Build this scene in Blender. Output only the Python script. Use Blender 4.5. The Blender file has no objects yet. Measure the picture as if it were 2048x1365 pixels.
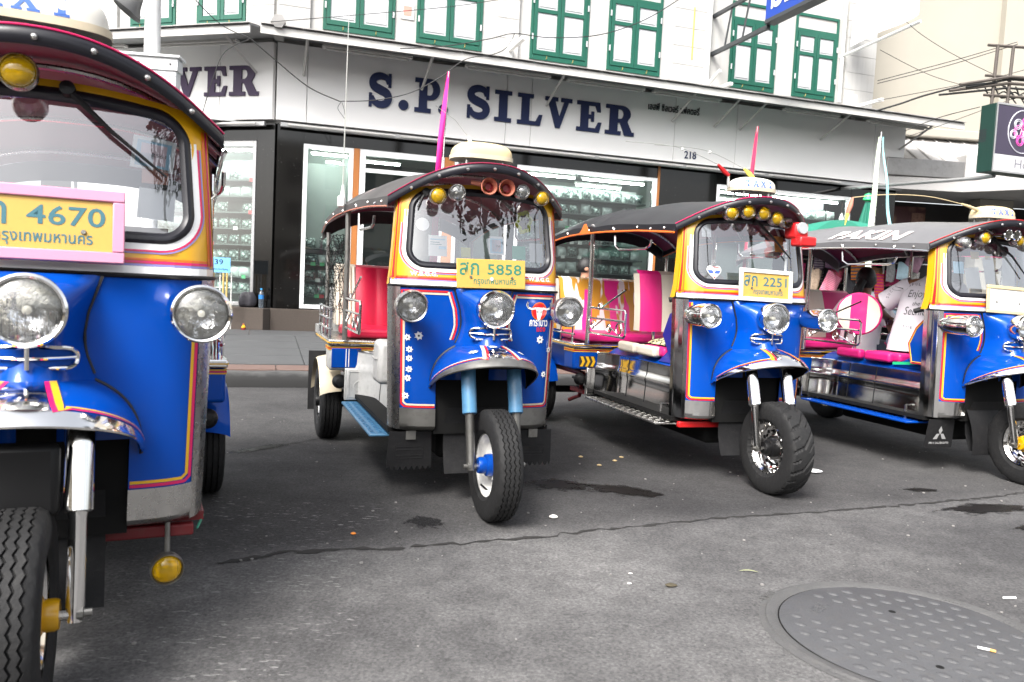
import bpy, math, random
from math import sin, cos, pi, radians, sqrt, atan2
from mathutils import Vector, Matrix
from mathutils.bvhtree import BVHTree

random.seed(7)
SC = bpy.context.scene
COL = SC.collection

# ------------------------------------------------------------------ camera
CAM_H = 1.127; PITCH = 0.06871; ROLL = 0.04793
cd = bpy.data.cameras.new('camera'); cam = bpy.data.objects.new('camera', cd); COL.objects.link(cam)
cd.sensor_width = 36.0; cd.lens = 36.0 * 1578.2 / 2048.0
cd.clip_start = 0.05; cd.clip_end = 1500
cam.matrix_world = Matrix.Translation((0, 0, CAM_H)) @ Matrix.Rotation(pi / 2 - PITCH, 4, 'X') @ Matrix.Rotation(ROLL, 4, 'Z')
cd.dof.use_dof = True; cd.dof.focus_distance = 4.9; cd.dof.aperture_fstop = 5.0
SC.camera = cam

# ------------------------------------------------------------------ light
SUN_EL = radians(46); SUN_ROT = radians(205)
w = bpy.data.worlds.new('World'); SC.world = w; w.use_nodes = True
nt = w.node_tree; nt.nodes.clear()
sky = nt.nodes.new('ShaderNodeTexSky'); sky.sky_type = 'NISHITA'; sky.sun_disc = False
sky.sun_elevation = SUN_EL; sky.sun_rotation = SUN_ROT
sky.air_density = 1.0; sky.dust_density = 5.0; sky.ozone_density = 1.0
hs = nt.nodes.new('ShaderNodeHueSaturation'); hs.inputs['Saturation'].default_value = 0.30
bg = nt.nodes.new('ShaderNodeBackground'); bg.inputs['Strength'].default_value = 0.15
wo = nt.nodes.new('ShaderNodeOutputWorld')
nt.links.new(sky.outputs[0], hs.inputs['Color']); nt.links.new(hs.outputs[0], bg.inputs[0]); nt.links.new(bg.outputs[0], wo.inputs[0])
sd = bpy.data.lights.new('sun', 'SUN'); sun = bpy.data.objects.new('sun', sd); COL.objects.link(sun)
sd.energy = 1.5; sd.angle = radians(20); sd.color = (1.0, 0.97, 0.93)
# sky sun_rotation is measured clockwise from +Y
sdir = Vector((sin(SUN_ROT) * cos(SUN_EL), cos(SUN_ROT) * cos(SUN_EL), sin(SUN_EL)))
sun.rotation_euler = sdir.to_track_quat('Z', 'Y').to_euler()
SC.view_settings.view_transform = 'Standard'; SC.view_settings.look = 'None'
SC.view_settings.exposure = 1.58; SC.view_settings.gamma = 1.0; SC.view_settings.use_curve_mapping = False
SC.cycles.max_bounces = 8; SC.cycles.transparent_max_bounces = 16
SC.cycles.use_denoising = True; SC.cycles.caustics_reflective = False; SC.cycles.caustics_refractive = False

# ------------------------------------------------------------------ materials
MATS = {}
def _mix(nt, fac, a, b, mode='MIX'):
    n = nt.nodes.new('ShaderNodeMix'); n.data_type = 'RGBA'; n.blend_type = mode
    for key, v in ((0, fac), (6, a), (7, b)):
        if isinstance(v, bpy.types.NodeSocket): nt.links.new(v, n.inputs[key])
        elif key == 0: n.inputs[0].default_value = v
        else: n.inputs[key].default_value = (*v[:3], 1)
    return n.outputs[2]
def _noise(nt, co, scale, detail=4, rough=.55):
    n = nt.nodes.new('ShaderNodeTexNoise'); n.inputs['Scale'].default_value = scale
    n.inputs['Detail'].default_value = detail; n.inputs['Roughness'].default_value = rough
    nt.links.new(co, n.inputs['Vector']); return n.outputs['Fac']
def _ramp(nt, fac, a, b, ca=(0, 0, 0), cb=(1, 1, 1)):
    n = nt.nodes.new('ShaderNodeValToRGB'); e = n.color_ramp.elements
    e[0].position = a; e[1].position = b; e[0].color = (*ca, 1); e[1].color = (*cb, 1)
    nt.links.new(fac, n.inputs[0]); return n.outputs[0]
def _math(nt, op, a, b=None):
    n = nt.nodes.new('ShaderNodeMath'); n.operation = op
    for i, v in enumerate((a, b)):
        if v is None: continue
        if isinstance(v, bpy.types.NodeSocket): nt.links.new(v, n.inputs[i])
        else: n.inputs[i].default_value = v
    return n.outputs[0]
def base_mat(name):
    m = bpy.data.materials.new(name); m.use_nodes = True; nt = m.node_tree
    p = nt.nodes['Principled BSDF']; tc = nt.nodes.new('ShaderNodeTexCoord')
    return m, nt, p, tc.outputs['Object']
def M(name, col, rough=.5, metal=0, coat=0, var=.12, scale=5, bump=0, bscale=80, spec=.5, dirt=0, emis=0, rvar=.0, dcol=(.07, .06, .05)):
    if name in MATS: return MATS[name]
    m, nt, p, co = base_mat(name)
    n1 = _noise(nt, co, scale)
    lo = tuple(c * (1 - var) for c in col); hi = tuple(min(1, c * (1 + var)) for c in col)
    c = _mix(nt, n1, lo, hi)
    if dirt:
        d = _ramp(nt, _noise(nt, co, scale * 2.7, 8, .68), .5, .78)
        d2 = _math(nt, 'MULTIPLY', d, dirt); c = _mix(nt, d2, c, dcol)
    nt.links.new(c, p.inputs['Base Color'])
    p.inputs['Metallic'].default_value = metal; p.inputs['Coat Weight'].default_value = coat
    p.inputs['Coat Roughness'].default_value = .06; p.inputs['Specular IOR Level'].default_value = spec
    if rvar or dirt:
        r = _math(nt, 'ADD', _math(nt, 'MULTIPLY', _noise(nt, co, scale * 4, 6), rvar + dirt * .3), max(0, rough - (rvar + dirt * .3) * .5))
        nt.links.new(r, p.inputs['Roughness'])
    else: p.inputs['Roughness'].default_value = rough
    if bump:
        b = nt.nodes.new('ShaderNodeBump'); b.inputs['Strength'].default_value = bump; b.inputs['Distance'].default_value = .01
        nt.links.new(_noise(nt, co, bscale, 5), b.inputs['Height']); nt.links.new(b.outputs[0], p.inputs['Normal'])
    if emis:
        p.inputs['Emission Color'].default_value = (*col, 1); p.inputs['Emission Strength'].default_value = emis
    MATS[name] = m; return m
def thin_glass(name, tint=(1, 1, 1), film=.0, boost=1.0, filmcol=(.75, .8, .85)):
    m = bpy.data.materials.new(name); m.use_nodes = True; nt = m.node_tree; nt.nodes.clear()
    out = nt.nodes.new('ShaderNodeOutputMaterial'); tr = nt.nodes.new('ShaderNodeBsdfTransparent'); gl = nt.nodes.new('ShaderNodeBsdfGlossy')
    tr.inputs[0].default_value = (*tint, 1); gl.inputs['Roughness'].default_value = .01
    fr = nt.nodes.new('ShaderNodeFresnel'); fr.inputs['IOR'].default_value = 1.5
    f = _math(nt, 'MINIMUM', _math(nt, 'MULTIPLY', fr.outputs[0], 2.0 * boost), 1.0)
    mx = nt.nodes.new('ShaderNodeMixShader'); nt.links.new(f, mx.inputs[0]); nt.links.new(tr.outputs[0], mx.inputs[1]); nt.links.new(gl.outputs[0], mx.inputs[2])
    last = mx.outputs[0]
    if film:
        df = nt.nodes.new('ShaderNodeBsdfDiffuse'); df.inputs[0].default_value = (*filmcol, 1)
        tc = nt.nodes.new('ShaderNodeTexCoord')
        fa = _math(nt, 'MULTIPLY', _ramp(nt, _noise(nt, tc.outputs['Object'], 3.5, 6), .2, .8, (.5, .5, .5), (1, 1, 1)), film)
        m2 = nt.nodes.new('ShaderNodeMixShader'); nt.links.new(fa, m2.inputs[0]); nt.links.new(last, m2.inputs[1]); nt.links.new(df.outputs[0], m2.inputs[2]); last = m2.outputs[0]
    nt.links.new(last, out.inputs[0]); MATS[name] = m; return m

BLUE = M('blue_paint', (.0002, .058, .365), .34, .1, .42, .14, 2.5, rvar=.12, spec=.08, bump=.12, bscale=5, dirt=.14, dcol=(.030, .075, .22))
BLUE2 = M('deep_blue_paint', (.0003, .050, .305), .36, .1, .36, .18, 3, dirt=.14, spec=.08, bump=.16, bscale=7)
LBLUE = M('light_blue_paint', (.060, .185, .33), .45, 0, .2, .1, 9, dirt=.35)
VIOLET = M('royal_blue_vinyl', (.008, .009, .20), .4, 0, .2, .1, 6)
YEL = M('yellow_paint', (.66, .34, .002), .35, 0, .35, .06, 4)
YEL2 = M('faded_yellow_paint', (.62, .32, .006), .4, 0, .25, .1, 6, dirt=.12)
WHT = M('white_paint', (.78, .78, .77), .38, 0, .5, .05, 5)
WHT2 = M('worn_white_paint', (.74, .73, .70), .5, 0, .2, .08, 7, dirt=.25)
CREAM = M('cream_paint', (.58, .50, .36), .45, 0, .2, .08, 5, dirt=.18)
RED = M('red_paint', (.52, .010, .012), .4, 0, .25, .08)
DRED = M('dark_red_paint', (.14, .005, .008), .55, 0, .1, .25, 6, dirt=.4)
ORANGE = M('orange_line', (.66, .13, .006), .4, 0, .2, .06)
MAG = M('magenta_line', (.58, .006, .10), .4, 0, .2, .06)
GOLD = M('gold_line', (.68, .38, .012), .4, 0, .2, .06)
LILAC = M('lilac_line', (.22, .20, .48), .45, 0, .3, .06)
CHROME = M('chrome', (.84, .83, .81), .10, 1, 0, .10, 6, rvar=.10)
STEEL = M('brushed_steel', (.52, .51, .49), .28, 1, 0, .12, 9, dirt=.22, rvar=.12)
WORN = M('dull_worn_steel', (.24, .235, .22), .42, .9, 0, .2, 8, dirt=.4, rvar=.2)
SILV = M('silver_painted_metal', (.45, .45, .44), .5, .2, 0, .14, 10, dirt=.35)
BLACK = M('black_plastic', (.007, .007, .0075), .45, 0, 0, .2, spec=.3)
RUB = M('black_rubber', (.010, .010, .011), .65, 0, 0, .3, 12, bump=.15, dirt=.25, dcol=(.05, .048, .045), spec=.3)
TYRE = M('tyre_rubber', (.013, .013, .0135), .7, 0, 0, .3, 14, bump=.2, dirt=.35, dcol=(.05, .048, .045), spec=.3)
SEAL = M('rubber_seal', (.010, .010, .014), .38, 0, 0, .2, spec=.4)
VINYL_G = M('faded_black_vinyl', (.045, .042, .042), .45, 0, 0, .25, 4, bump=.12, bscale=30, dirt=.25, dcol=(.16, .15, .14), spec=.4)
VINYL_B = M('black_vinyl', (.012, .012, .016), .34, 0, .0, .2, 4, bump=.06, bscale=25, spec=.35)
VINYL_S = M('grey_vinyl', (.13, .13, .135), .42, 0, .0, .12, 4, bump=.06, bscale=25)
LINING = M('maroon_lining', (.16, .015, .048), .5, 0, .05, .18, 6)
CUSH_R = M('red_vinyl', (.44, .004, .035), .45, 0, .1, .14, 7)
CUSH_P = M('pink_vinyl', (.56, .010, .15), .48, 0, .1, .1, 7)
CUSH_C = M('cream_vinyl', (.58, .52, .43), .5, 0, .1, .08, 7, dirt=.12)
PIPE = M('pink_piping', (.28, .010, .05), .5, 0, 0, .1)
DARK = M('dark_interior', (.006, .006, .006), .8, 0, 0, .3, spec=.2)
PLATE = M('plate_yellow', (.50, .31, .065), .45, 0, .1, .06, 12, dirt=.12)
PLATEW = M('plate_white', (.75, .75, .72), .45, 0, .1, .05)
TEAL = M('plate_green_print', (.022, .17, .11), .5, 0, 0, .1)
TEALB = M('plate_blue_print', (.035, .13, .16), .5, 0, 0, .1)
PINKF = M('pink_plate_frame', (.55, .24, .35), .4, 0, .1, .06)
GLASS = thin_glass('windscreen_glass', (.96, .98, .99), .010, 2.9, (.70, .80, .90))
LENS = thin_glass('lamp_lens', (.97, .98, 1), .03, 1.3, (.9, .92, .93))
LENSY = thin_glass('amber_lens', (.98, .70, .03), .42, 1.0, (.85, .52, .01))
SGLASS = thin_glass('shop_glass', (.86, .95, .92), .012, 1.0)
BULB = M('lamp_bulb', (.75, .72, .60), .2, .3)
REFL = M('lamp_reflector', (.90, .90, .89), .14, 1, 0, .05, 14, bump=.5, bscale=32)
PAPER = M('white_paper', (.80, .80, .80), .7, 0, 0, .03)
PAPERB = M('pale_blue_print', (.35, .60, .78), .7, 0, 0, .06)
PAPERP = M('pale_pink_print', (.80, .60, .66), .7, 0, 0, .06)
INK = M('black_ink', (.02, .02, .025), .6, 0, 0, .1)
SIGNC = M('cream_sign_plastic', (.60, .48, .27), .42, 0, .05, .04, 4)
SIGNW = M('white_sign_plastic', (.68, .66, .60), .38, 0, .1, .04, 4)
SKYB = M('blue_letter_print', (.06, .15, .48), .5, 0, 0, .25, 14)
SALMON = M('salmon_plastic', (.50, .17, .11), .5, 0, 0, .12)
SKIN = M('skin', (.22, .095, .05), .5, 0, 0, .08)
SKIN2 = M('light_skin', (.38, .19, .12), .5, 0, 0, .08)
HAIR = M('black_hair', (.005, .0045, .0045), .45, 0, 0, .3, 40, bump=.5, bscale=120)
TEE = M('white_cotton', (.62, .58, .62), .8, 0, 0, .05, 8, bump=.5, bscale=9)

# ------------------------------------------------------------------ mesh building
class MB:
    def __init__(s): s.v = []; s.f = []
    def add(s, v, f):
        o = len(s.v); s.v += [tuple(p) for p in v]; s.f += [tuple(i + o for i in q) for q in f]; return s
    def box(s, c, d, rot=None):
        x, y, z = (k / 2 for k in d); P = [Vector((a * x, b * y, e * z)) for e in (-1, 1) for b in (-1, 1) for a in (-1, 1)]
        if rot is not None:
            R = Matrix.Rotation(rot, 3, 'Z') if isinstance(rot, (int, float)) else rot
            P = [R @ p for p in P]
        c = Vector(c)
        return s.add([p + c for p in P], [(0, 2, 3, 1), (4, 5, 7, 6), (0, 1, 5, 4), (2, 6, 7, 3), (0, 4, 6, 2), (1, 3, 7, 5)])
    def bb(s, x0, x1, y0, y1, z0, z1): return s.box(((x0 + x1) / 2, (y0 + y1) / 2, (z0 + z1) / 2), (x1 - x0, y1 - y0, z1 - z0))
    def tube(s, pts, r, n=8, cap=True, closed=False):
        P = [Vector(p) for p in pts]; k = len(P); rr = r if isinstance(r, (list, tuple)) else [r] * k
        up = None; rings = []
        for i in range(k):
            if closed: t = P[(i + 1) % k] - P[i - 1]
            else: t = P[min(i + 1, k - 1)] - P[max(i - 1, 0)]
            if t.length < 1e-9: t = Vector((0, 0, 1))
            t.normalize()
            if up is None:
                up = Vector((0, 0, 1)) if abs(t.z) < .9 else Vector((1, 0, 0))
            a = t.cross(up); 
            if a.length < 1e-6: a = t.orthogonal()
            a.normalize(); b = a.cross(t).normalized(); up = b
            rings.append([P[i] + (a * cos(2 * pi * j / n) + b * sin(2 * pi * j / n)) * rr[i] for j in range(n)])
        v = [p for rg in rings for p in rg]; f = []
        m = k if closed else k - 1
        for i in range(m):
            for j in range(n):
                a, b = i * n + j, i * n + (j + 1) % n; c, d = ((i + 1) % k) * n + (j + 1) % n, ((i + 1) % k) * n + j
                f.append((a, b, c, d))
        if cap and not closed: f.append(tuple(range(n - 1, -1, -1))); f.append(tuple((k - 1) * n + j for j in range(n)))
        return s.add(v, f)
    def lathe(s, prof, o, ax, n=24, cap=False):
        ax = Vector(ax).normalized(); a = ax.orthogonal().normalized(); b = ax.cross(a); o = Vector(o); v = []; f = []
        for r, h in prof:
            for j in range(n): v.append(o + ax * h + (a * cos(2 * pi * j / n) + b * sin(2 * pi * j / n)) * r)
        k = len(prof)
        for i in range(k - 1):
            for j in range(n): f.append((i * n + j, i * n + (j + 1) % n, (i + 1) * n + (j + 1) % n, (i + 1) * n + j))
        if cap: f.append(tuple(range(n - 1, -1, -1))); f.append(tuple((k - 1) * n + j for j in range(n)))
        return s.add(v, f)
    def grid(s, fn, nu, nv, closeu=False, flip=False):
        v = [fn(i / nu, j / nv) for j in range(nv + 1) for i in range(nu + (0 if closeu else 1))]; W = nu + (0 if closeu else 1); f = []
        for j in range(nv):
            for i in range(nu):
                q = (j * W + i, j * W + (i + 1) % W, (j + 1) * W + (i + 1) % W, (j + 1) * W + i); f.append(q[::-1] if flip else q)
        return s.add(v, f)
    def prism(s, poly, fn, d0, d1):
        n = len(poly); v = [fn(x, y, d0) for x, y in poly] + [fn(x, y, d1) for x, y in poly]
        f = [tuple(range(n - 1, -1, -1)), tuple(range(n, 2 * n))] + [(i, (i + 1) % n, n + (i + 1) % n, n + i) for i in range(n)]
        return s.add(v, f)
    def ribbon(s, pts, wd, fn, closed=False):
        """flat stripe of width wd along 2-D points, laid on the surface fn(a, b)"""
        k = len(pts); L = []; R = []
        for i in range(k):
            p = pts[i]
            if closed: q0, q1 = pts[i - 1], pts[(i + 1) % k]
            else: q0, q1 = pts[max(i - 1, 0)], pts[min(i + 1, k - 1)]
            dx, dy = q1[0] - q0[0], q1[1] - q0[1]; l = sqrt(dx * dx + dy * dy) or 1
            nx, ny = -dy / l * wd / 2, dx / l * wd / 2
            L.append(fn(p[0] + nx, p[1] + ny)); R.append(fn(p[0] - nx, p[1] - ny))
        f = [(i, (i + 1) % k, k + (i + 1) % k, k + i) for i in range(k if closed else k - 1)]
        return s.add(L + R, f)
    def build(s, name, mat, parent=None, smooth=True, angle=35, bevel=0, seg=2):
        me = bpy.data.meshes.new(name); me.from_pydata([tuple(p) for p in s.v], [], s.f); me.update()
        if smooth and len(me.polygons):
            me.polygons.foreach_set('use_smooth', [True] * len(me.polygons)); me.set_sharp_from_angle(angle=radians(angle))
        return link(name, me, mat, parent, bevel, seg)
def link(name, me, mat, parent=None, bevel=0, seg=2):
    if mat is not None and not len(me.materials): me.materials.append(mat)
    o = bpy.data.objects.new(name, me); COL.objects.link(o)
    if parent is not None: o.parent = parent
    if bevel:
        b = o.modifiers.new('bevel', 'BEVEL'); b.width = bevel; b.segments = seg; b.limit_method = 'ANGLE'; b.angle_limit = radians(40)
    return o
def bvh(mb): return BVHTree.FromPolygons([Vector(p) for p in mb.v], mb.f)
def thing(name, label, cat, loc=(0, 0, 0), rz=0, group=None):
    o = bpy.data.objects.new(name, None); COL.objects.link(o); o.empty_display_size = .1
    o.location = loc; o.rotation_euler = (0, 0, rz); return tag(o, label, cat, group)
def tag(o, label, cat=None, group=None, kind=None):
    if label: o['label'] = label
    if cat: o['category'] = cat
    if group: o['group'] = group
    if kind: o['kind'] = kind
    return o
def struct(o): o['kind'] = 'structure'; return o
def catmull(P, n=8):
    P = [Vector(p) for p in P]; out = []
    for i in range(len(P) - 1):
        p0, p1, p2, p3 = P[max(i - 1, 0)], P[i], P[i + 1], P[min(i + 2, len(P) - 1)]
        for k in range(n):
            t = k / n; out.append(.5 * ((2 * p1) + (p2 - p0) * t + (2 * p0 - 5 * p1 + 4 * p2 - p3) * t * t + (3 * p1 - p0 - 3 * p2 + p3) * t ** 3))
    out.append(P[-1]); return out
def interp(x, xs, ys):
    if x <= xs[0]: return ys[0]
    for i in range(1, len(xs)):
        if x <= xs[i]:
            t = (x - xs[i - 1]) / (xs[i] - xs[i - 1]); return ys[i - 1] + (ys[i] - ys[i - 1]) * t
    return ys[-1]

# ------------------------------------------------------------------ lettering
TXT = {}
def txt(t, ext=0.0, bold=0.0, shear=0.0):
    """mesh of a text, one unit high capitals, origin left baseline"""
    key = (t, ext, bold, shear)
    if key in TXT: return TXT[key]
    cu = bpy.data.curves.new('t', 'FONT'); cu.body = t; cu.size = 1.0; cu.extrude = ext; cu.resolution_u = 3; cu.offset = bold; cu.shear = shear; cu.space_character = 1.0 + max(0, bold) * 2.5
    ob = bpy.data.objects.new('t', cu); COL.objects.link(ob)
    dg = bpy.context.evaluated_depsgraph_get(); me = bpy.data.meshes.new_from_object(ob.evaluated_get(dg))
    V = [v.co.copy() for v in me.vertices]; F = [tuple(p.vertices) for p in me.polygons]
    bpy.data.objects.remove(ob); bpy.data.curves.remove(cu); bpy.data.meshes.remove(me)
    if V:
        x0 = min(v.x for v in V); x1 = max(v.x for v in V); y0 = min(v.y for v in V); y1 = max(v.y for v in V)
    else: x0 = x1 = y0 = y1 = 0
    TXT[key] = (V, F, x0, x1, y0, y1); return TXT[key]
def put_text(t, name, mat, parent, o, ux, uy, width, height=None, ext=0.0, bold=0, shear=0, target=None, off=.002):
    """text laid from its lower left corner o, along ux and uy, stretched to width x height"""
    V, F, x0, x1, y0, y1 = txt(t, ext, bold, shear)
    if not V: return None
    ux = Vector(ux).normalized(); uy = Vector(uy).normalized(); un = ux.cross(uy); o = Vector(o)
    sx = width / (x1 - x0); sy = (height / (y1 - y0)) if height else sx
    mb = MB(); P = []
    for v in V:
        p = o + ux * ((v.x - x0) * sx) + uy * ((v.y - y0) * sy)
        if target is not None:
            hit = target.ray_cast(p + un * .3, -un, .8)
            if hit[0] is not None: p = hit[0] + un * off
        P.append(p + un * v.z)
    mb.add(P, F); return mb.build(name, mat, parent, smooth=False)
SLAB = {
 'I': (.56, [[(0,0),(.56,0),(.56,.13),(.42,.13),(.42,.87),(.56,.87),(.56,1),(0,1),(0,.87),(.14,.87),(.14,.13),(0,.13)]]),
 'L': (.9, [[(0,0),(.82,0),(.9,.36),(.78,.36),(.66,.13),(.42,.13),(.42,.87),(.56,.87),(.56,1),(0,1),(0,.87),(.14,.87),(.14,.13),(0,.13)]]),
 'E': (.9, [[(0,0),(.82,0),(.9,.34),(.78,.34),(.68,.13),(.42,.13),(.42,.44),(.52,.44),(.52,.34),(.62,.34),(.62,.68),(.52,.68),(.52,.57),(.42,.57),(.42,.87),(.66,.87),(.74,.68),(.86,.68),(.82,1),(0,1),(0,.87),(.14,.87),(.14,.13),(0,.13)]]),
 'V': (.98, [[(.40,0),(.56,0),(.86,.87),(.98,.87),(.98,1),(.58,1),(.58,.87),(.69,.87),(.53,.36),(.36,.87),(.46,.87),(.46,1),(0,1),(0,.87),(.1,.87)]]),
 'T': (.86, [[(.2,0),(.66,0),(.66,.12),(.56,.12),(.56,.88),(.68,.88),(.76,.7),(.86,.7),(.84,1),(.02,1),(0,.7),(.1,.7),(.18,.88),(.3,.88),(.3,.12),(.2,.12)]]),
 'A': (1.0, [[(0,0),(.36,0),(.36,.12),(.27,.12),(.31,.26),(.63,.26),(.68,.12),(.58,.12),(.58,0),(1,0),(1,.12),(.93,.12),(.62,1),(.4,1),(.09,.12),(0,.12)], [(.35,.38),(.47,.76),(.59,.38)]]),
 'X': (1.0, [[(0,0),(.38,0),(.38,.12),(.28,.12),(.47,.38),(.64,.12),(.54,.12),(.54,0),(1,0),(1,.12),(.91,.12),(.62,.53),(.86,.88),(.95,.88),(.95,1),(.58,1),(.58,.88),(.68,.88),(.53,.66),(.39,.88),(.48,.88),(.48,1),(.02,1),(.02,.88),(.11,.88),(.38,.5),(.1,.12),(0,.12)]]),
}
def _arc(cx, cy, rx, ry, a0, a1, n=10): return [(cx + rx * cos(radians(a0 + (a1 - a0) * i / n)), cy + ry * sin(radians(a0 + (a1 - a0) * i / n))) for i in range(n + 1)]
SLAB['P'] = (.86, [[(0,0),(.56,0),(.56,.13),(.42,.13),(.42,.38)] + _arc(.54, .69, .32, .31, -90, 90) + [(0,1),(0,.87),(.14,.87),(.14,.13),(0,.13)], [(.42,.51)] + _arc(.5, .69, .12, .18, -90, 90) + [(.42,.87)]])
SLAB['R'] = (1.0, [[(0,0),(.54,0),(.54,.13),(.42,.13),(.42,.42),(.5,.42),(.68,0),(1,0),(1,.13),(.92,.13),(.76,.46)] + _arc(.54, .72, .32, .28, -40, 90) + [(0,1),(0,.87),(.14,.87),(.14,.13),(0,.13)], [(.42,.55)] + _arc(.5, .71, .12, .16, -90, 90) + [(.42,.87)]])
def _s_outline():
    c = catmull([(.70,.70,0),(.62,.86,0),(.42,.91,0),(.22,.85,0),(.15,.72,0),(.22,.59,0),(.42,.51,0),(.62,.43,0),(.70,.29,0),(.62,.14,0),(.42,.09,0),(.22,.15,0),(.12,.31,0)], 5)
    n = len(c); L = []; R = []
    for i, p in enumerate(c):
        t = (c[min(i + 1, n - 1)] - c[max(i - 1, 0)]).normalized(); q = i / (n - 1); wd = .055 + .075 * sin(pi * q) ** .7
        L.append((p.x - t.y * wd, p.y + t.x * wd)); R.append((p.x + t.y * wd, p.y - t.x * wd))
    return L + R[::-1]
SLAB['S'] = (.84, [_s_outline()])
SLAB['.'] = (.26, [_arc(.13, .13, .13, .13, 0, 337.5, 15)])
LET = {}
def slab_mesh(ch, ext):
    key = (ch, ext)
    if key in LET: return LET[key]
    cu = bpy.data.curves.new('l', 'CURVE'); cu.dimensions = '2D'; cu.fill_mode = 'BOTH'; cu.extrude = ext
    for poly in SLAB[ch][1]:
        sp = cu.splines.new('POLY'); sp.points.add(len(poly) - 1); sp.use_cyclic_u = True
        for p, (x, y) in zip(sp.points, poly): p.co = (x, y, 0, 1)
    ob = bpy.data.objects.new('l', cu); COL.objects.link(ob); dg = bpy.context.evaluated_depsgraph_get()
    me = bpy.data.meshes.new_from_object(ob.evaluated_get(dg)); V = [v.co.copy() for v in me.vertices]; F = [tuple(p.vertices) for p in me.polygons]
    bpy.data.objects.remove(ob); bpy.data.curves.remove(cu); bpy.data.meshes.remove(me)
    if ch == 'S':   # spur serifs
        m = MB(); m.box((.735, .80, 0), (.10, .40, max(ext, .0) * 1.9 + .0002)); m.box((.085, .20, 0), (.10, .40, max(ext, .0) * 1.9 + .0002))
        o = len(V); V += [Vector(p) for p in m.v]; F += [tuple(i + o for i in q) for q in m.f]
    LET[key] = (V, F); return LET[key]
def put_letter(ch, mat, parent, o, ux, uy, wd, h, ext, target=None, off=.002, name='letter'):
    V, F = slab_mesh(ch, ext / h if h else ext); W0 = SLAB[ch][0]
    ux = Vector(ux).normalized(); uy = Vector(uy).normalized(); un = ux.cross(uy); o = Vector(o); P = []
    for v in V:
        p = o + ux * (v.x / W0 * wd) + uy * (v.y * h)
        if target is not None:
            hit = target.ray_cast(p + un * .3, -un, .8)
            if hit[0] is not None: p = hit[0] + un * off
        P.append(p + un * (v.z * h))
    return MB().add(P, F).build(name, mat, parent, smooth=False)
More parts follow.
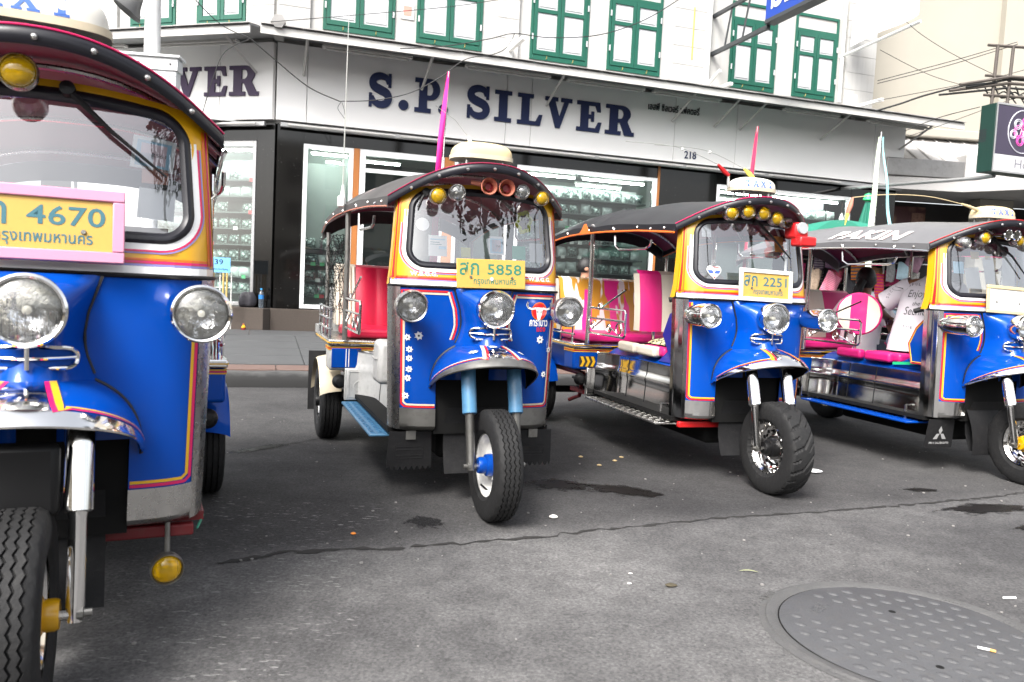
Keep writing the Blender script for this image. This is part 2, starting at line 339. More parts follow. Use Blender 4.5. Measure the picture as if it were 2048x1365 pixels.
# ------------------------------------------------------------------ ground
def road_material():
    m, nt, p, co = base_mat('asphalt')
    sep = nt.nodes.new('ShaderNodeSeparateXYZ'); nt.links.new(co, sep.inputs[0]); X, Y = sep.outputs[0], sep.outputs[1]
    # seam between the older dark lay and the newer grey lay nearer the camera
    wob = _math(nt, 'MULTIPLY', _math(nt, 'SUBTRACT', _noise(nt, co, 1.6, 6), .5), .30)
    sd_ = _math(nt, 'ADD', _math(nt, 'SUBTRACT', _math(nt, 'SUBTRACT', Y, _math(nt, 'MULTIPLY', X, .405)), 3.47), wob)
    far = _ramp(nt, _math(nt, 'ADD', _math(nt, 'MULTIPLY', sd_, .9), .5), .44, .66)
    n_big = _noise(nt, co, .9, 5); n_mid = _noise(nt, co, 7, 6, .6); n_fine = _noise(nt, co, 75, 5, .7); n_grit = _noise(nt, co, 420, 2)
    near = _mix(nt, n_big, (.108, .107, .109), (.190, .186, .184)); old = _mix(nt, n_big, (.040, .0395, .041), (.078, .0765, .0775))
    c = _mix(nt, far, near, old)
    c = _mix(nt, _ramp(nt, n_mid, .38, .70), _mix(nt, .65, c, (.075, .074, .075)), c)
    c = _mix(nt, _ramp(nt, n_fine, .36, .60), _mix(nt, .42, c, (.03, .03, .03)), c)
    vz = nt.nodes.new('ShaderNodeTexVoronoi'); vz.inputs['Scale'].default_value = 24; nt.links.new(co, vz.inputs['Vector'])
    c = _mix(nt, _math(nt, 'MULTIPLY', _ramp(nt, vz.outputs['Distance'], .10, .17, (1, 1, 1), (0, 0, 0)), _ramp(nt, _noise(nt, co, 11, 3), .54, .66)), c, (.17, .165, .16))
    vy = nt.nodes.new('ShaderNodeTexVoronoi'); vy.inputs['Scale'].default_value = 15; nt.links.new(co, vy.inputs['Vector'])
    c = _mix(nt, _math(nt, 'MULTIPLY', _ramp(nt, vy.outputs['Distance'], .12, .24, (1, 1, 1), (0, 0, 0)), _ramp(nt, _noise(nt, co, 8, 3), .50, .64, (0, 0, 0), (.6, .6, .6))), c, (.045, .045, .046))
    c = _mix(nt, _ramp(nt, n_grit, .60, .72), c, _mix(nt, .35, c, (.30, .29, .27)))
    ag = nt.nodes.new('ShaderNodeTexVoronoi'); ag.inputs['Scale'].default_value = 115; nt.links.new(co, ag.inputs['Vector']); bw = nt.nodes.new('ShaderNodeRGBToBW'); nt.links.new(ag.outputs['Color'], bw.inputs[0])
    c = _mix(nt, 1.0, c, _ramp(nt, bw.outputs[0], .15, .85, (.80, .80, .80), (1.22, 1.21, 1.20)), 'MULTIPLY')
    # worn tyre tracks along the row
    c = _mix(nt, 1.0, c, _ramp(nt, _noise(nt, co, .45, 3, .6), .35, .65, (.62, .62, .63), (1.25, 1.25, 1.24)), 'MULTIPLY')
    # dark drip marks and pale scuffs
    c = _mix(nt, _ramp(nt, _noise(nt, co, 2.6, 7, .62), .66, .76), c, _mix(nt, .5, c, (.035, .035, .036)))
    c = _mix(nt, _ramp(nt, _noise(nt, co, 3.7, 7, .7), .68, .80), c, _mix(nt, .30, c, (.24, .23, .21)))
    # flakes of old white road paint at the left
    mp = nt.nodes.new('ShaderNodeMapping'); mp.inputs['Rotation'].default_value = (0, 0, radians(-20)); mp.inputs['Scale'].default_value = (17, 62, 1); nt.links.new(co, mp.inputs[0])
    fl = _ramp(nt, _noise(nt, mp.outputs[0], 1.0, 3, .6), .610, .655)
    mx = _math(nt, 'MULTIPLY', _ramp(nt, _math(nt, 'ADD', _math(nt, 'MULTIPLY', X, -1), _math(nt, 'MULTIPLY', _noise(nt, co, 2.2, 4), .9)), .95, 1.6), _ramp(nt, _noise(nt, co, 3.1, 5, .65), .40, .58))
    mx = _math(nt, 'MULTIPLY', mx, _ramp(nt, Y, .0, 1.0)) 
    my = _math(nt, 'LESS_THAN', Y, 3.95)
    c = _mix(nt, _math(nt, 'MULTIPLY', _math(nt, 'MULTIPLY', fl, mx), my), c, (.25, .245, .24))
    nt.links.new(c, p.inputs['Base Color'])
    r = _math(nt, 'ADD', _math(nt, 'MULTIPLY', n_mid, .2), .70); nt.links.new(r, p.inputs['Roughness']); p.inputs['Specular IOR Level'].default_value = .12
    b = nt.nodes.new('ShaderNodeBump'); b.inputs['Strength'].default_value = .55; b.inputs['Distance'].default_value = .006
    nt.links.new(_math(nt, 'ADD', _math(nt, 'MULTIPLY', n_fine, .8), _math(nt, 'MULTIPLY', n_mid, 1.4)), b.inputs['Height']); nt.links.new(b.outputs[0], p.inputs['Normal'])
    return m
def patch_material(name, col, rough, amount, scale, lo=.42, hi=.56, detail=7):
    """stain with a ragged edge: alpha falls off from the middle of the sheet, broken up by noise"""
    m, nt, p, co = base_mat(name); p.inputs['Base Color'].default_value = (*col, 1); p.inputs['Roughness'].default_value = rough; p.inputs['Specular IOR Level'].default_value = .12
    gr = nt.nodes.new('ShaderNodeTexGradient'); gr.gradient_type = 'SPHERICAL'; nt.links.new(co, gr.inputs[0])
    a = _math(nt, 'ADD', _math(nt, 'MULTIPLY', gr.outputs['Fac'], .80), _math(nt, 'MULTIPLY', _math(nt, 'SUBTRACT', _noise(nt, co, scale, detail, .74), .5), 2.1))
    al = _math(nt, 'MULTIPLY', _ramp(nt, a, lo - .18, hi - .1), amount); nt.links.new(al, p.inputs['Alpha']); return m
g = MB(); g.add([(-300, -300, 0), (300, -300, 0), (300, 300, 0), (-300, 300, 0)], [(0, 1, 2, 3)])
struct(g.build('road', road_material(), smooth=False))
STAIN = patch_material('oil_stain_film', (.009, .008, .0075), .5, .95, 2.6, .42, .56); STAIN2 = patch_material('damp_stain_film', (.016, .016, .014), .35, .9, 4.2); DUST = patch_material('dark_scuff_film', (.018, .018, .019), .6, .7, 3.0)
def stain(name, label, x, y, sx, sy, rz, mat, z):
    o = MB().add([(-1, -1, 0), (1, -1, 0), (1, 1, 0), (-1, 1, 0)], [(0, 1, 2, 3)]).build(name, mat, smooth=False)
    o.location = (x, y, z); o.scale = (sx, sy, 1); o.rotation_euler = (0, 0, rz); tag(o, label, None, None, 'structure'); return o
stain('oil_stain', 'splashed dark oil stain on the asphalt between the two middle tuk-tuks', .30, 4.48, .26, .20, .1, STAIN, .004)
stain('oil_stain', 'broad dark oil stain in front of the second tuk-tuk from the right', .66, 4.42, .34, .17, -.25, STAIN, .005)
stain('oil_stain', 'small dark patch on the asphalt left of the white-rimmed front wheel', -.37, 3.65, .13, .16, .5, DUST, .004)
stain('damp_stain', 'damp patch on the asphalt at the right edge below the rightmost tuk-tuk', 2.72, 4.40, .42, .15, .35, STAIN, .004)
stain('damp_stain', 'small damp spot in front of the rightmost tuk-tuk front wheel', 2.55, 4.78, .16, .07, .2, STAIN, .005)
stain('damp_stain', 'damp spot at the far right edge of the asphalt', 2.75, 4.02, .14, .10, .2, STAIN, .006)
stain('damp_stain', 'greenish damp streak along the crack beside the left tuk-tuk rear wheel', -1.60, 5.06, .30, .085, .95, STAIN2, .004)
def crack(pts, wd, label, seed, z=.003):
    rn = random.Random(seed); P = []
    for a, b in zip(pts[:-1], pts[1:]):
        L = sqrt((a[0] - b[0]) ** 2 + (a[1] - b[1]) ** 2); n = max(2, int(L / .035))
        for i in range(n):
            t = i / n; P.append((a[0] + (b[0] - a[0]) * t + rn.gauss(0, .008), a[1] + (b[1] - a[1]) * t + rn.gauss(0, .010)))
    P.append(pts[-1]); v = []; f = []
    for i, (x, y) in enumerate(P):
        w_ = wd * (.2 + rn.random() ** 1.6 * 2.0) * (0.3 if i in (0, len(P) - 1) else 1); v += [(x, y - w_ / 2, z), (x, y + w_ / 2, z)]
        if i: f.append((2 * i - 2, 2 * i, 2 * i + 1, 2 * i - 1))
    o = MB().add(v, f).build('road_crack', M('crack_dark', (.018, .017, .016), .9, 0, 0, .4, 20), smooth=False); tag(o, label, None, None, 'structure')  # flat dark strip laid on the asphalt as the crack
crack([(-1.12, 2.98), (-.9, 3.14), (-.66, 3.22), (-.41, 3.27)], .030, 'wide crack across the asphalt at the lower left', 1)
crack([(-.41, 3.30), (.06, 3.46), (.5, 3.68), (.99, 3.91), (1.5, 4.10), (2.09, 4.33), (2.7, 4.58), (3.4, 4.92)], .018, 'long thin crack running across the asphalt in front of the tuk-tuks', 2)
crack([(-.42, 3.27), (-.48, 3.45), (-.54, 3.75), (-.72, 4.1)], .004, 'hairline crack branching towards the tuk-tuk with the white front rim', 3)
crack([(-1.85, 4.78), (-1.5, 5.2), (-1.2, 5.62), (-.9, 5.9)], .018, 'short crack leading to the rear wheel of the dented tuk-tuk', 4)
# manhole
def manhole():
    R = thing('manhole_cover', 'round grey iron manhole cover with rows of raised studs', 'manhole cover', (1.41, 2.62, 0), radians(-38))
    iron = M('cast_iron', (.078, .079, .083), .6, .1, 0, .2, 7, bump=.35, bscale=60, dirt=.5, dcol=(.10, .095, .088), spec=.3); iron2 = M('cast_iron_rim', (.088, .087, .087), .7, .05, 0, .25, 9, bump=.5, dirt=.6, dcol=(.10, .098, .09), spec=.25)
    MB().lathe([(.435, .0045), (.445, .011), (.475, .012), (.480, .006), (.492, .004), (.500, .002)], (0, 0, 0), (0, 0, 1), 72).build('rim', iron2, R)
    MB().lathe([(0, .009), (.425, .009), (.430, .006)], (0, 0, 0), (0, 0, 1), 72).build('plate', iron, R)
    MB().lathe([(.430, .0035), (.4355, .0035)], (0, 0, 0), (0, 0, 1), 72).build('gap', DARK, R)
    st = MB().lathe([(0, .0045), (.012, .0045), (.017, .002), (.019, 0)], (0, 0, 0), (0, 0, 1), 12); me = None; k = 0; sp = .070
    for i in range(-9, 10):
        for j in range(-9, 10):
            x = i * sp + (sp / 2 if j % 2 else 0); y = j * sp * .9
            if x * x + y * y > .385 ** 2 or (x < -.20 and abs(y) < .075) or (abs(x + .10) < .03 and abs(y - .17) < .03) or (abs(x - .12) < .03 and abs(y + .2) < .03): continue
            if me is None: o = st.build('stud', iron, R); me = o.data
            else: o = link('stud', me, None, R)
            o.location = (x, y, .009); o.scale = (1.15, .80, 1); k += 1
    for (x, y) in ((-.10, .17), (.12, -.2)): MB().lathe([(0, .0098), (.012, .0098), (.013, .009)], (x, y, 0), (0, 0, 1), 12).build('lift_hole', DARK, R)
    put_text('MEA', 'lettering', iron, R, (-.335, .055, .0095), (0, -1, 0), (1, 0, 0), .11, .045, ext=.002)
    put_text('MWA', 'lettering', iron2, R, (-.515, .05, .006), (0, -1, 0), (1, 0, 0), .10, .028, ext=.002)
    MB().box((.05, .452, .012), (.06, .016, .006)).build('hinge', iron2, R, bevel=.002)
manhole()

# ------------------------------------------------------------------ pavement (frame: x along the shop front, y into the building)
CX, CY = -3.522, 11.5; A18 = radians(18.0)
def rw(x, y, z=0): return Vector((CX + x * cos(A18) - y * sin(A18), CY + x * sin(A18) + y * cos(A18), z))
def pz(y): return .15 + .18 * (y + 3.62) / 3.62
pav = bpy.data.objects.new('pavement', None)
m, nt, p_, co = base_mat('pavement_concrete')
nA = _noise(nt, co, 3, 6); nB = _noise(nt, co, 60, 4)
nt.links.new(_mix(nt, nB, _mix(nt, nA, (.06, .062, .064), (.10, .10, .10)), _mix(nt, nA, (.08, .083, .086), (.12, .12, .118))), p_.inputs['Base Color']); p_.inputs['Roughness'].default_value = .8
PAVE = m
pb = MB(); pb.add([(-14, -3.62, .138), (17, -3.62, .138), (17, 9, .32), (-14, 9, .32)], [(0, 1, 2, 3)]); pb.add([(-14, -3.62, 0), (17, -3.62, 0), (17, -3.62, .138), (-14, -3.62, .138)], [(0, 1, 2, 3)])
pb.v = [(x, y, (pz(min(y, 0)) - .012 if z > .01 else 0)) for x, y, z in pb.v]
PV = struct(pb.build('pavement', PAVE, smooth=False)); PV.location = (CX, CY, 0); PV.rotation_euler = (0, 0, A18)
KERB = M('kerb_concrete', (.07, .069, .067), .75, 0, 0, .3, 5, bump=.9, bscale=18, dirt=.8, dcol=(.03, .03, .03))
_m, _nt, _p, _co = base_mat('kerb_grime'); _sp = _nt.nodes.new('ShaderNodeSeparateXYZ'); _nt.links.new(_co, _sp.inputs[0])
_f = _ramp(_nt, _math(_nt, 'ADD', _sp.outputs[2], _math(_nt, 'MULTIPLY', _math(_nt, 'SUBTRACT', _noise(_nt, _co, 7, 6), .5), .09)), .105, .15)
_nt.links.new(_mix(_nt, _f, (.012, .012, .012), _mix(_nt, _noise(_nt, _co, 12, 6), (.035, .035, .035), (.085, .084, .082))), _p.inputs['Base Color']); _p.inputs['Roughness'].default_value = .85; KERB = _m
kb = MB(); kp = [(-3.80, 0), (-3.79, .07), (-3.765, .125), (-3.72, .148), (-3.62, .152), (-3.62, 0)]
KB = bpy.data.objects.new('kerb', None); COL.objects.link(KB); struct(KB); KB.location = (CX, CY, 0); KB.rotation_euler = (0, 0, A18)
kme = None
for i in range(-7, 16):
    if kme is None:
        k = MB(); nseg = 6
        for q in range(nseg + 1):
            for (y, z) in kp: k.v.append((.995 * q / nseg, y + random.uniform(-.004, .004), z + (random.uniform(-.005, .005) if z > .03 else 0)))
        for q in range(nseg):
            for j in range(5): k.f.append((q * 6 + j, (q + 1) * 6 + j, (q + 1) * 6 + j + 1, q * 6 + j + 1))
        k.f.append((0, 1, 2, 3, 4, 5)); k.f.append(tuple(nseg * 6 + j for j in (5, 4, 3, 2, 1, 0)))
        o = k.build('kerb_stone', KERB, KB, angle=50); kme = o.data
    else: o = link('kerb_stone', kme, None, KB)
    o.location = (i + .35, 0, random.uniform(-.004, .004)); 
KERBF = 0
SLABM = M('paving_slab', (.062, .064, .066), .8, 0, 0, .2, 4, bump=.3, bscale=50, dirt=.3, dcol=(.08, .08, .08)); SLABP = M('pink_paving_tile', (.12, .075, .062), .8, 0, 0, .15, 5, bump=.2, dirt=.35, dcol=(.14, .13, .12))
rows = [(-3.60, .30, .60, SLABP)] + [(-3.28 + .62 * i, .60, .90, SLABM) for i in range(5)]
for (y0, dep, wd, mt) in rows:
    me = None; sx = -2.4
    while sx < 5.5:
        if me is None:
            b = MB().box((wd / 2, dep / 2, 0), (wd - .008, dep - .008, .03)); o = b.build('paving_slab', mt, PV, bevel=.004); me = o.data
        else: o = link('paving_slab', me, None, PV, .004)
        o.location = (sx + (.3 if mt is SLABM and int(y0 * 10) % 2 else 0), y0, pz(y0 + dep / 2) - .012); o.rotation_euler = (math.atan(.18 / 3.62), 0, 0); sx += wd

# ------------------------------------------------------------------ corner shop
WALL = M('white_plaster', (.55, .545, .53), .75, 0, 0, .05, 3, bump=.08, bscale=20, dirt=.05, dcol=(.5, .47, .42))
WALL2 = M('white_rusticated_plaster', (.56, .555, .54), .75, 0, 0, .04, 3, dirt=.04, dcol=(.5, .47, .42)); GREEN = M('green_gloss_paint', (.001, .078, .048), .5, 0, .05, .12, 8); SHUT = M('white_shutter_paint', (.46, .47, .48), .5, 0, .1, .03)
def streaky(name, col):
    m, nt, p, co = base_mat(name); mp = nt.nodes.new('ShaderNodeMapping'); mp.inputs['Scale'].default_value = (5, 5, .35); nt.links.new(co, mp.inputs[0])
    f = _math(nt, 'MULTIPLY', _ramp(nt, _noise(nt, mp.outputs[0], 1.6, 7, .65), .50, .78), .55); f2 = _math(nt, 'MULTIPLY', _ramp(nt, _noise(nt, co, 1.3, 7, .6), .52, .75), .35)
    c = _mix(nt, f, col, tuple(k * .62 for k in col)); c = _mix(nt, f2, c, (col[0] * .82, col[1] * .76, col[2] * .66)); nt.links.new(c, p.inputs['Base Color']); p.inputs['Roughness'].default_value = .8; MATS[name] = m; return m
WALL = streaky('weathered_plaster', (.42, .415, .40)); WALL2 = streaky('weathered_block_plaster', (.42, .415, .40))
BRASS = M('brass_hook', (.55, .42, .15), .4, .8); SIGNP = M('sign_panel_white', (.84, .83, .815), .5, 0, .05, .03, 2); NAVY = M('navy_letter', (.010, .018, .070), .5, 0, .05, .15, 4, spec=.3); PURP = M('plum_letter', (.040, .022, .060), .5, 0, .05, .3, 3, spec=.3)
FASC = M('fascia_board', (.52, .51, .49), .7, 0, 0, .1, 6, dirt=.25, dcol=(.3, .27, .23)); TIN = M('canopy_sheet', (.34, .33, .32), .6, .2, 0, .15, 5, dirt=.4, dcol=(.18, .16, .14)); UNDER = M('canopy_underside', (.30, .30, .30), .7, 0, 0, .12)
FIX = M('light_batten', (.50, .49, .47), .5, 0, 0, .08, dirt=.2); ALU = M('white_aluminium', (.76, .77, .77), .4, .1, .1, .03); BROWN = M('brown_timber', (.36, .13, .03), .5, 0, .1, .12, 6); GREYA = M('grey_aluminium', (.40, .40, .40), .4, .5, 0, .1)
def granite():
    m, nt, p, co = base_mat('black_granite'); v = nt.nodes.new('ShaderNodeTexVoronoi'); v.inputs['Scale'].default_value = 26; nt.links.new(co, v.inputs['Vector'])
    f = _math(nt, 'MULTIPLY', _ramp(nt, v.outputs['Distance'], .06, .10, (1, 1, 1), (0, 0, 0)), _ramp(nt, _noise(nt, co, 9, 3), .52, .60))
    nt.links.new(_mix(nt, f, _mix(nt, _noise(nt, co, 30, 5), (.003, .003, .0032), (.012, .011, .010)), (.40, .40, .38)), p.inputs['Base Color'])
    p.inputs['Roughness'].default_value = .06; p.inputs['Specular IOR Level'].default_value = .45; return m
GRAN = granite(); PLINTH = M('brown_pebbledash', (.075, .060, .050), .9, 0, 0, .35, 60, bump=.8, bscale=140, dirt=.3)
TUBE = M('lit_fluorescent_tube', (.92, 1.0, .96), .4, emis=26.0); ROOMW = M('shop_wall', (.50, .55, .52), .8, 0, 0, .05); SHELF = M('grey_glass_shelf', (.13, .15, .145), .3, .2)
SHOP = thing('corner_shop', 'white two-storey corner shop with green shutters and black granite ground floor', 'building', (CX, CY, 0), A18)
_a2 = radians(15.6); _dl = Vector((-cos(_a2), sin(_a2), 0)); _nl = Vector((sin(_a2), cos(_a2), 0)); _R = Matrix.Rotation(-A18, 3, 'Z'); DLv = _R @ _dl; NLv = _R @ _nl
def RF(s, off, z): return Vector((s, -off, z))
def LF(s, off, z): return DLv * s - NLv * off + Vector((0, 0, z))
def fbox(face, s0, s1, o0, o1, z0, z1, mb=None):
    mb = mb or MB(); P = [face(s, o, z) for z in (z0, z1) for o in (o0, o1) for s in (s0, s1)]
    f = [(0, 2, 3, 1), (4, 5, 7, 6), (0, 1, 5, 4), (2, 6, 7, 3), (0, 4, 6, 2), (1, 3, 7, 5)]
    return mb.add(P, f)
# upper wall, storeys
fbox(RF, 0.0, 10.38, -.25, 0, 3.30, 9.5).build('wall', WALL, SHOP, smooth=False)
fbox(LF, 0.0, 9.0, -.25, -.001, 3.30, 9.5).build('wall', WALL, SHOP, smooth=False)
fbox(RF, 10.13, 10.379, -7.0, -.252, 3.3, 9.5).build('wall', WALL, SHOP, smooth=False)
def pilaster(face, s0, s1, side=0):
    z = 4.35; k = 0
    while z < 9:
        fbox(face, s0, s1, .001, .055, z, z + .2975).build('pilaster_block', WALL2, SHOP, smooth=False, bevel=.006); z += .30
    fbox(face, s0 + .01, s1 - .01, .0005, .045, 4.35, 9.2).build('pilaster_core', WALL2, SHOP, smooth=False)
for s0, s1 in ((-.02, .42), (3.20, 3.56), (6.25, 6.86), (9.72, 10.36)): pilaster(RF, s0, s1)
for s0, s1 in ((.06, .42), (2.75, 3.35), (4.9, 5.5)): pilaster(LF, s0, s1)
def shutter_window(face, s0, s1):
    W = s1 - s0; z0, z1, z2 = 4.705, 5.86, 6.15; fm = .045
    m = MB()
    for a, b, c, d in ((s0, s0 + fm, z0, z2), (s1 - fm, s1, z0, z2), (s0 + fm, s1 - fm, z0, z0 + .075), (s0 + fm, s1 - fm, z1 - .03, z1 + .03), (s0 + fm, s1 - fm, z2 - .05, z2)): fbox(face, a, b, -.02, .022, c, d, m)
    wn = m.build('window', GREEN, SHOP, smooth=False, bevel=.004)
    mid = (s0 + s1) / 2
    for a, b in ((s0 + fm + .003, mid - .003), (mid + .003, s1 - fm - .003)):
        lf = MB(); st = .055
        for q in ((a, a + st, z0 + .078, z1 - .032), (b - st, b, z0 + .078, z1 - .032), (a + st, b - st, z0 + .078, z0 + .078 + .07), (a + st, b - st, 5.43, 5.49), (a + st, b - st, z1 - .10, z1 - .032)): fbox(face, q[0], q[1], -.01, .034, q[2], q[3], lf)
        lf.build('shutter_leaf', GREEN, wn, smooth=False, bevel=.003)
        for c, d in ((z0 + .15, 5.428), (5.492, z1 - .102)):
            fbox(face, a + st + .002, b - st - .002, -.01, .014, c, d).build('shutter_panel', SHUT, wn, smooth=False)
            fbox(face, a + st + .03, b - st - .03, .0142, .024, c + .03, d - .03).build('shutter_panel', SHUT, wn, smooth=False, bevel=.006)
        hk = MB(); c0 = face((a + b) / 2, .03, z0 + .02); hk.tube([c0, c0 + (face(0, 1, 0) - face(0, 0, 0)) * .04, c0 + (face(0, 1, 0) - face(0, 0, 0)) * .045 + Vector((0, 0, .035))], .007, 6); hk.build('shutter_hook', BRASS, wn)
    for z in (z0 + .30, z0 + .85):
        for s in (s0 + .03, s1 - .03): fbox(face, s - .012, s + .012, .0345, .042, z, z + .09).build('hinge', SHUT, wn, smooth=False)
    fbox(face, s0 + fm, s1 - fm, -.015, -.008, z1 + .03, z2 - .05).build('transom_pane', M('dark_window_glass', (.02, .025, .028), .08, 0, 0, .1), wn, smooth=False)
for s0, s1 in ((.60, 1.64), (1.96, 2.98), (3.76, 4.74), (5.08, 6.04), (7.35, 8.27), (8.64, 9.55)): shutter_window(RF, s0, s1)
for s0, s1 in ((.55, 1.37), (1.74, 2.54), (3.55, 4.35)): shutter_window(LF, s0, s1)
fbox(RF, 1.72, 1.92, .0005, .015, 5.02, 5.26).build('wall_plaque', SHUT, SHOP, smooth=False); fbox(RF, 1.76, 1.88, .016, .018, 5.07, 5.21).build('wall_plaque', M('red_plaque_print', (.62, .25, .20), .6), SHOP, smooth=False)
# canopy with fascia, tile edge, brackets and battens
def canopy(face, s0, s1, n):
    m = MB(); fbox(face, s0, s1, .0, .98, 4.36, 4.375, m); P = []
    m.v = [tuple(Vector(p) + Vector((0, 0, .12 * (1 - abs((Vector(p) - face(0, 0, 0)).dot((face(0, 1, 0) - face(0, 0, 0)))) / .98)))) for p in m.v]
    cn = m.build('canopy', UNDER, SHOP, smooth=False)
    fbox(face, s0, s1, .97, .995, 4.255, 4.352).build('fascia', FASC, cn, smooth=False)
    w_ = (s1 - s0) / n
    for i in range(n):
        q = MB(); fbox(face, s0 + i * w_ + .004, s0 + (i + 1) * w_ - .004, .0, 1.035, 4.377, 4.389, q)
        q.v = [tuple(Vector(p) + Vector((0, 0, .12 * (1 - abs((Vector(p)).dot((face(0, 1, 0) - face(0, 0, 0)))) / .98) + random.uniform(-.002, .006)))) for p in q.v]; q.build('roof_tile', TIN, cn, smooth=False)
canopy(RF, -.25, 11.55, 22); canopy(LF, -.20, 9.0, 16)
cp = MB(); cp.tube([Vector((-.0, -.2, 4.50)), Vector((-.02, -.62, 4.46)), Vector((-.03, -1.06, 4.42))], [.11, .10, .09], 6); cp.build('ridge_cap', TIN, SHOP, smooth=False)
for face, ss in ((RF, (.35, 2.05, 4.03, 6.25, 7.05, 7.55, 9.2, 10.95)), (LF, (.25, 2.2, 4.2))):
    for s in ss: MB().tube([face(s, .16, 3.98), face(s, .93, 4.30)], .022, 4).build('bracket', FASC, SHOP)
def batten(face, s0, s1, off, z):
    m = MB(); fbox(face, s0, s1, off - .05, off + .05, z, z + .035, m); b = m.build('light_batten', FIX, SHOP, smooth=False, bevel=.006)
    MB().tube([face(s0 + .04, off, z - .016), face(s1 - .04, off, z - .016)], .013, 8).build('tube', FIX, b)
for a, b in ((.55, 1.78), (2.55, 3.85), (4.12, 5.4), (5.55, 6.75), (7.95, 9.05), (9.65, 10.9)): batten(RF, a, b, .78, 4.235)
for a, b in ((.18, 1.55), (2.0, 3.3)): batten(LF, a, b, .70, 4.235)
def long_rail(face, s0, s1):
    m = MB(); fbox(face, s0, s1, .10, .16, 3.235, 3.30, m); m.build('shutter_box', GREYA, SHOP, smooth=False, bevel=.01)
    for k in range(int((s1 - s0) / 1.6)):
        a = s0 + .1 + k * 1.6; MB().tube([face(a, .21, 3.262), face(min(a + 1.52, s1), .21, 3.262)], .017, 8).build('conduit', FIX, SHOP)
long_rail(RF, .05, 11.1); long_rail(LF, .1, 6)
# ---- signs
def signboard(name, face, label, s1, seams):
    S = thing(name, label, 'shop sign', (CX, CY, 0), A18); e = [-.02] + seams + [s1]
    for a, b in zip(e[:-1], e[1:]): fbox(face, a + .004, b - .004, .08, .15, 3.33, 4.40).build('sign_panel', SIGNP, S, smooth=False, bevel=.003)
    return S
S1 = signboard('shop_sign', RF, 'long white sign board with navy letters S.P. SILVER along the street front', 11.08, [.40, 3.38, 3.79, 6.31, 7.49, 10.38])
lets = [('S', 1.26, 1.62, .50), ('.', 1.71, 1.86, .0), ('P', 1.95, 2.33, .50), ('.', 2.31, 2.46, 0), ('S', 2.74, 3.12, .50), ('I', 3.19, 3.46, .47), ('L', 3.56, 3.97, .47), ('V', 4.01, 4.46, .47), ('E', 4.55, 4.98, .47), ('R', 5.05, 5.56, .47)]
for ch, a, b, h in lets: put_letter(ch, NAVY, S1, RF(a, .155, 3.655), (1, 0, 0), (0, 0, 1), b - a, h if h else .5 * (b - a) / .13, .022)
put_text('เอสพี ซิลเวอร์ แฟคตอรี่', 'lettering', INK, S1, RF(5.80, .153, 4.125), (1, 0, 0), (0, 0, 1), .95, .13, ext=.01, bold=.02)
put_text('218', 'lettering', NAVY, S1, RF(6.52, .153, 3.40), (1, 0, 0), (0, 0, 1), .22, .125, ext=.01, bold=.01)
S2 = signboard('shop_sign', LF, 'white sign board ending in plum letters VER on the left side of the corner', 7.0, [.85, 3.0, 5.2])
uxl = -DLv
for ch, b, a in (('V', 1.62, 1.16), ('E', 1.10, .72), ('R', .68, .20), ('L', 2.10, 1.70), ('I', 2.48, 2.2), ('S', 2.95, 2.58)): put_letter(ch, PURP, S2, LF(b, .155, 3.66), uxl, (0, 0, 1), b - a, .42, .022)
# ---- ground floor
def pane(face, s0, s1, z0, z1, frame=.06, mat=ALU, name='shop_window', glass=SGLASS, off=.0):
    m = MB()
    for a, b, c, d in ((s0, s0 + frame, z0, z1), (s1 - frame, s1, z0, z1), (s0 + frame, s1 - frame, z0, z0 + frame), (s0 + frame, s1 - frame, z1 - frame, z1)): fbox(face, a, b, off - .05, off + .03, c, d, m)
    o = m.build(name, mat, SHOP, smooth=False, bevel=.004)
    g_ = MB().add([face(s0 + frame, off - .01, z0 + frame), face(s1 - frame, off - .01, z0 + frame), face(s1 - frame, off - .01, z1 - frame), face(s0 + frame, off - .01, z1 - frame)], [(0, 1, 2, 3)]); g_.build('pane', glass, o, smooth=False); return o
for s0, s1 in ((.012, .38), (3.52, 3.64), (6.12, 7.26), (10.08, 11.08)): fbox(RF, s0, s1, -.2, .02, .648, 3.30).build('granite_pier', GRAN, SHOP, smooth=False, bevel=.003)
fbox(LF, .012, .30, -.2, .02, .648, 3.30).build('granite_pier', GRAN, SHOP, smooth=False, bevel=.003)
fbox(LF, 3.6, 4.2, -.2, .02, .648, 3.30).build('granite_pier', GRAN, SHOP, smooth=False)
for s0, s1 in ((.382, 3.518), (3.642, 6.118), (7.262, 10.078)): fbox(RF, s0, s1, -.2, .015, 3.055, 3.299).build('granite_lintel', GRAN, SHOP, smooth=False)
fbox(LF, .302, 3.598, -.2, .015, 3.055, 3.299).build('granite_lintel', GRAN, SHOP, smooth=False)
fbox(RF, 6.118, 6.16, .021, .03, .65, 3.25).build('timber_strip', BROWN, SHOP, smooth=False)
pane(RF, .385, 1.10, .66, 3.05); fbox(RF, 1.103, 1.187, -.05, .04, .65, 3.05).build('timber_post', BROWN, SHOP, smooth=False)
dr = pane(RF, 1.19, 2.47, .66, 3.05, .09, name='door'); pane(RF, 2.63, 3.515, .66, 3.05); fbox(RF, 2.475, 2.625, -.05, .04, .65, 3.05).build('timber_post', BROWN, SHOP, smooth=False)
fbox(RF, 1.281, 2.379, -.03, .02, 2.72, 2.78).build('door_rail', ALU, dr, smooth=False)
for s in (1.80, 1.87): MB().tube([RF(s, .07, 1.35), RF(s, .07, 2.3)], .014, 8).build('door_handle', CHROME, dr)
pane(RF, 3.645, 6.115, .66, 3.05, .055); pane(RF, 7.265, 10.075, .66, 3.05, .055); pane(LF, .305, 3.595, .66, 3.05, .05, GREYA)
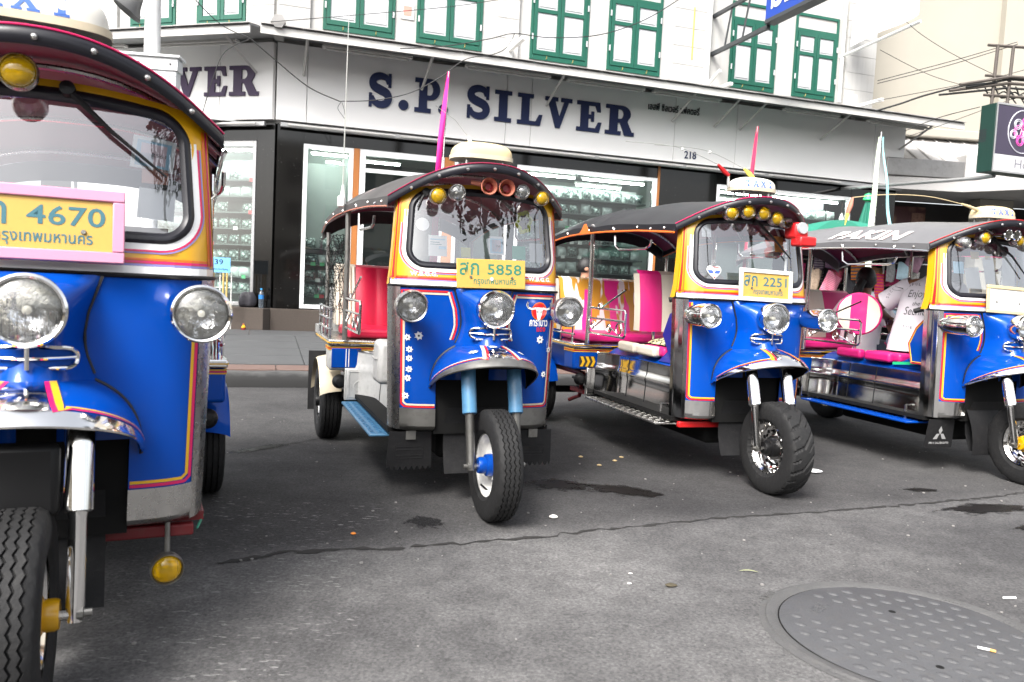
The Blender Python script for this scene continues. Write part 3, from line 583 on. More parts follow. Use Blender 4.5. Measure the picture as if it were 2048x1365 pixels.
fbox(RF, -.02, 11.1, -.3, .05, .10, .645).build('plinth', PLINTH, SHOP, smooth=False, bevel=.01); fbox(LF, .0, 8.0, -.3, .22, .10, .644).build('plinth', PLINTH, SHOP, smooth=False, bevel=.01)
fbox(RF, .62, 1.5, .051, .30, .2, .45).build('step', M('grey_concrete', (.22, .22, .215), .85, 0, 0, .15, 6, bump=.3), SHOP, smooth=False, bevel=.01)
# interior
fbox(RF, 3.6, 10.1, -3.3, -3.2, .6, 3.3).build('back_wall', ROOMW, SHOP, smooth=False); fbox(RF, .1, 3.55, -3.3, -3.2, .6, 3.3).build('back_wall', M('dim_shop_wall', (.06, .075, .07), .7), SHOP, smooth=False)  # wall behind the door coloured darker to paint in the dim interior
fbox(RF, -3.2, 10.1, -5.0, -.22, 3.305, 3.32).build('ceiling', M('shop_ceiling', (.55, .57, .56), .8), SHOP, smooth=False)
fbox(RF, -3.2, 10.1, -5.0, -.305, .60, .645).build('shop_floor', M('shop_floor', (.22, .21, .20), .3), SHOP, smooth=False)
fbox(RF, 3.55, 3.60, -3.2, -.21, .65, 3.3).build('partition', ROOMW, SHOP, smooth=False); fbox(RF, 7.0, 7.05, -3.2, -.21, .65, 3.3).build('partition', ROOMW, SHOP, smooth=False)
fbox(LF, 3.5, 3.55, -4, -.21, .65, 3.3).build('partition', ROOMW, SHOP, smooth=False); fbox(LF, -.6, 3.5, -1.6, -1.5, .65, 3.3).build('back_wall', ROOMW, SHOP, smooth=False)
for face, a, b, o in ((RF, .48, 1.05, -.16), (RF, .75, 1.02, -.9), (RF, 1.3, 1.9, -.5), (RF, 3.72, 4.72, -.16), (RF, 4.82, 5.98, -.16), (RF, 5.0, 5.9, -.9), (RF, 7.4, 8.3, -.16), (RF, 8.5, 9.95, -.16), (RF, 7.5, 8.6, -1.0), (LF, .36, 1.5, -.16), (LF, 1.7, 2.9, -.16)):
    fbox(face, a, b, o - .03, o + .03, 2.965, 3.0).build('lamp_batten', FIX, SHOP, smooth=False); MB().tube([face(a + .03, o + .01, 2.945), face(b - .03, o + .01, 2.945)], .014, 8).build('lit_tube', TUBE, SHOP)
LEDG = M('green_led', (.02, .85, .30), .5, emis=2.0); LEDR = M('red_led', (.85, .03, .05), .5, emis=1.2)
o = put_text('S.P. SILVER', 'lit_lettering', LEDG, SHOP, RF(1.42, -.35, 2.24), (1, 0, 0), (0, 0, 1), .95, .13, bold=.02); fbox(RF, 1.42, 1.58, -.36, -.35, 1.28, 1.31).build('red_led_strip', LEDR, SHOP, smooth=False)
fbox(RF, 1.30, 2.4, -1.2, -.7, .65, 1.20).build('counter', M('dark_counter', (.05, .04, .035), .3), SHOP, smooth=False, bevel=.01); fbox(RF, 1.30, 2.4, -.72, -.69, 1.205, 1.235).build('counter_edge', STEEL, SHOP, smooth=False)
# display shelves and the packets on them
def packet_material():
    m, nt, p, co = base_mat('clear_packet'); n = nt.nodes.new('ShaderNodeTexVoronoi'); n.inputs['Scale'].default_value = 28; nt.links.new(co, n.inputs['Vector'])
    oi = nt.nodes.new('ShaderNodeObjectInfo'); c = _mix(nt, _ramp(nt, n.outputs['Distance'], .1, .6), (.80, .86, .84), (.22, .29, .28)); c = _mix(nt, 1.0, c, _ramp(nt, oi.outputs['Random'], 0, 1, (.55, .58, .57), (1.1, 1.1, 1.05)), 'MULTIPLY'); nt.links.new(c, p.inputs['Base Color']); p.inputs['Roughness'].default_value = .16; p.inputs['Metallic'].default_value = .35
    b = nt.nodes.new('ShaderNodeBump'); b.inputs['Strength'].default_value = .8; b.inputs['Distance'].default_value = .02; nt.links.new(n.outputs['Distance'], b.inputs['Height']); nt.links.new(b.outputs[0], p.inputs['Normal']); return m
PKM = packet_material(); PKM2 = M('packet_paper_insert', (.60, .66, .64), .35, .1, .4, .2, 30, bump=.5, bscale=60)
def packet_mesh(seed, mat):
    r = random.Random(seed); mb = MB()
    def f(u, v):
        e = (sin(pi * u) * sin(pi * v)) ** .5; return Vector(((u - .5) * .185, -.05 * e - .012 * r.random() * e, .155 * v))
    mb.grid(f, 7, 6); mb.grid(lambda u, v: Vector(((u - .5) * .185, .02 * (sin(pi * u) * sin(pi * v)) ** .5, .155 * v)), 3, 3, flip=True)
    o = mb.build('silver_packet', mat); me = o.data; bpy.data.objects.remove(o); return me
PK = [packet_mesh(i, PKM if i < 4 else PKM2) for i in range(6)]
ORD = ['first', 'second', 'third', 'fourth', 'fifth', 'sixth', 'seventh', 'eighth', 'ninth', 'tenth', 'eleventh', 'twelfth', 'thirteenth']
def display(face, ang, s0, s1, name, where, zs, cols):
    U = thing('display_shelf', f'grey display shelves stocked with silver packets, {where}', 'display shelf', (CX, CY, 0), A18)
    fbox(face, s0, s1, -.60, -.57, .66, 2.86).build('back_board', ROOMW, U, smooth=False)
    for z in zs: fbox(face, s0, s1, -.565, -.20, z - .022, z - .002).build('shelf', SHELF, U, smooth=False)
    w_ = (s1 - s0) / cols; CARDS = [M('price_card_white', (.75, .75, .72), .6), M('price_card_green', (.10, .45, .20), .6), M('price_card_red', (.55, .04, .05), .6)]
    for k in range(len(zs) * 2):
        z = random.choice(zs); s_ = random.uniform(s0 + .1, s1 - .2); fbox(face, s_, s_ + .07, -.197, -.194, z - .035, z + .02).build('price_card', random.choice(CARDS), U, smooth=False)
    for zi, z in enumerate(zs):
        for k in range(cols):
            if random.random() < .04: continue
            o = link('silver_packet', random.choice(PK), None)
            q = face(s0 + (k + .5) * w_ + random.uniform(-.012, .012), -.27 - random.uniform(0, .04), z); w0 = Matrix.Rotation(A18, 3, 'Z') @ q
            o.location = (CX + w0.x, CY + w0.y, q.z); o.rotation_euler = (random.uniform(-.12, .12) + -.12, random.uniform(-.05, .05), ang + random.uniform(-.25, .25))
            o.scale = (w_ / .2 * random.uniform(.9, 1.05), 1, random.uniform(.9, 1.12)); tag(o, f'clear silver packet, {ORD[len(zs) - 1 - zi]} shelf down, {ORD[k]} from left, {where}', 'packet', f'silver packets {where}')
display(RF, A18, 3.72, 6.04, 'a', 'wide window behind middle tuk-tuks', [.95, 1.19, 1.43, 1.67, 1.91, 2.15, 2.39, 2.63], 12)
display(RF, A18, 7.35, 10.0, 'b', 'window right of granite pier', [2.15, 2.39, 2.63], 13)
display(LF, -_a2, .36, 2.2, 'c', 'left window beside corner pier', [.85, 1.09, 1.33, 1.57, 1.81, 2.05, 2.29, 2.53], 9)
display(RF, A18, .44, 1.06, 'd', 'narrow window at corner', [.85, 1.09, 1.33, 1.57], 3)
# ------------------------------------------------------------------ tuk-tuks
# local frame: +x to the right when looking at the front, +y to the rear, origin on the ground under the front axle
_px = [0, .15, .28, .34, .385, .42, .44, .452, .457]; _py = [.300, .302, .310, .320, .338, .365, .395, .432, .47]
def plan(x): return interp(abs(x), _px, _py)
def kz(z): return 1 - .055 * max(0, min(1, (1.11 - z) / .73))
def front(x, z, off=0): return Vector((x * kz(z), plan(x) - off, z))
def wsf(x, z, off=0):
    return Vector((x, plan(x) - off + (z - 1.11) * .20, z))
def rrect(d, n=10):
    """windscreen opening grown by d"""
    pts = []; r = .07 + d; hb = .372 + d; ht = .358 + d; z0 = 1.222 - d; z1 = 1.562 + d
    for cx, cz, a0 in ((hb - r, z0 + r, -90), (ht - r, z1 - r, 0), (-(ht - r), z1 - r, 90), (-(hb - r), z0 + r, 180)):
        for i in range(n + 1):
            a = radians(a0 + 90 * i / n); x = cx + r * cos(a); z = cz + r * sin(a)
            if z > 1.4: z += .030 * max(0, 1 - (x / .36) ** 2) * (z - 1.4) / .16
            pts.append((x, z))
        if a0 in (-90, 90):   # subdivide the sides
            continue
    out = []
    k = len(pts)
    for i in range(k):
        p, q = pts[i], pts[(i + 1) % k]; out.append(p)
        L = sqrt((p[0] - q[0]) ** 2 + (p[1] - q[1]) ** 2); m = int(L / .06)
        if m > 1:
            for j in range(1, m):
                t = j / m; x = p[0] + (q[0] - p[0]) * t; z = p[1] + (q[1] - p[1]) * t
                if z > 1.5 and abs(q[1] - p[1]) < .05: z = (1.562 + d) + .030 * max(0, 1 - (x / .36) ** 2) * ((1.562 + d) - 1.4) / .16
                out.append((x, z))
    return out
def x_out(z): return .456 - .028 * max(0, (z - 1.11)) / .45
def z_top(x): return 1.585 + .055 * (1 - (x / .43) ** 2)
def outer_loop(inner):
    res = []; cz = 1.36
    for x, z in inner:
        dx, dz = x, z - cz; lo, hi = 1.0, 6.0
        for _ in range(30):
            m = (lo + hi) / 2; X, Z = dx * m, cz + dz * m
            if abs(X) <= x_out(Z) and 1.137 <= Z <= z_top(X): lo = m
            else: hi = m
        res.append((dx * lo, cz + dz * lo))
    return res
def fendA(t):
    a = pi * t; s = max(0, sin(a)); x = -.268 * cos(a); return Vector((x * .97, plan(x) - .004, .595 + .245 * s ** .75))
def fendB(t):
    a = pi * t; s = max(0, sin(a)); x = -.262 * cos(a); return Vector((x, .325 - .43 * s ** .75, .585 + .172 * s ** .6))
def fend(t, u, off=0):
    t = max(0, min(1, t)); A, B = fendA(t), fendB(t); C = Vector((B.x * 1.05, A.y * .22 + B.y * .78, A.z + .004)); C.z = max(C.z, B.z + .02)
    p = A * (1 - u) ** 2 + C * 2 * u * (1 - u) + B * u * u
    if off:
        d = p - Vector((0, .2, .60)); d.normalize(); p = p + d * off
    return p
def podw(z): return interp(z, [.78, .82, .88, .93, 1.0, 1.11], [.160, .145, .122, .112, .122, .158])
def podd(z): return interp(z, [.78, .82, .86, .92, 1.0, 1.06, 1.09, 1.11], [.235, .21, .188, .172, .155, .12, .07, .02])
def pod(a, z, off=0):
    x = a * podw(z); return Vector((x * kz(z), plan(x) - podd(z) * (1 - abs(a) ** 2.3) - .003 - off, z))
def roof_hw(y): return .474 + .106 * max(0, min(1, (y - .4) / 1.9))
def roof_zt(y): return 1.722 + .028 * min(1, max(0, (y - .2) / .7)) - (.085 * ((y - 1.75) / .8) ** 2 if y > 1.75 else 0)
def roofp(u, v, off=0):
    yf = .215 + .255 * abs(u) ** 2; y = yf + (2.56 - yf) * v; hw = roof_hw(y)
    drop = .185 - .030 * min(1, max(0, (y - .4) / 1.0))
    return Vector((u * hw, y, roof_zt(y) - drop * abs(u) ** (2.2 + .9 * min(1, max(0, (y - .45) / .5))) + off))

def tyre_mesh(R, wd, kind, nth=96):
    mb = MB(); hw = wd / 2; rb = R - .118
    prof = [(-.78, rb - R), (-.98, rb - R + .018), (-1.05, -.062), (-1.0, -.030), (-.90, -.012)]
    tread = []
    if kind == 'v':
        m = 22; tread = [(-.80 + 1.6 * i / m, -.004 * abs(-.80 + 1.6 * i / m) ** 2 * 2, 0) for i in range(m + 1)]; nth = 210
    else:
        gs = (-.54, -.18, .18, .54); tread = [(-.80, -.004, .5)]
        for g in gs: tread += [(g - .055, -.0005, 1), (g - .035, -.010, 1), (g + .035, -.010, 1), (g + .055, -.0005, 1)]
        tread += [(.80, -.004, .5)]
    P = [(a, b, 0) for a, b in prof] + tread + [(-a, b, 0) for a, b in prof[::-1]]
    n = len(P)
    for i in range(nth):
        th = 2 * pi * i / nth; zg = (.065 if i % 2 else -.065) if kind == 'z' else (.02 if i % 2 else -.02)
        for (a, d, zf) in P:
            lx = a + zg * zf; dd = d
            if kind == 'v' and abs(a) <= .80:
                ph = (i / nth * 13 + .55 * a + .28 * abs(a)) % 1.0
                if ph < .13 or (abs(a) > .3 and .5 < ph < .58): dd = d - .008
            if zf == .5 and kind != 'v': dd = d - (.004 if (i // 2) % 2 else 0)
            r = R + dd; mb.v.append((lx * hw, r * cos(th), r * sin(th)))
    for i in range(nth):
        j = (i + 1) % nth
        for k in range(n - 1): mb.f.append((i * n + k, i * n + k + 1, j * n + k + 1, j * n + k))
    return mb
def move(mb, c): mb.v = [(p[0] + c[0], p[1] + c[1], p[2] + c[2]) for p in mb.v]; return mb
def wheel(root, c, R, wd, kind, rimmat, hubmat, holes=False, name='front_wheel'):
    t = move(tyre_mesh(R, wd, kind), c).build(name, TYRE, root, angle=28)
    rb = R - .118; hw = wd / 2; rm = MB()
    prof = [(rb + .006, -hw * .80), (rb + .012, -hw * .74), (rb - .004, -hw * .70), (rb - .020, -hw * .45), (rb - .024, -.005), (rb - .045, .004), (.075, -.006), (.070, -.016), (.0, -.016)]
    for sgn in (1, -1): rm.lathe([(r, h * sgn) for r, h in prof], c, (1, 0, 0), 36)
    rim = rm.build('rim', rimmat, t, angle=30)
    hb = MB().lathe([(.0, -.085), (.036, -.085), (.040, -.075), (.040, -.05), (.052, -.045), (.056, .0), (.052, .045), (.040, .05), (.040, .075), (.036, .085), (0, .085)], c, (1, 0, 0), 20)
    hb.build('hub', hubmat, t)
    if holes:
        h = MB()
        for sgn in (-1, 1):
            for k in range(12):
                a = 2 * pi * k / 12; h.lathe([(.0, .0), (.0115, .0), (.0115, .004)], (c[0] + sgn * .0135, c[1] + .098 * cos(a), c[2] + .098 * sin(a)), (sgn, 0, 0), 10)
        h.build('vent_holes', BLACK, t)
    v = MB().tube([(c[0] - hw * .35, c[1] + .02, c[2] - rb + .02), (c[0] - hw * .9, c[1] + .03, c[2] - rb + .05)], .005, 6); v.build('valve', RUB, t)
    return t
def lamp(root, name, c, r, depth, shell, lens, bullet=0.0, flutes=False, d=(0, -1, 0), ring=None, hood=0):
    """round lamp whose face looks along d; c is the centre of the lens"""
    d = Vector(d).normalized(); c = Vector(c); pr = [(r * 1.04, -.004), (r * 1.06, -.012), (r * 1.02, -.025)]
    if bullet:
        for k in range(1, 11): q = k / 10; pr.append((r * 1.02 * (1 - q ** 2.4) ** .6 + .002, -.025 - bullet * q))
    else: pr += [(r * .98, -depth * .55), (r * .72, -depth * .9), (r * .3, -depth), (0, -depth)]
    b = MB().lathe(pr, c, d, 28); body = b.build(name, shell, root)
    rg = MB().lathe([(r * .90, -.004), (r * .92, .006), (r * .99, .010), (r * 1.06, .004), (r * 1.065, -.012)], c, d, 32); rg.build('lamp_ring', ring or shell, body)
    MB().lathe([(r * .93, -.002), (r * .85, -.022), (r * .62, -.042), (r * .32, -.055), (.0, -.058)], c, d, 28).build('reflector', REFL, body)
    MB().lathe([(0, -.018), (r * .13, -.02), (r * .15, -.035), (r * .15, -.055)], c, d, 12).build('bulb', BULB, body)
    ln = MB().lathe([(r * .92, .000), (r * .80, .010), (r * .5, .018), (r * .2, .021), (0, .0215)], c, d, 32)
    ln.build('lens', lens, body)
    if flutes:
        s = d.cross(Vector((0, 0, 1))).normalized(); m = MB()
        for k in range(-4, 5):
            q = k * r * .19; h = sqrt(max(0, (r * .86) ** 2 - q * q)); m.tube([c + s * q + d * .004 + Vector((0, 0, -h)), c + s * q + d * .008 + Vector((0, 0, -h * .05))], .0013, 4)
        m.build('lens_flutes', LENS, body)
    if hood:
        hd = MB()
        def hf(u, v):
            a = radians(15 + 150 * u); e = Vector((0, 0, 1)).cross(d).normalized()
            rr = r * (1.07 - .10 * v); return c + d * (.012 + .030 * v * sin(pi * u) ** .6) + (e * cos(a) + Vector((0, 0, 1)) * sin(a)) * rr
        hd.grid(hf, 16, 3); hd.build('lamp_visor', shell, body)
    return body
def taxi_sign(root, c, a, b, h, mat, text, base=CREAM):
    mb = MB(); p_, q_ = 3.2, 3.0; c = Vector(c)
    def f(u, v):
        th = 2 * pi * u; ph = pi / 2 * v; ce, se = cos(th), sin(th)
        rr = max(0, cos(ph)) ** (2 / q_)
        return c + Vector((a * rr * math.copysign(abs(ce) ** (2 / p_), ce), b * rr * math.copysign(abs(se) ** (2 / p_), se), h * sin(ph) ** (2 / q_)))
    mb.grid(f, 48, 14, closeu=True); s = mb.build('taxi_sign', mat, root, angle=60); t = bvh(mb)
    MB().grid(lambda u, v: c + Vector((a * 1.04 * math.copysign(abs(cos(2 * pi * u)) ** .69, cos(2 * pi * u)), b * 1.06 * math.copysign(abs(sin(2 * pi * u)) ** .69, sin(2 * pi * u)), -.018 + .022 * v)), 48, 1, closeu=True).add([], []).build('sign_base', base, s)
    fl = MB(); n = 48; vs = [c + Vector((a * 1.035 * math.copysign(abs(cos(2 * pi * i / n)) ** .69, cos(2 * pi * i / n)), b * 1.055 * math.copysign(abs(sin(2 * pi * i / n)) ** .69, sin(2 * pi * i / n)), -.017)) for i in range(n)]
    fl.add(vs, [tuple(range(n))]); fl.build('sign_tray', base, s)
    for sx in (-.6, .6):
        for sy in (-.6, .6): MB().tube([c + Vector((a * sx, b * sy, -.015)), c + Vector((a * sx, b * sy, -.055))], .007, 6).build('bracket', STEEL, s)
    if text:
        W = a * 1.42; lw = W / 4
        for i, ch in enumerate('TAXI'):
            w_ = lw * .72 * (SLAB[ch][0] / .9)
            put_letter(ch, text, s, c + Vector((-W / 2 + lw * (i + .5) - w_ / 2, -.5, h * .06)), (1, 0, 0), (0, 0, 1), w_, h * .55, 0, target=t, off=.0015)
    return s
def hole_sticker(parent, fn, x, z, r=.022):
    pts = []; k = 14
    for i in range(k * 2):
        a = pi * i / k; rr = r * (1.0 if i % 4 == 0 else .62 + .12 * random.random()); pts.append((x + rr * cos(a), z + rr * sin(a)))
    m = MB(); m.add([fn(x, z)] + [fn(*p) for p in pts], [(0, 1 + i, 1 + (i + 1) % len(pts)) for i in range(len(pts))])
    o = m.build('bullet_hole_sticker', PLATEW, parent, smooth=False)
    m = MB(); q = [(x + r * .24 * cos(2 * pi * i / 8), z + r * .24 * sin(2 * pi * i / 8)) for i in range(8)]
    f2 = lambda a, b: fn(a, b) + Vector((0, -.001, 0)); m.add([f2(*p) for p in q], [tuple(range(8))]); m.build('sticker_centre', INK, o, smooth=False)
def scroll(p, dy, dz, turns=1.2, r0=.05, n=26, flip=1):
    """spiral in the plane x = const starting at p"""
    out = []
    for i in range(n + 1):
        t = i / n; a = turns * 2 * pi * t; r = r0 * (1 - .82 * t); out.append(Vector((p[0], p[1] + dy * (r0 - r * cos(a)), p[2] + dz * flip * r * sin(a))))
    return out

def tuktuk(loc, yaw, label, C):
    R = thing('tuk_tuk', label, 'tuk-tuk', loc, yaw, 'tuk-tuks parked in a row outside the silver shop')
    trim = C.get('trim', CHROME); blue = C.get('blue', BLUE); wh = C.get('white', WHT); ye = C.get('yellow', YEL)
    s1, s2 = C.get('stripes', (GOLD, MAG)); rnd = random.Random(C['seed'])
    # --- front panels
    for sg in (-1, 1):
        mb = MB()
        mb.grid(lambda u, v: front(sg * (.238 + (.418 - .238) * u), .488 + (.64 - .488) * v), 10, 4, flip=sg < 0)
        mb.grid(lambda u, v: front(sg * (.05 + (.418 - .05) * u), .64 + (1.10 - .64) * v), 18, 10, flip=sg < 0)
        fp = mb.build('front_panel', blue, R, angle=50)
        jm = MB(); prof = [(.418, plan(.418) - .004), (.436, .383), (.450, .415), (.458, .445), (.460, .485), (.452, .492), (.40, .492)]
        jm.grid(lambda u, v: Vector((sg * interp(u * 6, range(7), [p[0] for p in prof]) * kz(.38 + .735 * v), interp(u * 6, range(7), [p[1] for p in prof]), .38 + .73 * v)), 24, 8, flip=sg < 0)
        jm.build('door_jamb', C.get('jamb', CHROME), R)
        bs = MB(); bs.grid(lambda u, v: front(sg * (.238 + (.420 - .238) * u), .372 + .120 * v, .006 - (.05 * (1 - v * 4) ** 2 if v < .25 else 0)), 12, 8, flip=sg < 0)
        bs.build('bumper_panel', C.get('bumper', trim), R)
        # pin stripes
        for k, (mt, o_) in enumerate(((s2, 0), (s1, .012))):
            e = .411 - o_ * .8; b = .500 + o_ * .9
            path = [(sg * e, 1.085), (sg * e, .80), (sg * e, .56), (sg * e, b + .012), (sg * (e - .014), b), (sg * .33, b), (sg * .242, b)]
            if C.get('boxed'): path = [(sg * (.185), 1.085 - o_), (sg * .30, 1.085 - o_), (sg * e, 1.085 - o_)] + path[1:]
            m = MB(); P = []
            for i in range(len(path) - 1):
                for j in range(5): P.append((path[i][0] + (path[i + 1][0] - path[i][0]) * j / 5, path[i][1] + (path[i + 1][1] - path[i][1]) * j / 5))
            P.append(path[-1]); m.ribbon(P, .009, lambda x, z: front(x, z, .0022)); m.build('pin_stripe', mt, fp, smooth=False)
            if C.get('boxed'):
                m = MB(); g = o_; P = [(sg * (podw(z) + .022 + g), z) for z in (1.085, 1.04, 1.0, .96, .92, .89, .86, .845)]
                m.ribbon(P, .009, lambda x, z: front(x, z, .0024)); m.build('pin_stripe', mt, fp, smooth=False)
    # --- belt, pod, seams
    bl = MB(); P = [Vector((sg_ * x, plan(x) - .006, 1.108)) for sg_, xs in ((-1, [.458, .452, .44, .42, .385, .34, .28, .15]), (1, [0, .15, .28, .34, .385, .42, .44, .452, .458])) for x in xs]
    bl.tube(P, .007, 6); bl.build('belt_moulding', C.get('belt', BLACK), R)
    pd = MB(); pd.grid(lambda u, v: pod(2 * u - 1, .785 + (1.104 - .785) * v), 28, 18); po = pd.build('headlamp_pod', blue, R, angle=60)
    for sg in (-1, 1):
        MB().tube([pod(sg * 1.0, z, .001) for z in (.83, .85, .88, .91, .95, 1.0, 1.05, 1.103)], .0055, 6).build('seam_strip', SEAL, po)
    lamp(R, 'headlamp', (0, .075, 1.012), .087, .12, CHROME, LENS, flutes=True, ring=CHROME, hood=.8 if C.get('hood') else 0)
    # grille
    g = MB(); yg = pod(0, .888).y - .012; pts = []
    for cx, a0 in ((.082, -90), (-.082, 90)):
        for i in range(9): a = radians(a0 + 180 * i / 8); pts.append((cx + .026 * cos(a), .890 + .026 * sin(a)))
    gy = lambda x, z: Vector((x, yg + .055 * (abs(x) / .11) ** 2.2, z))
    g.tube([gy(*p) for p in pts], .006, 8, closed=True); g.tube([gy(x, .890) for x in (-.105, -.07, -.035, 0, .035, .07, .105)], .004, 6)
    g.tube([gy(0, .862) + Vector((0, -.004, 0)), gy(0, .918) + Vector((0, -.004, 0))], .006, 6); g.build('grille', CHROME, R)
    MB().grid(lambda u, v: gy(-.098 + .196 * u, .868 + .044 * v) + Vector((0, .010, 0)), 10, 1).build('grille_backing', BLUE2, R)
    # --- front mudguard
    fm = MB(); fm.grid(lambda u, v: fend(u, v), 40, 14); fe = fm.build('front_mudguard', blue, R, angle=60)
    MB().grid(lambda u, v: fend(u, .06 + .94 * v, -.006), 30, 8, flip=True).build('mudguard_lining', DARK, fe)
    MB().grid(lambda u, v: fend(.015 + .97 * u, .80 + .20 * v, .003), 40, 3).build('mudguard_trim', trim, fe, angle=60)
    MB().tube([fend(i / 40, 1.0) for i in range(1, 40)], .005, 6).build('mudguard_bead', trim, fe)
    MB().tube([fendA(i / 40) + Vector((0, -.004, .003)) for i in range(41)], .0055, 6).build('mudguard_seam', SEAL, fe)
    MB().grid(lambda u, v: fend(.5 + (u - .5) * (.05 + .11 * v), .10 + .72 * v, .0028), 6, 10).build('mudguard_crest', CHROME, fe)
    for k, mt in enumerate((s2, s1)):
        o_ = k * .022
        for sg in (-1, 1):
            P = [(.5 + sg * (.035 + .058 * q + o_ * .6), .12 + (.70 - o_) * q) for q in [i / 8 for i in range(9)]] + [(.5 + sg * (.10 + .355 * i / 14), .765 - o_ * 1.3 - .06 * (i / 14) ** 2) for i in range(1, 15)]
            MB().ribbon(P, .020, lambda a, b: fend(a, b, .0036 + .0003 * k)).build('pin_stripe', mt, fe, smooth=False)
    # --- wheel well, fork, front wheel
    MB().bb(-.225, .225, .325, .42, .36, .80).build('wheel_well', DARK, R)
    ff = MB(); ff.grid(lambda u, v: Vector((-.17 + .34 * u, .29 + .05 * sin(pi * v), .16 + .34 * v)), 4, 6); ff.build('inner_mudflap', RUB, R)
    fk = C.get('fork', CHROME)
    for sg in (-1, 1):
        u = MB().tube([(sg * .118, .135, .775), (sg * .118, .058, .51), (sg * .118, .056, .505)], [.036, .036, .030], 16).build('fork', fk, R)
        MB().tube([(sg * .118, .060, .515), (sg * .118, .056, .495), (sg * .118, .0045, .285), (sg * .118, -.001, .245)], [.027, .022, .022, .018], 12).build('fork_leg', C.get('forkleg', CHROME), u)
        MB().lathe([(0, 0), (.020, 0), (.020, .014), (.011, .016), (.011, .034), (0, .034)], (sg * .122, 0, .265), (sg, 0, 0), 10).build('axle_nut', WORN, u)
    MB().bb(-.16, .16, .08, .19, .72, .775).build('fork_crown', BLACK, R, bevel=.01)
    MB().tube([(-.13, 0, .265), (.13, 0, .265)], .013, 10).build('axle', STEEL, R)
    wheel(R, (0, 0, .268), .268, C.get('tw', .125), C['tread'], C['rim'], C['hub'], C.get('holes', False))
    # --- windscreen frame
    L0 = rrect(0); n = len(L0)
    def band(d0, d1, mat, name, par, off=.0, raise_=0, zmax=9):
        a, b = rrect(d0), rrect(d1); m = MB(); k = 5 if raise_ else 1; rows = []
        for j in range(k + 1):
            t = j / k; h = off + raise_ * sin(pi * t); rows.append([wsf(a[i][0] + (b[i][0] - a[i][0]) * t, a[i][1] + (b[i][1] - a[i][1]) * t, h) for i in range(n)])
        for r_ in rows: m.v += [tuple(p) for p in r_]
        for j in range(k):
            for i in range(n):
                if a[i][1] < zmax: m.f.append((j * n + i, j * n + (i + 1) % n, (j + 1) * n + (i + 1) % n, (j + 1) * n + i))
        return m.build(name, mat, par)
    inn = rrect(.020); out = outer_loop(inn); m = MB(); K = 5
    for j in range(K + 1):
        for i in range(n): q = j / K; m.v.append(tuple(wsf(inn[i][0] + (out[i][0] - inn[i][0]) * q, inn[i][1] + (out[i][1] - inn[i][1]) * q)))
    for j in range(K):
        for i in range(n): m.f.append((j * n + i, j * n + (i + 1) % n, (j + 1) * n + (i + 1) % n, (j + 1) * n + i))
    fr = m.build('windscreen_frame', ye, R)
    band(.016, .040, wh, 'white_surround', fr, .0012, 0, 1.50); band(-.010, .026, SEAL, 'rubber_seal', fr, -.004, .016)
    band(.040, .0455, C.get('line', MAG), 'pin_stripe', fr, .0025, 0, 1.46); band(.047, .051, LILAC, 'pin_stripe', fr, .0025, 0, 1.44)
    # header: thickness behind frame and pillars returning to the rear
    for sg in (-1, 1):
        MB().grid(lambda u, v: Vector((sg * (x_out(1.11 + .46 * v) + .002 - .07 * max(0, u * 2 - 1)), wsf(x_out(1.11 + .46 * v), 1.11 + .46 * v).y + .055 * min(1, u * 2), 1.11 + .46 * v)), 2, 6, flip=sg < 0).build('pillar', C.get('pillar', ye), R)
        for k, mt in enumerate((C.get('line', MAG), ORANGE)):
            MB().ribbon([(sg * (x_out(z) - .006 - .009 * k), z) for z in (1.145, 1.2, 1.26, 1.32, 1.38, 1.44, 1.50, 1.55)], .006, lambda x, z: wsf(x, z, .0025)).build('pin_stripe', mt, fr, smooth=False)
    xs = [-.454 + .908 * i / 40 for i in range(41)]
    for z, wd, mt in ((1.1235, .022, wh), (1.1385, .0065, LILAC), (1.147, .008, C.get('line', MAG)), (1.1555, .005, ORANGE)):
        MB().ribbon([(x, z) for x in xs], wd, lambda x, z: wsf(max(-.456, min(.456, x)), z, .0035)).build('belt_stripe', mt, fr, smooth=False)
    gm = MB(); gp = [wsf(x, z, -.004) for x, z in rrect(.004)]; cz = 1.39
    for j in range(7):
        q = 1 - j / 7; gm.v += [tuple(wsf(x * q, cz + (z - cz) * q, -.004)) for x, z in rrect(.004)]
    gm.v.append(tuple(wsf(0, cz, -.004)))
    for j in range(6):
        for i in range(n): gm.f.append((j * n + i, j * n + (i + 1) % n, (j + 1) * n + (i + 1) % n, (j + 1) * n + i))
    for i in range(n): gm.f.append((6 * n + i, 6 * n + (i + 1) % n, 7 * n))
    gm.build('windscreen', GLASS, R, angle=80)
    # --- number plate
    pc = C['plate']; px, pz, pw, ph = pc['x'], pc['z'], pc['w'], pc['h']; py = .262; tl = Matrix.Rotation(pc.get('tilt', 0), 3, 'Y') @ Matrix.Rotation(-.10, 3, 'X')
    def pl(x, z, o=0): return Vector((px, py, pz)) + tl @ Vector((x, -o, z))
    m = MB().box((0, 0, 0), (pw, .006, ph)); m.v = [tuple(Vector((px, py, pz)) + tl @ Vector(p)) for p in m.v]; plt = m.build('number_plate', pc['face'], R, bevel=.004)
    if pc.get('frame'):
        m = MB(); bw = pc.get('bw', .022)
        for (cx, cz_, sx, sz) in ((0, ph / 2 + bw / 2 - .004, pw + 2 * bw - .008, bw), (0, -ph / 2 - bw / 2 + .004, pw + 2 * bw - .008, bw), (-pw / 2 - bw / 2 + .004, 0, bw, ph - .009), (pw / 2 + bw / 2 - .004, 0, bw, ph - .009)):
            k = MB().box((cx, -.004, cz_), (sx, .014, sz)); m.add([Vector((px, py, pz)) + tl @ Vector(p) for p in k.v], k.f)
        m.build('plate_frame', pc['frame'], plt, bevel=.003)
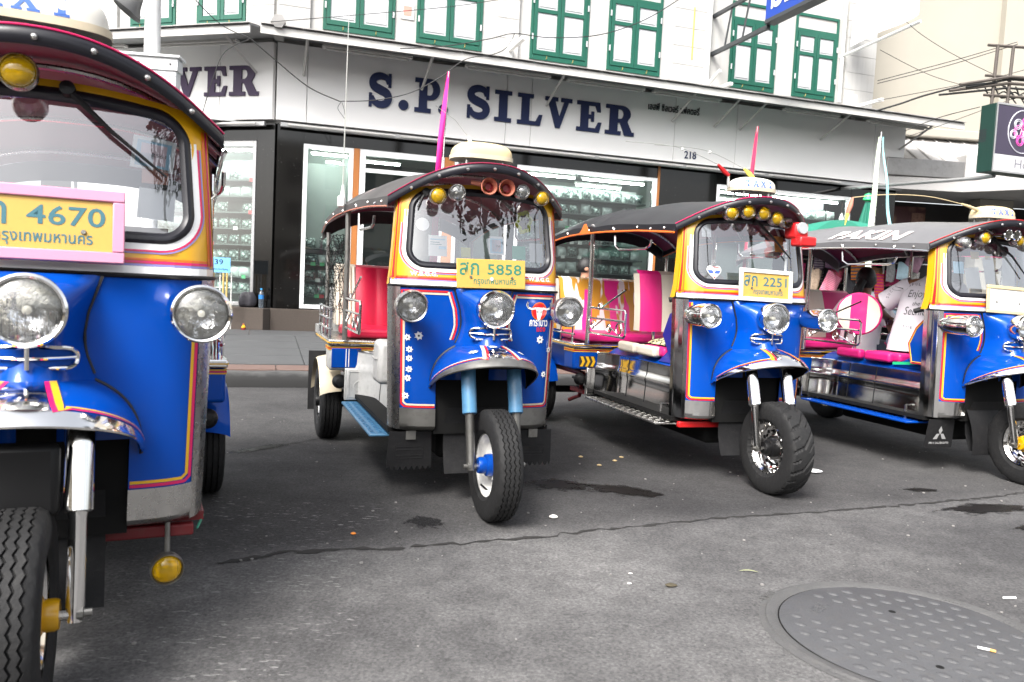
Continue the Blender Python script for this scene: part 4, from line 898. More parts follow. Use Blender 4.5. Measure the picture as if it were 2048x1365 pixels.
    ux, uy = tl @ Vector((1, 0, 0)), tl @ Vector((0, 0, 1))
    for (s_, x0, w_, z0, h_) in () if pc.get('blank') else ((pc['t1'], -.46, .28, -.06, .44), (pc['t2'], -.06, .50, -.02, .36), ('กรุงเทพมหานคร', -.26, .62, -.42, .24)):
        put_text(s_, 'lettering', pc['ink'], plt, pl(x0 * pw, z0 * ph, .0042), ux, uy, w_ * pw, h_ * ph, ext=.0, bold=.012)
    for sx in (-.3, .3): MB().lathe([(0, .006), (.006, .006), (.007, 0)], pl(sx * pw, -.12 * ph, .003), tl @ Vector((0, -1, 0)), 8).build('plate_bolt', WORN, plt)
    # --- roof
    rf = MB(); nu, nv = 28, 26
    def rfp(u, v):
        a = -1 + 2 * (u * 30 - 1) / 28
        if u * 30 < .5: p = roofp(-1, v); return p + Vector((0.004, 0, -.045))
        if u * 30 > 29.5: p = roofp(1, v); return p + Vector((-.004, 0, -.045))
        p = roofp(a, v); p.z += .012 * math.exp(-((p.y - 1.62) / .03) ** 2) + .004 * sin(p.y * 9 + 3 * a) ; return p
    rf.grid(rfp, 30, 48); ro = rf.build('roof', C['roof'], R, angle=50); RB = bvh(rf)
    MB().grid(lambda u, v: roofp(-.985 + 1.97 * u, .01 + .97 * v, -.016), 24, 18, flip=True).build('roof_lining', LINING, ro)
    MB().grid(lambda u, v: roofp(-1 + 2 * u, 1.0) + Vector((0, .003, -.10 * v)), 20, 2).build('roof_tail', C['roof'], ro)
    lip = [roofp(-1 + 2 * i / 40, 0) + Vector((0, .004, -.014)) for i in range(41)]
    m = MB()
    for i, p in enumerate(lip):
        for j in range(10):
            a = 2 * pi * j / 10; m.v.append((p.x, p.y + .013 * cos(a), p.z - .004 + .023 * sin(a)))
    for i in range(40):
        for j in range(10): m.f.append((i * 10 + j, i * 10 + (j + 1) % 10, (i + 1) * 10 + (j + 1) % 10, (i + 1) * 10 + j))
    m.build('roof_lip', C.get('lip', VINYL_B), ro, angle=60)
    MB().tube([p + Vector((0, -.004, .021)) for p in lip], .0030, 6).build('roof_piping', C.get('piping', PIPE), ro)
    for sg in (-1, 1):
        MB().tube([roofp(sg, v / 14) + Vector((sg * .006, 0, -.046)) for v in range(15)], C.get('railr', .007), 8).build('roof_rail', C.get('rail', CHROME), ro)
        for v in (.06, .22, .38, .56, .74, .9):
            MB().lathe([(0, .006), (.006, .005), (.009, 0)], roofp(sg, v) + Vector((sg * .001, 0, -.022)), (sg, 0, 0), 8).build('stud', STEEL, ro)
    for q in (-.8, -.55, -.28, 0, .28, .55, .8):
        p = roofp(q, 0); MB().lathe([(0, .007), (.006, .006), (.009, 0)], p + Vector((0, -.013, -.022)), (0, -1, 0), 8).build('stud', STEEL, ro)
    for y in (.62, 1.15, 1.62, 2.3):
        MB().tube([roofp(-1 + 2 * i / 16, (y - .3) / 2.26, -.034) for i in range(17)], .010, 8).build('roof_bow', STEEL, ro)
    if C.get('corner'):
        for sg in (-1, 1):
            mm = MB(); 
            for (dy, dz) in ((-.09, -.045), (0, .035), (.09, -.045), (0, -.030)): pass
            mm.prism([(-.10, -.045), (-.06, -.020), (-.015, .022), (.015, .022), (.06, -.020), (.10, -.045)], lambda a, b, d: roofp(sg, (1.62 + a - .3) / 2.26) + Vector((sg * (.008 + d), 0, b + .004)), 0, .004); mm.build('roof_tab', C['corner'], ro)
    # --- posts and rails
    for sg in (-1, 1):
        MB().tube([(sg * .515, 1.63, .73), (sg * .515, 1.62, 1.20), (sg * .520, 1.615, roofp(.9, .57).z - .02)], .017, 12).build('post', C.get('post', CHROME), R)
        MB().tube([(sg * .545, 2.42, .73), (sg * .55, 2.43, 1.46)], .014, 10).build('post', C.get('post', CHROME), R)
        MB().tube([(sg * .40, .50, 1.12), (sg * .395, .52, 1.52)], .012, 8).build('post', STEEL, R)
    rm_ = C.get('railmat', CHROME)
    for sg in ((-1, 1) if C.get('rails_both') else (-1,)):
        rl = MB(); X = sg * .515
        for z in (.815, .925, 1.0): rl.tube([(X, 1.64, z), (X, 1.02, z)], .008, 8)
        rl.tube([(X, 1.02, 1.0), (X, 1.0, .98), (X, 1.0, .835), (X, 1.02, .815)], .008, 8)
        rl.tube([(X, 1.40, 1.005), (X, 1.02, 1.14)], .007, 8); rl.tube(scroll((X, 1.40, 1.005), 1, 1, .9, .038), .006, 6)
        for yy, fl in ((1.50, 1), (1.22, -1)):
            rl.tube(scroll((X, yy, .87), 1, 1, 1.4, .042, flip=fl), .005, 6); rl.tube([(X, yy, .87), (X, yy - .15, .93 if fl > 0 else .82)], .005, 6)
        rl.tube([(X, 1.10 + .042 * cos(2 * pi * i / 16), .870 + .042 * sin(2 * pi * i / 16)) for i in range(16)], .005, 6, closed=True)
        rl.build('side_rail', rm_, R)
    for sg in (-1, 1):
        rl = MB()
        for z in (.79, .86, .93): rl.tube([(sg * .585, 1.72, z), (sg * .60, 1.78, z), (sg * .60, 2.36, z), (sg * .58, 2.44, z)], .008, 8)
        for yy in (1.74, 1.98, 2.20, 2.42): rl.tube([(sg * .592, yy, .72), (sg * .592, yy, .93)], .007, 6)
        rl.build('rear_rail', rm_, R)
        gb = MB(); gb.tube([(sg * .50, .72, 1.47), (sg * .50, .74, 1.43), (sg * .50, .80, 1.415), (sg * .50, 1.2, 1.42), (sg * .50, 1.26, 1.45), (sg * .50, 1.27, 1.52)], .008, 8); gb.build('grab_handle', rm_, R)
    # --- rear body
    bb_ = C.get('box', blue); ry = C.get('ry', 0.0)
    MB().bb(-.605, .605, 1.67, 1.86, .525, .688).build('rear_body', bb_, R, bevel=.018, seg=3)
    MB().bb(-.50, .50, 1.862, 2.50 + ry, .50, .72).build('rear_tub', bb_, R, bevel=.01)
    MB().bb(-.52, .52, 2.44, 2.505, .722, 1.06).build('rear_panel', bb_, R, bevel=.01)
    MB().bb(-.612, .612, 1.655, 2.47, .690, .728).build('rear_ledge', C.get('ledge', CHROME), R, bevel=.008)
    for z, mt in ((.679, GOLD), (.671, s2 if s2 is not GOLD else RED), (.663, GOLD), (.709, GOLD)):
        d = .6065 if z < .69 else .6135; y0 = 1.6685 if z < .69 else 1.6535; y1 = 1.855 if z < .69 else 2.46
        sm = MB(); sm.bb(-d, d, y0, y0 + .012, z - .003, z + .003)
        for sg in (-1, 1): sm.bb(sg * d - .003, sg * d + .003, y0 + .0125, y1, z - .003, z + .003)
        sm.build('rear_stripe', mt, R, smooth=False)
    for sg in (-1, 1):
        ar = MB(); ar.grid(lambda u, v: Vector((sg * (.50 + .155 * v - .012 * (v > .9)), 2.11 + ry - .325 * cos(radians(18 + 150 * u)), .268 + .325 * sin(radians(18 + 150 * u)) - .03 * v * v)), 18, 5, flip=sg > 0)
        ar.build('rear_mudguard', C.get('rguard', bb_), R)
        wheel(R, (sg * .555, 2.11 + ry, .262), .262, .145, 'r', C.get('rrim', STEEL), BLACK, name='rear_wheel')
        fl = MB(); fl.grid(lambda u, v: Vector((sg * (.50 + .16 * u), 2.47 + ry + .02 * v, .14 + .44 * v)), 2, 3); fl.build('rear_mudflap', RUB, R)
        MB().lathe([(0, .045), (.028, .040), (.045, .02), (.048, 0), (.02, -.03), (.012, -.06), (.012, -.13)], (sg * .53, 1.70, .45), (0, -1, 0), 16).build('side_lamp', BLACK, R)
    MB().tube([(-.55, 2.11 + ry, .262), (.55, 2.11 + ry, .262)], .03, 10).lathe([(0, -.1), (.08, -.08), (.10, 0), (.08, .08), (0, .1)], (0, 2.11 + ry, .262), (1, 0, 0), 14).build('rear_axle', DARK, R)
    sf = MB()
    for sg in (-1, 1):
        sf.tube([(sg * .30, .5, .34), (sg * .30, 1.6, .34), (sg * .42, 1.95, .47), (sg * .42, 2.5, .47)], .022, 8); sf.tube([(sg * .48, 1.75, .50), (sg * .46, 1.85, .30), (sg * .46, 2.05, .24)], .016, 8)
        sf.bb(sg * .47 - .02, sg * .47 + .02, 1.72, 1.98, .33, .36)
    sf.build('subframe', C.get('sub', DARK), R)
    # --- floor, skirt, steps
    MB().bb(-.44, .44, .43, 1.66, .352, .378).build('floor', C.get('floor', DARK), R)
    MB().bb(-.42, .42, .44, .462, .379, 1.09).build('firewall', DARK, R)
    MB().bb(-.16, .16, .50, 1.55, .19, .35).build('gearbox', DARK, R, bevel=.03)
    for sg in (-1,):
        sp = MB(); sp.bb(sg * .42 - .105, sg * .42 + .105, .49, 1.60, .318, .332); st = sp.build('side_step', C['step'], R, bevel=.004)
        dm = MB()
        for i in range(26):
            for j in range(5):
                x = sg * .42 - .08 + .04 * j; y = .52 + 1.05 * i / 26 + (.02 if j % 2 else 0); a = .7 if (i + j) % 2 else -.7
                dm.box((x, y, .3335), (.024, .006, .004), a)
        dm.build('tread_pattern', C['step'], st, smooth=False); st.children[0]['kind'] = 'stuff'
        if C.get('pedal', True): MB().tube([(sg * .43, .60, .333), (sg * .43, .60, .43)], .009, 8).tube([(sg * .43, .60, .43), (sg * .36, .60, .43)], .007, 8).build('pedal_post', STEEL, R)
    if C.get('redbar'): MB().bb(-.41, .41, .395, .43, .315, .352).build('cross_bar', C['redbar'], R, bevel=.006)
    sk = C.get('skirt', CHROME)
    for sg in (-1, 1):
        def skf(u, v):
            y = .52 + 1.10 * u; z = .342 + .32 * v; x = .315 + .11 * max(0, (u - .80) / .20) ** 2 + .012 * math.exp(-((v - .62) / .05) ** 2) + .02 * (1 - v)
            return Vector((sg * x, y, z))
        MB().grid(skf, 24, 14, flip=sg < 0).build('seat_skirt', sk, R, angle=40)
        for yy in (1.02, 1.30): MB().tube([skf((yy - .52) / 1.1, v / 10) + Vector((sg * .001, 0, 0)) for v in range(11)], .003, 5).build('skirt_seam', BLACK, R)
        MB().tube([skf(i / 16, .985) + Vector((sg * .004, 0, .004)) for i in range(17)], .006, 6).build('skirt_trim', CHROME, R)
        fpn = MB(); fpn.bb(sg * .41 - .095, sg * .41 + .095, 1.625, 1.655, .335, .545)
        if sg < 0: fpn.build('box_front', C.get('boxfront', sk), R, bevel=.006)
    cw = C.get('cowl', BLUE2)
    tk_ = MB(); tk_.grid(lambda u, v: Vector((.335 * (2 * u - 1), .515 + 1.10 * v, .664 + .060 * (1 - abs(2 * u - 1) ** 5))), 18, 10); tk_.build('seat_base', cw, R)
    hp = C.get('hump', .30)
    hm = MB(); hm.grid(lambda u, v: Vector((.325 * (2 * u - 1) * (1 - .25 * v), .50 + .36 * (1 - v) ** 1.3 * (1 if u else 1), .68 + hp * v)), 10, 10)
    hm.grid(lambda u, v: Vector((.325 * (1 - .25 * v) * (1 if u < .5 else 1), .50 + (.36 * (1 - v) ** 1.3) * u, .68 + hp * v)), 6, 10); hm.grid(lambda u, v: Vector((-.325 * (1 - .25 * v), .50 + (.36 * (1 - v) ** 1.3) * u, .68 + hp * v)), 6, 10, flip=True)
    hm.build('tank_cowl', C.get('cowl2', cw), R, angle=30)
    # --- seats
    c1, c2 = C['cush']
    def pad(x0, x1, y0, y1, z0, z1, mat, name, par=R, b=.025): return MB().bb(x0, x1, y0, y1, z0, z1).build(name, mat, par, bevel=b, seg=4)
    pad(-.325, .325, .80, 1.10, .705, .775, c1, 'driver_seat')
    if C.get('backrest') == 'stripe':
        for i, (a, b, mt) in enumerate(((-.34, -.17, c1), (-.168, .03, c2), (.032, .18, c1), (.182, .34, c2))):
            k = MB()
            k.grid(lambda u, v: Vector((a + (b - a) * u, 1.13 + .05 * v ** 2 - .012 * sin(pi * u) - (.035 * math.sin(min(1, (v - .86) / .14) * pi * .5) if v > .86 else 0) * 0, .86 + .40 * v)), 8, 12)
            k.grid(lambda u, v: Vector((a + (b - a) * u, 1.18 + .05 * sin(pi * v * .9), 1.26 + .028 * sin(pi * v))), 8, 6)
            k.grid(lambda u, v: Vector((a + (b - a) * u, 1.20 + .03 * v, .86 + .40 * v)), 2, 2, flip=True); k.build('driver_backrest', mt, R, angle=60)
        MB().grid(lambda u, v: Vector((-.342, 1.128 + .05 * v ** 2 + .09 * u, .862 + .40 * v)), 3, 8).build('backrest_side', c2, R)
        for sx in (-.2, .2): MB().tube([(sx, 1.19, .70), (sx, 1.19, .9)], .012, 8).build('backrest_stay', CHROME, R)
    elif C.get('backrest') == 'round':
        cx, cy, cz_ = -.33, 1.235, 1.045; d = Vector((-.75, -.66, 0)).normalized(); s_ = Vector((0, 0, 1)).cross(d)
        dk = MB().lathe([(0, -.03), (.150, -.03), (.166, -.018), (.166, .012), (.155, .020)], (cx, cy, cz_), d, 40).build('driver_backrest', c1, R)
        for i, (a0, a1, mt) in enumerate(((-.155, -.06, c2), (-.06, .06, c1), (.06, .155, c2))):
            k = MB(); k.grid(lambda u, v: Vector((cx, cy, cz_)) + d * (.020 + .012 * (1 - ((a0 + (a1 - a0) * u) / .155) ** 2 - 0)) + s_ * (a0 + (a1 - a0) * u) + Vector((0, 0, (2 * v - 1) * sqrt(max(1e-6, .155 ** 2 - (a0 + (a1 - a0) * u) ** 2)))), 8, 8); k.build('backrest_panel', mt, dk, angle=60)
        MB().tube([(cx, cy + .02, .72), (cx, cy + .02, .95)], .012, 8).build('backrest_stay', CHROME, dk)
    pad(-.48, .48, 1.74, 2.26, .730, .80, c1, 'passenger_seat')
    bench = C['bench']; k = MB()
    for (a, b, mt) in bench:
        k = MB()
        def bf(u, v): return Vector((a + (b - a) * u, 2.22 + .10 * v - .018 * sin(pi * v) - .013 * abs(sin(pi * u * C.get('flutes', 1))), .795 + .42 * v))
        k.grid(bf, 10 * C.get('flutes', 1) if C.get('flutes', 1) > 1 else 10, 8); k.grid(lambda u, v: Vector((a + (b - a) * u, 2.32 + .10 * v, 1.215 + .02 * sin(pi * v))), 4, 4); k.grid(lambda u, v: Vector((a + (b - a) * u, 2.40 + .02 * v, .795 + .42 * v)), 2, 2, flip=True)
        k.build('bench_back', mt, R, angle=60)
    for sg in (-1, 1): MB().grid(lambda u, v: Vector((sg * .505, 2.215 + .10 * v + .09 * u, .795 + .42 * v)), 2, 6).build('bench_side', c2, R)
    # --- handlebar, mirrors, wiper
    MB().tube([(-.36, .60, 1.10), (-.30, .56, 1.13), (-.10, .52, 1.10), (.10, .52, 1.10), (.30, .56, 1.13), (.36, .60, 1.10)], .012, 8).build('handlebar', BLACK, R)
    for sg in (-1, 1): MB().tube([(sg * .30, .56, 1.13), (sg * .40, .63, 1.09)], .018, 10).build('grip', RUB, R)
    MB().bb(-.36, .36, .42, .50, 1.085, 1.135).build('dashboard', BLACK, R, bevel=.015)
    wz = [wsf(x, z, .022) for x, z in C.get('wiper', ((-.02, 1.60), (.14, 1.50), (.27, 1.36)))]
    wp = MB().tube(wz, [.010, .007, .004], 6).build('wiper', BLACK, R); MB().lathe([(0, .016), (.020, .012), (.022, -.02)], wz[0], (0, -1, .2), 12).build('wiper_pivot', BLACK, wp)
    # --- lamps
    for sg in (-1, 1):
        lamp(R, 'side_headlamp', (sg * .405, .128, 1.012), C.get('slr', .073), .13, C.get('slshell', CHROME), LENS, bullet=C.get('bullet', .24), hood=.8 if C.get('hood') else 0)
        MB().tube([(sg * .405, .25, .99), (sg * .40, .36, .985)], .03, 10).build('lamp_arm', CHROME, R)
    for (x, y, z, r, ln) in C['lamps']:
        lamp(R, 'roof_lamp', (x, y, z), r, .07, C.get('lampshell', STEEL), ln, d=(0, -1, .0))
    tuk = R
    return R, RB, fp
# ------------------------------------------------------------------ the four vehicles
K1 = dict(seed=1, tread='z', rim=CHROME, hub=YEL, fork=CHROME, roof=VINYL_B, cush=(CUSH_R, CUSH_C), step=STEEL, bench=[(-.5, .5, CUSH_R)], stripes=(GOLD, MAG), bumper=STEEL, jamb=STEEL, line=MAG, piping=MAG,
    lamps=[(-.045, .285, 1.625, .045, LENSY), (-.20, .285, 1.60, .045, LENSY)], bullet=0, slr=.075, sub=DRED, redbar=DRED, floor=DRED, backrest='stripe', wiper=((.06, 1.615), (.17, 1.51), (.315, 1.395)),
    plate=dict(x=.0, z=1.235, w=.37, h=.145, face=PLATE, frame=PINKF, bw=.030, ink=TEALB, t1='สก', t2='4670'))
K2 = dict(seed=2, tread='z', rim=WHT2, hub=BLUE2, fork=LBLUE, forkleg=WORN, roof=VINYL_G, lip=VINYL_B, cush=(CUSH_R, CUSH_C), step=LBLUE, trim=WORN, bumper=WORN, jamb=STEEL, blue=BLUE2, boxed=True, hood=True,
    bench=[(-.5, -.36, CUSH_C), (-.36, .36, CUSH_R), (.36, .5, CUSH_C)], flutes=5, stripes=(CREAM, RED), line=RED, white=WHT2, yellow=YEL2, rail=SALMON, railr=.004, post=WORN, railmat=STEEL, ledge=STEEL, box=SILV, rguard=CREAM, skirt=SILV, boxfront=SILV, slshell=STEEL,
    lamps=[(-.262, .285, 1.555, .040, LENSY), (-.165, .28, 1.580, .040, LENS), (.178, .28, 1.612, .036, LENS), (.288, .285, 1.588, .036, LENSY)], bullet=0, sub=DARK, backrest=None, hump=.10, cowl=SILV, wiper=((-.30, 1.58), (-.32, 1.55), (-.34, 1.50)), pedal=False,
    plate=dict(x=.025, z=1.185, w=.365, h=.148, face=PLATE, ink=TEAL, t1='สก', t2='5858', tilt=-.02))
K3 = dict(seed=3, ry=.42, tread='v', tw=.15, rim=CHROME, hub=BLACK, holes=True, fork=CHROME, roof=VINYL_B, cush=(CUSH_P, CUSH_C), step=STEEL, bench=[(-.5, .5, None)], stripes=(GOLD, RED), line=RED, corner=ORANGE, piping=MAG, rail=ORANGE, redbar=RED,
    lamps=[(-.212, .28, 1.625, .041, LENSY), (-.108, .265, 1.640, .041, LENSY), (.0, .265, 1.638, .041, LENSY), (.105, .28, 1.615, .041, LENSY)], bullet=.26, slr=.068, sub=DRED, backrest='stripe', hump=.36, cowl2=VIOLET,
    plate=dict(x=.045, z=1.205, w=.335, h=.155, face=PLATE, frame=PLATEW, bw=.024, ink=TEALB, t1='สก', t2='2251', tilt=.02), wiper=((.03, 1.60), (.15, 1.50), (.27, 1.38)))
K4 = dict(seed=4, ry=.42, tread='z', rim=CHROME, hub=YEL, holes=True, fork=CHROME, roof=VINYL_S, cush=(CUSH_P, CUSH_C), step=BLUE, bench=[(-.5, -.2, CUSH_P), (-.2, .2, CUSH_C), (.2, .5, CUSH_P)], stripes=(GOLD, RED), line=RED, corner=RED, piping=RED, boxed=True,
    lamps=[(-.345, .30, 1.560, .038, LENS), (-.205, .28, 1.598, .040, LENSY), (.10, .28, 1.600, .038, LENSY), (.19, .285, 1.57, .038, LENS)], bullet=.26, slr=.068, sub=DARK, backrest='round', hump=.24,
    plate=dict(x=.02, z=1.195, w=.34, h=.15, face=PLATEW, frame=SIGNC, bw=.022, ink=TEALB, t1='', t2='', blank=True, tilt=.03))
# graffiti print of the second-right bench
m, nt, p, co = base_mat('splashed_print_vinyl')
mp = nt.nodes.new('ShaderNodeMapping'); mp.inputs['Rotation'].default_value = (0, radians(22), 0); mp.inputs['Scale'].default_value = (5.2, 1, .9); nt.links.new(co, mp.inputs[0])
n1 = _noise(nt, mp.outputs[0], 1.5, 3); n2 = _noise(nt, mp.outputs[0], 1.9, 2)
c = _mix(nt, _ramp(nt, n1, .50, .515), (.80, .76, .74), (.55, .27, .03)); c = _mix(nt, _ramp(nt, n2, .54, .555), c, (.80, .03, .28)); nt.links.new(c, p.inputs['Base Color']); p.inputs['Roughness'].default_value = .4; p.inputs['Coat Weight'].default_value = .3
K3['bench'] = [(-.5, .5, m)]
POS = [((-1.16, 1.858, 0), 24.9), ((-.056, 3.75, 0), 19.6), ((1.557, 4.535, 0), 17.95), ((3.394, 5.093, 0), 18.3)]
T1, RB1, FP1 = tuktuk(POS[0][0], radians(POS[0][1]), 'blue tuk-tuk closest to the camera at the left edge with pink plate frame', K1)
T2, RB2, FP2 = tuktuk(POS[1][0], radians(POS[1][1]), 'worn blue tuk-tuk with white front rim, light blue fork and bullet-hole stickers', K2)
T3, RB3, FP3 = tuktuk(POS[2][0], radians(POS[2][1]), 'shiny blue tuk-tuk with four yellow roof lamps and a red megaphone', K3)
T4, RB4, FP4 = tuktuk(POS[3][0], radians(POS[3][1]), 'blue tuk-tuk at the right edge with grey roof lettered PAKIN', K4)
taxi_sign(T1, (-.075, .42, 1.785), .235, .105, .11, SIGNW, SKYB); taxi_sign(T2, (-.005, .43, 1.785), .158, .10, .075, SIGNC, None); taxi_sign(T3, (.0, .41, 1.795), .145, .085, .07, SIGNW, SKYB); taxi_sign(T4, (.0, .42, 1.765), .150, .09, .07, SIGNC, SKYB)
# paper and stickers inside the windscreens
def paper(T, x, z, w_, h_, mat, name='paper_notice', off=-.010, tilt=0, sub=None):
    def f(a, b): ca, sa = cos(tilt), sin(tilt); X = x + (a - .5) * w_ * ca - (b - .5) * h_ * sa; Z = z + (a - .5) * w_ * sa + (b - .5) * h_ * ca; return wsf(X, Z, off)
    o = MB().grid(f, 4, 4).build(name, mat, T)
    if sub:
        for (u0, u1, v0, v1, mt) in sub: MB().grid(lambda a, b: f(u0 + (u1 - u0) * a, v0 + (v1 - v0) * b) + Vector((0, -.0012, 0)), 2, 2).build('print', mt, o, smooth=False)
    return o
def sticker_year(T, x, z, w_, h_, tilt, year):
    o = paper(T, x, z, w_, h_, PAPER, 'tax_disc', tilt=tilt, sub=[(.10, .90, .08, .88, PAPERB), (.20, .80, .16, .80, PAPERP)])
    q = wsf(x - w_ * .05, z - h_ * .08, -.006); put_text(year, 'print', INK, o, q, (cos(tilt), 0, sin(tilt)), (-sin(tilt), .2, cos(tilt)), w_ * .34, h_ * .11)
sticker_year(T1, .28, 1.462, .115, .095, -.10, '2561'); paper(T1, .29, 1.315, .098, .088, PAPER, tilt=-.06); paper(T1, .285, 1.40, .07, .05, SALMON)
sticker_year(T2, .075, 1.335, .085, .095, .0, '2561'); paper(T2, -.235, 1.315, .095, .105, PAPER, sub=[(.1, .9, .78, .84, PAPERB), (.55, .95, .35, .48, PAPERB), (.1, .6, .65, .68, TEALB), (.1, .7, .55, .58, TEALB)]); paper(T2, .30, 1.31, .078, .10, PAPER); paper(T2, .20, 1.305, .075, .07, M('green_sticker', (.04, .42, .26), .5)); paper(T2, -.09, 1.29, .05, .05, M('olive_sticker', (.45, .45, .08), .5))
MB().lathe([(0, 0), (.034, .0)], wsf(-.31, 1.42, -.012), (0, -1, .2), 20).build('round_sticker', PAPER, T2)
paper(T4, -.30, 1.40, .08, .08, PAPERB, 'round_sticker'); paper(T4, -.19, 1.32, .12, .17, PAPER, tilt=.1); paper(T4, -.04, 1.36, .10, .24, PAPER, tilt=.08); paper(T4, .13, 1.36, .12, .28, PAPER, tilt=-.1)
paper(T4, -.16, 1.49, .07, .05, M('brown_card', (.55, .36, .12), .6)); paper(T4, -.05, 1.48, .05, .025, M('brown_card2', (.55, .36, .12), .6))
paper(T3, .33, 1.50, .035, .10, PAPER, tilt=.3); paper(T3, -.30, 1.53, .06, .09, M('patterned_sticker', (.62, .68, .75), .6, var=.6, scale=60)); paper(T3, .21, 1.47, .07, .10, M('orange_sticker', (.55, .22, .03), .5))
# heart flag sticker
def heart(T, x, z, s):
    P = []
    for i in range(40):
        t = 2 * pi * i / 40; P.append((x + s * .0625 * 16 * sin(t) ** 3 * .5, z + s * .0625 * .5 * (13 * cos(t) - 5 * cos(2 * t) - 2 * cos(3 * t) - cos(4 * t))))
    MB().add([wsf(x, z, .001)] + [wsf(a, b, .001) for a, b in P], [(0, 1 + i, 1 + (i + 1) % 40) for i in range(40)]).build('heart_sticker', PAPER, T, smooth=False)
    Q = [(x + (a - x) * .88, z + (b - z) * .88) for a, b in P]
    def strip(lo, hi, mt):
        pts = []
        for k in range(9):
            zz = lo + (hi - lo) * k / 8; xs_ = []
            for i in range(40):
                (a, b), (c_, d) = Q[i], Q[(i + 1) % 40]
                if (b - zz) * (d - zz) <= 0 and abs(b - d) > 1e-9: xs_.append(a + (c_ - a) * (zz - b) / (d - b))
            if len(xs_) >= 2: pts.append((min(xs_), max(xs_), zz))
        if len(pts) > 1: MB().add([wsf(a, zz, .0022) for a, b, zz in pts] + [wsf(b, zz, .0022) for a, b, zz in pts], [(i, i + 1, len(pts) + i + 1, len(pts) + i) for i in range(len(pts) - 1)]).build('heart_band', mt, T, smooth=False)
    strip(z + .25 * s, z + .34 * s, RED); strip(z - .12 * s, z + .10 * s, M('flag_blue', (.05, .10, .45), .5)); strip(z - .48 * s, z - .30 * s, RED)
heart(T3, -.268, 1.275, .095)
# --- nearest tuk-tuk extras
lamp(T1, 'fog_lamp', (.335, .33, .238), .045, .06, WORN, LENSY, d=(.1, -1, 0)); MB().tube([(.335, .36, .27), (.335, .37, .37)], .008, 8).build('fog_lamp_stem', WORN, T1)
MB().tube([(.42, .40, .335), (.44, .45, .36), (.40, .5, .37)], .004, 5).build('loose_wire', TEAL, T1)
MB().bb(-.080, .080, .03, .07, .50, .69).build('fork_shroud', BLACK, T1, bevel=.02)
# --- dented tuk-tuk extras
for (x, z) in ((-.335, 1.055), (-.33, .86), (.335, .855)): hole_sticker(FP2, lambda a, b: front(a, b, .003), x, z, .024)
for i, (x, z) in enumerate(((-.385, .85), (-.375, .79), (-.375, .745), (-.376, .69), (-.382, .645), (-.392, .555), (.375, .67), (.40, .80))): hole_sticker(FP2, lambda a, b: front(a, b, .0032 + .0002 * i), x, z, .019)
fe2 = [c_ for c_ in T2.children if c_.name.startswith('front_mudguard')][0]
for t_, u_ in ((.36, .52), (.49, .40), (.66, .50)): hole_sticker(fe2, lambda a, b: fend(t_ + (a - .0) / .55, u_ + b * 3.2, .0045), 0, 0, .017)
hole_sticker(T2, lambda a, b: Vector((.025 + a, .252, 1.16 + b)), 0, 0, .012)
def emblem(T):
    f = lambda a, b: front(.318 + a, .985 + b, .0032); f2 = lambda a, b: f(a, b) + Vector((0, -.0012, 0)); f3 = lambda a, b: f(a, b) + Vector((0, -.0024, 0))
    def disc(r, fn, mt, nm): MB().add([fn(0, .02)] + [fn(r * cos(2 * pi * i / 24), .02 + r * sin(2 * pi * i / 24)) for i in range(24)], [(0, 1 + i, 1 + (i + 1) % 24) for i in range(24)]).build(nm, mt, T, smooth=False)
    disc(.047, f, ORANGE, 'emblem_disc'); disc(.042, lambda a, b: f(a, b) + Vector((0, -.0006, 0)), RED, 'emblem_disc')
    P = [(-.028, .036), (-.012, .040), (.012, .040), (.028, .036), (.018, .022), (.015, .0), (.008, -.024), (0, -.030), (-.008, -.024), (-.015, .0), (-.018, .022)]
    MB().add([f2(*p) for p in P], [tuple(range(len(P)))]).build('skull_emblem', PLATEW, T, smooth=False)
    for sg in (-1, 1):
        H = [(sg * x, z) for x, z in ((.02, .036), (.045, .030), (.065, .036), (.075, .050), (.070, .066))]
        MB().ribbon(H, .010, f2).build('horn_emblem', PLATEW, T, smooth=False); MB().ribbon(H[2:], .005, f3).build('horn_emblem', INK, T, smooth=False)
        MB().add([f3(sg * .010 + .004 * cos(2 * pi * i / 8), .016 + .004 * sin(2 * pi * i / 8)) for i in range(8)], [tuple(range(8))]).build('skull_eye', INK, T, smooth=False)
    put_text('คาราบาว', 'lettering', PLATEW, T, (.262, .27, .925), (1, 0, 0), (0, 0, 1), .110, .034, bold=.03, target=TGT); put_text('แดง', 'lettering', RED, T, (.305, .27, .897), (1, 0, 0), (0, 0, 1), .055, .024, bold=.03, target=TGT)
_t = MB(); _t.grid(lambda u, v: front(.05 + .38 * u, .64 + .47 * v), 20, 10); TGT = bvh(_t); emblem(T2)
_t = MB(); _t.grid(lambda u, v: wsf(-.45 + .9 * u, 1.10 + .1 * v), 60, 6); TG2 = bvh(_t)
for x in (-.375, .245): put_text('W.B.G.G.', 'lettering', PLATEW, T2, (x, .2, 1.160), (1, 0, 0), (0, 0, 1), .135, .022, bold=.03, target=TG2, off=.005)
for (x, d) in ((-.007, 1), (.087, -1)):
    o = MB().lathe([(.040, .0), (.044, -.006), (.034, -.02), (.018, -.05), (.014, -.12)], (x, .255, 1.622), (0, -1, 0), 22).build('horn', SALMON, T2); MB().lathe([(0, -.03), (.016, -.03), (.022, -.015)], (x, .255, 1.622), (0, -1, 0), 12).build('horn_throat', DRED, o)
MB().tube([(-.02, .30, 1.632), (-.09, .31, 1.64)], .012, 8).build('horn_pipe', SALMON, T2)
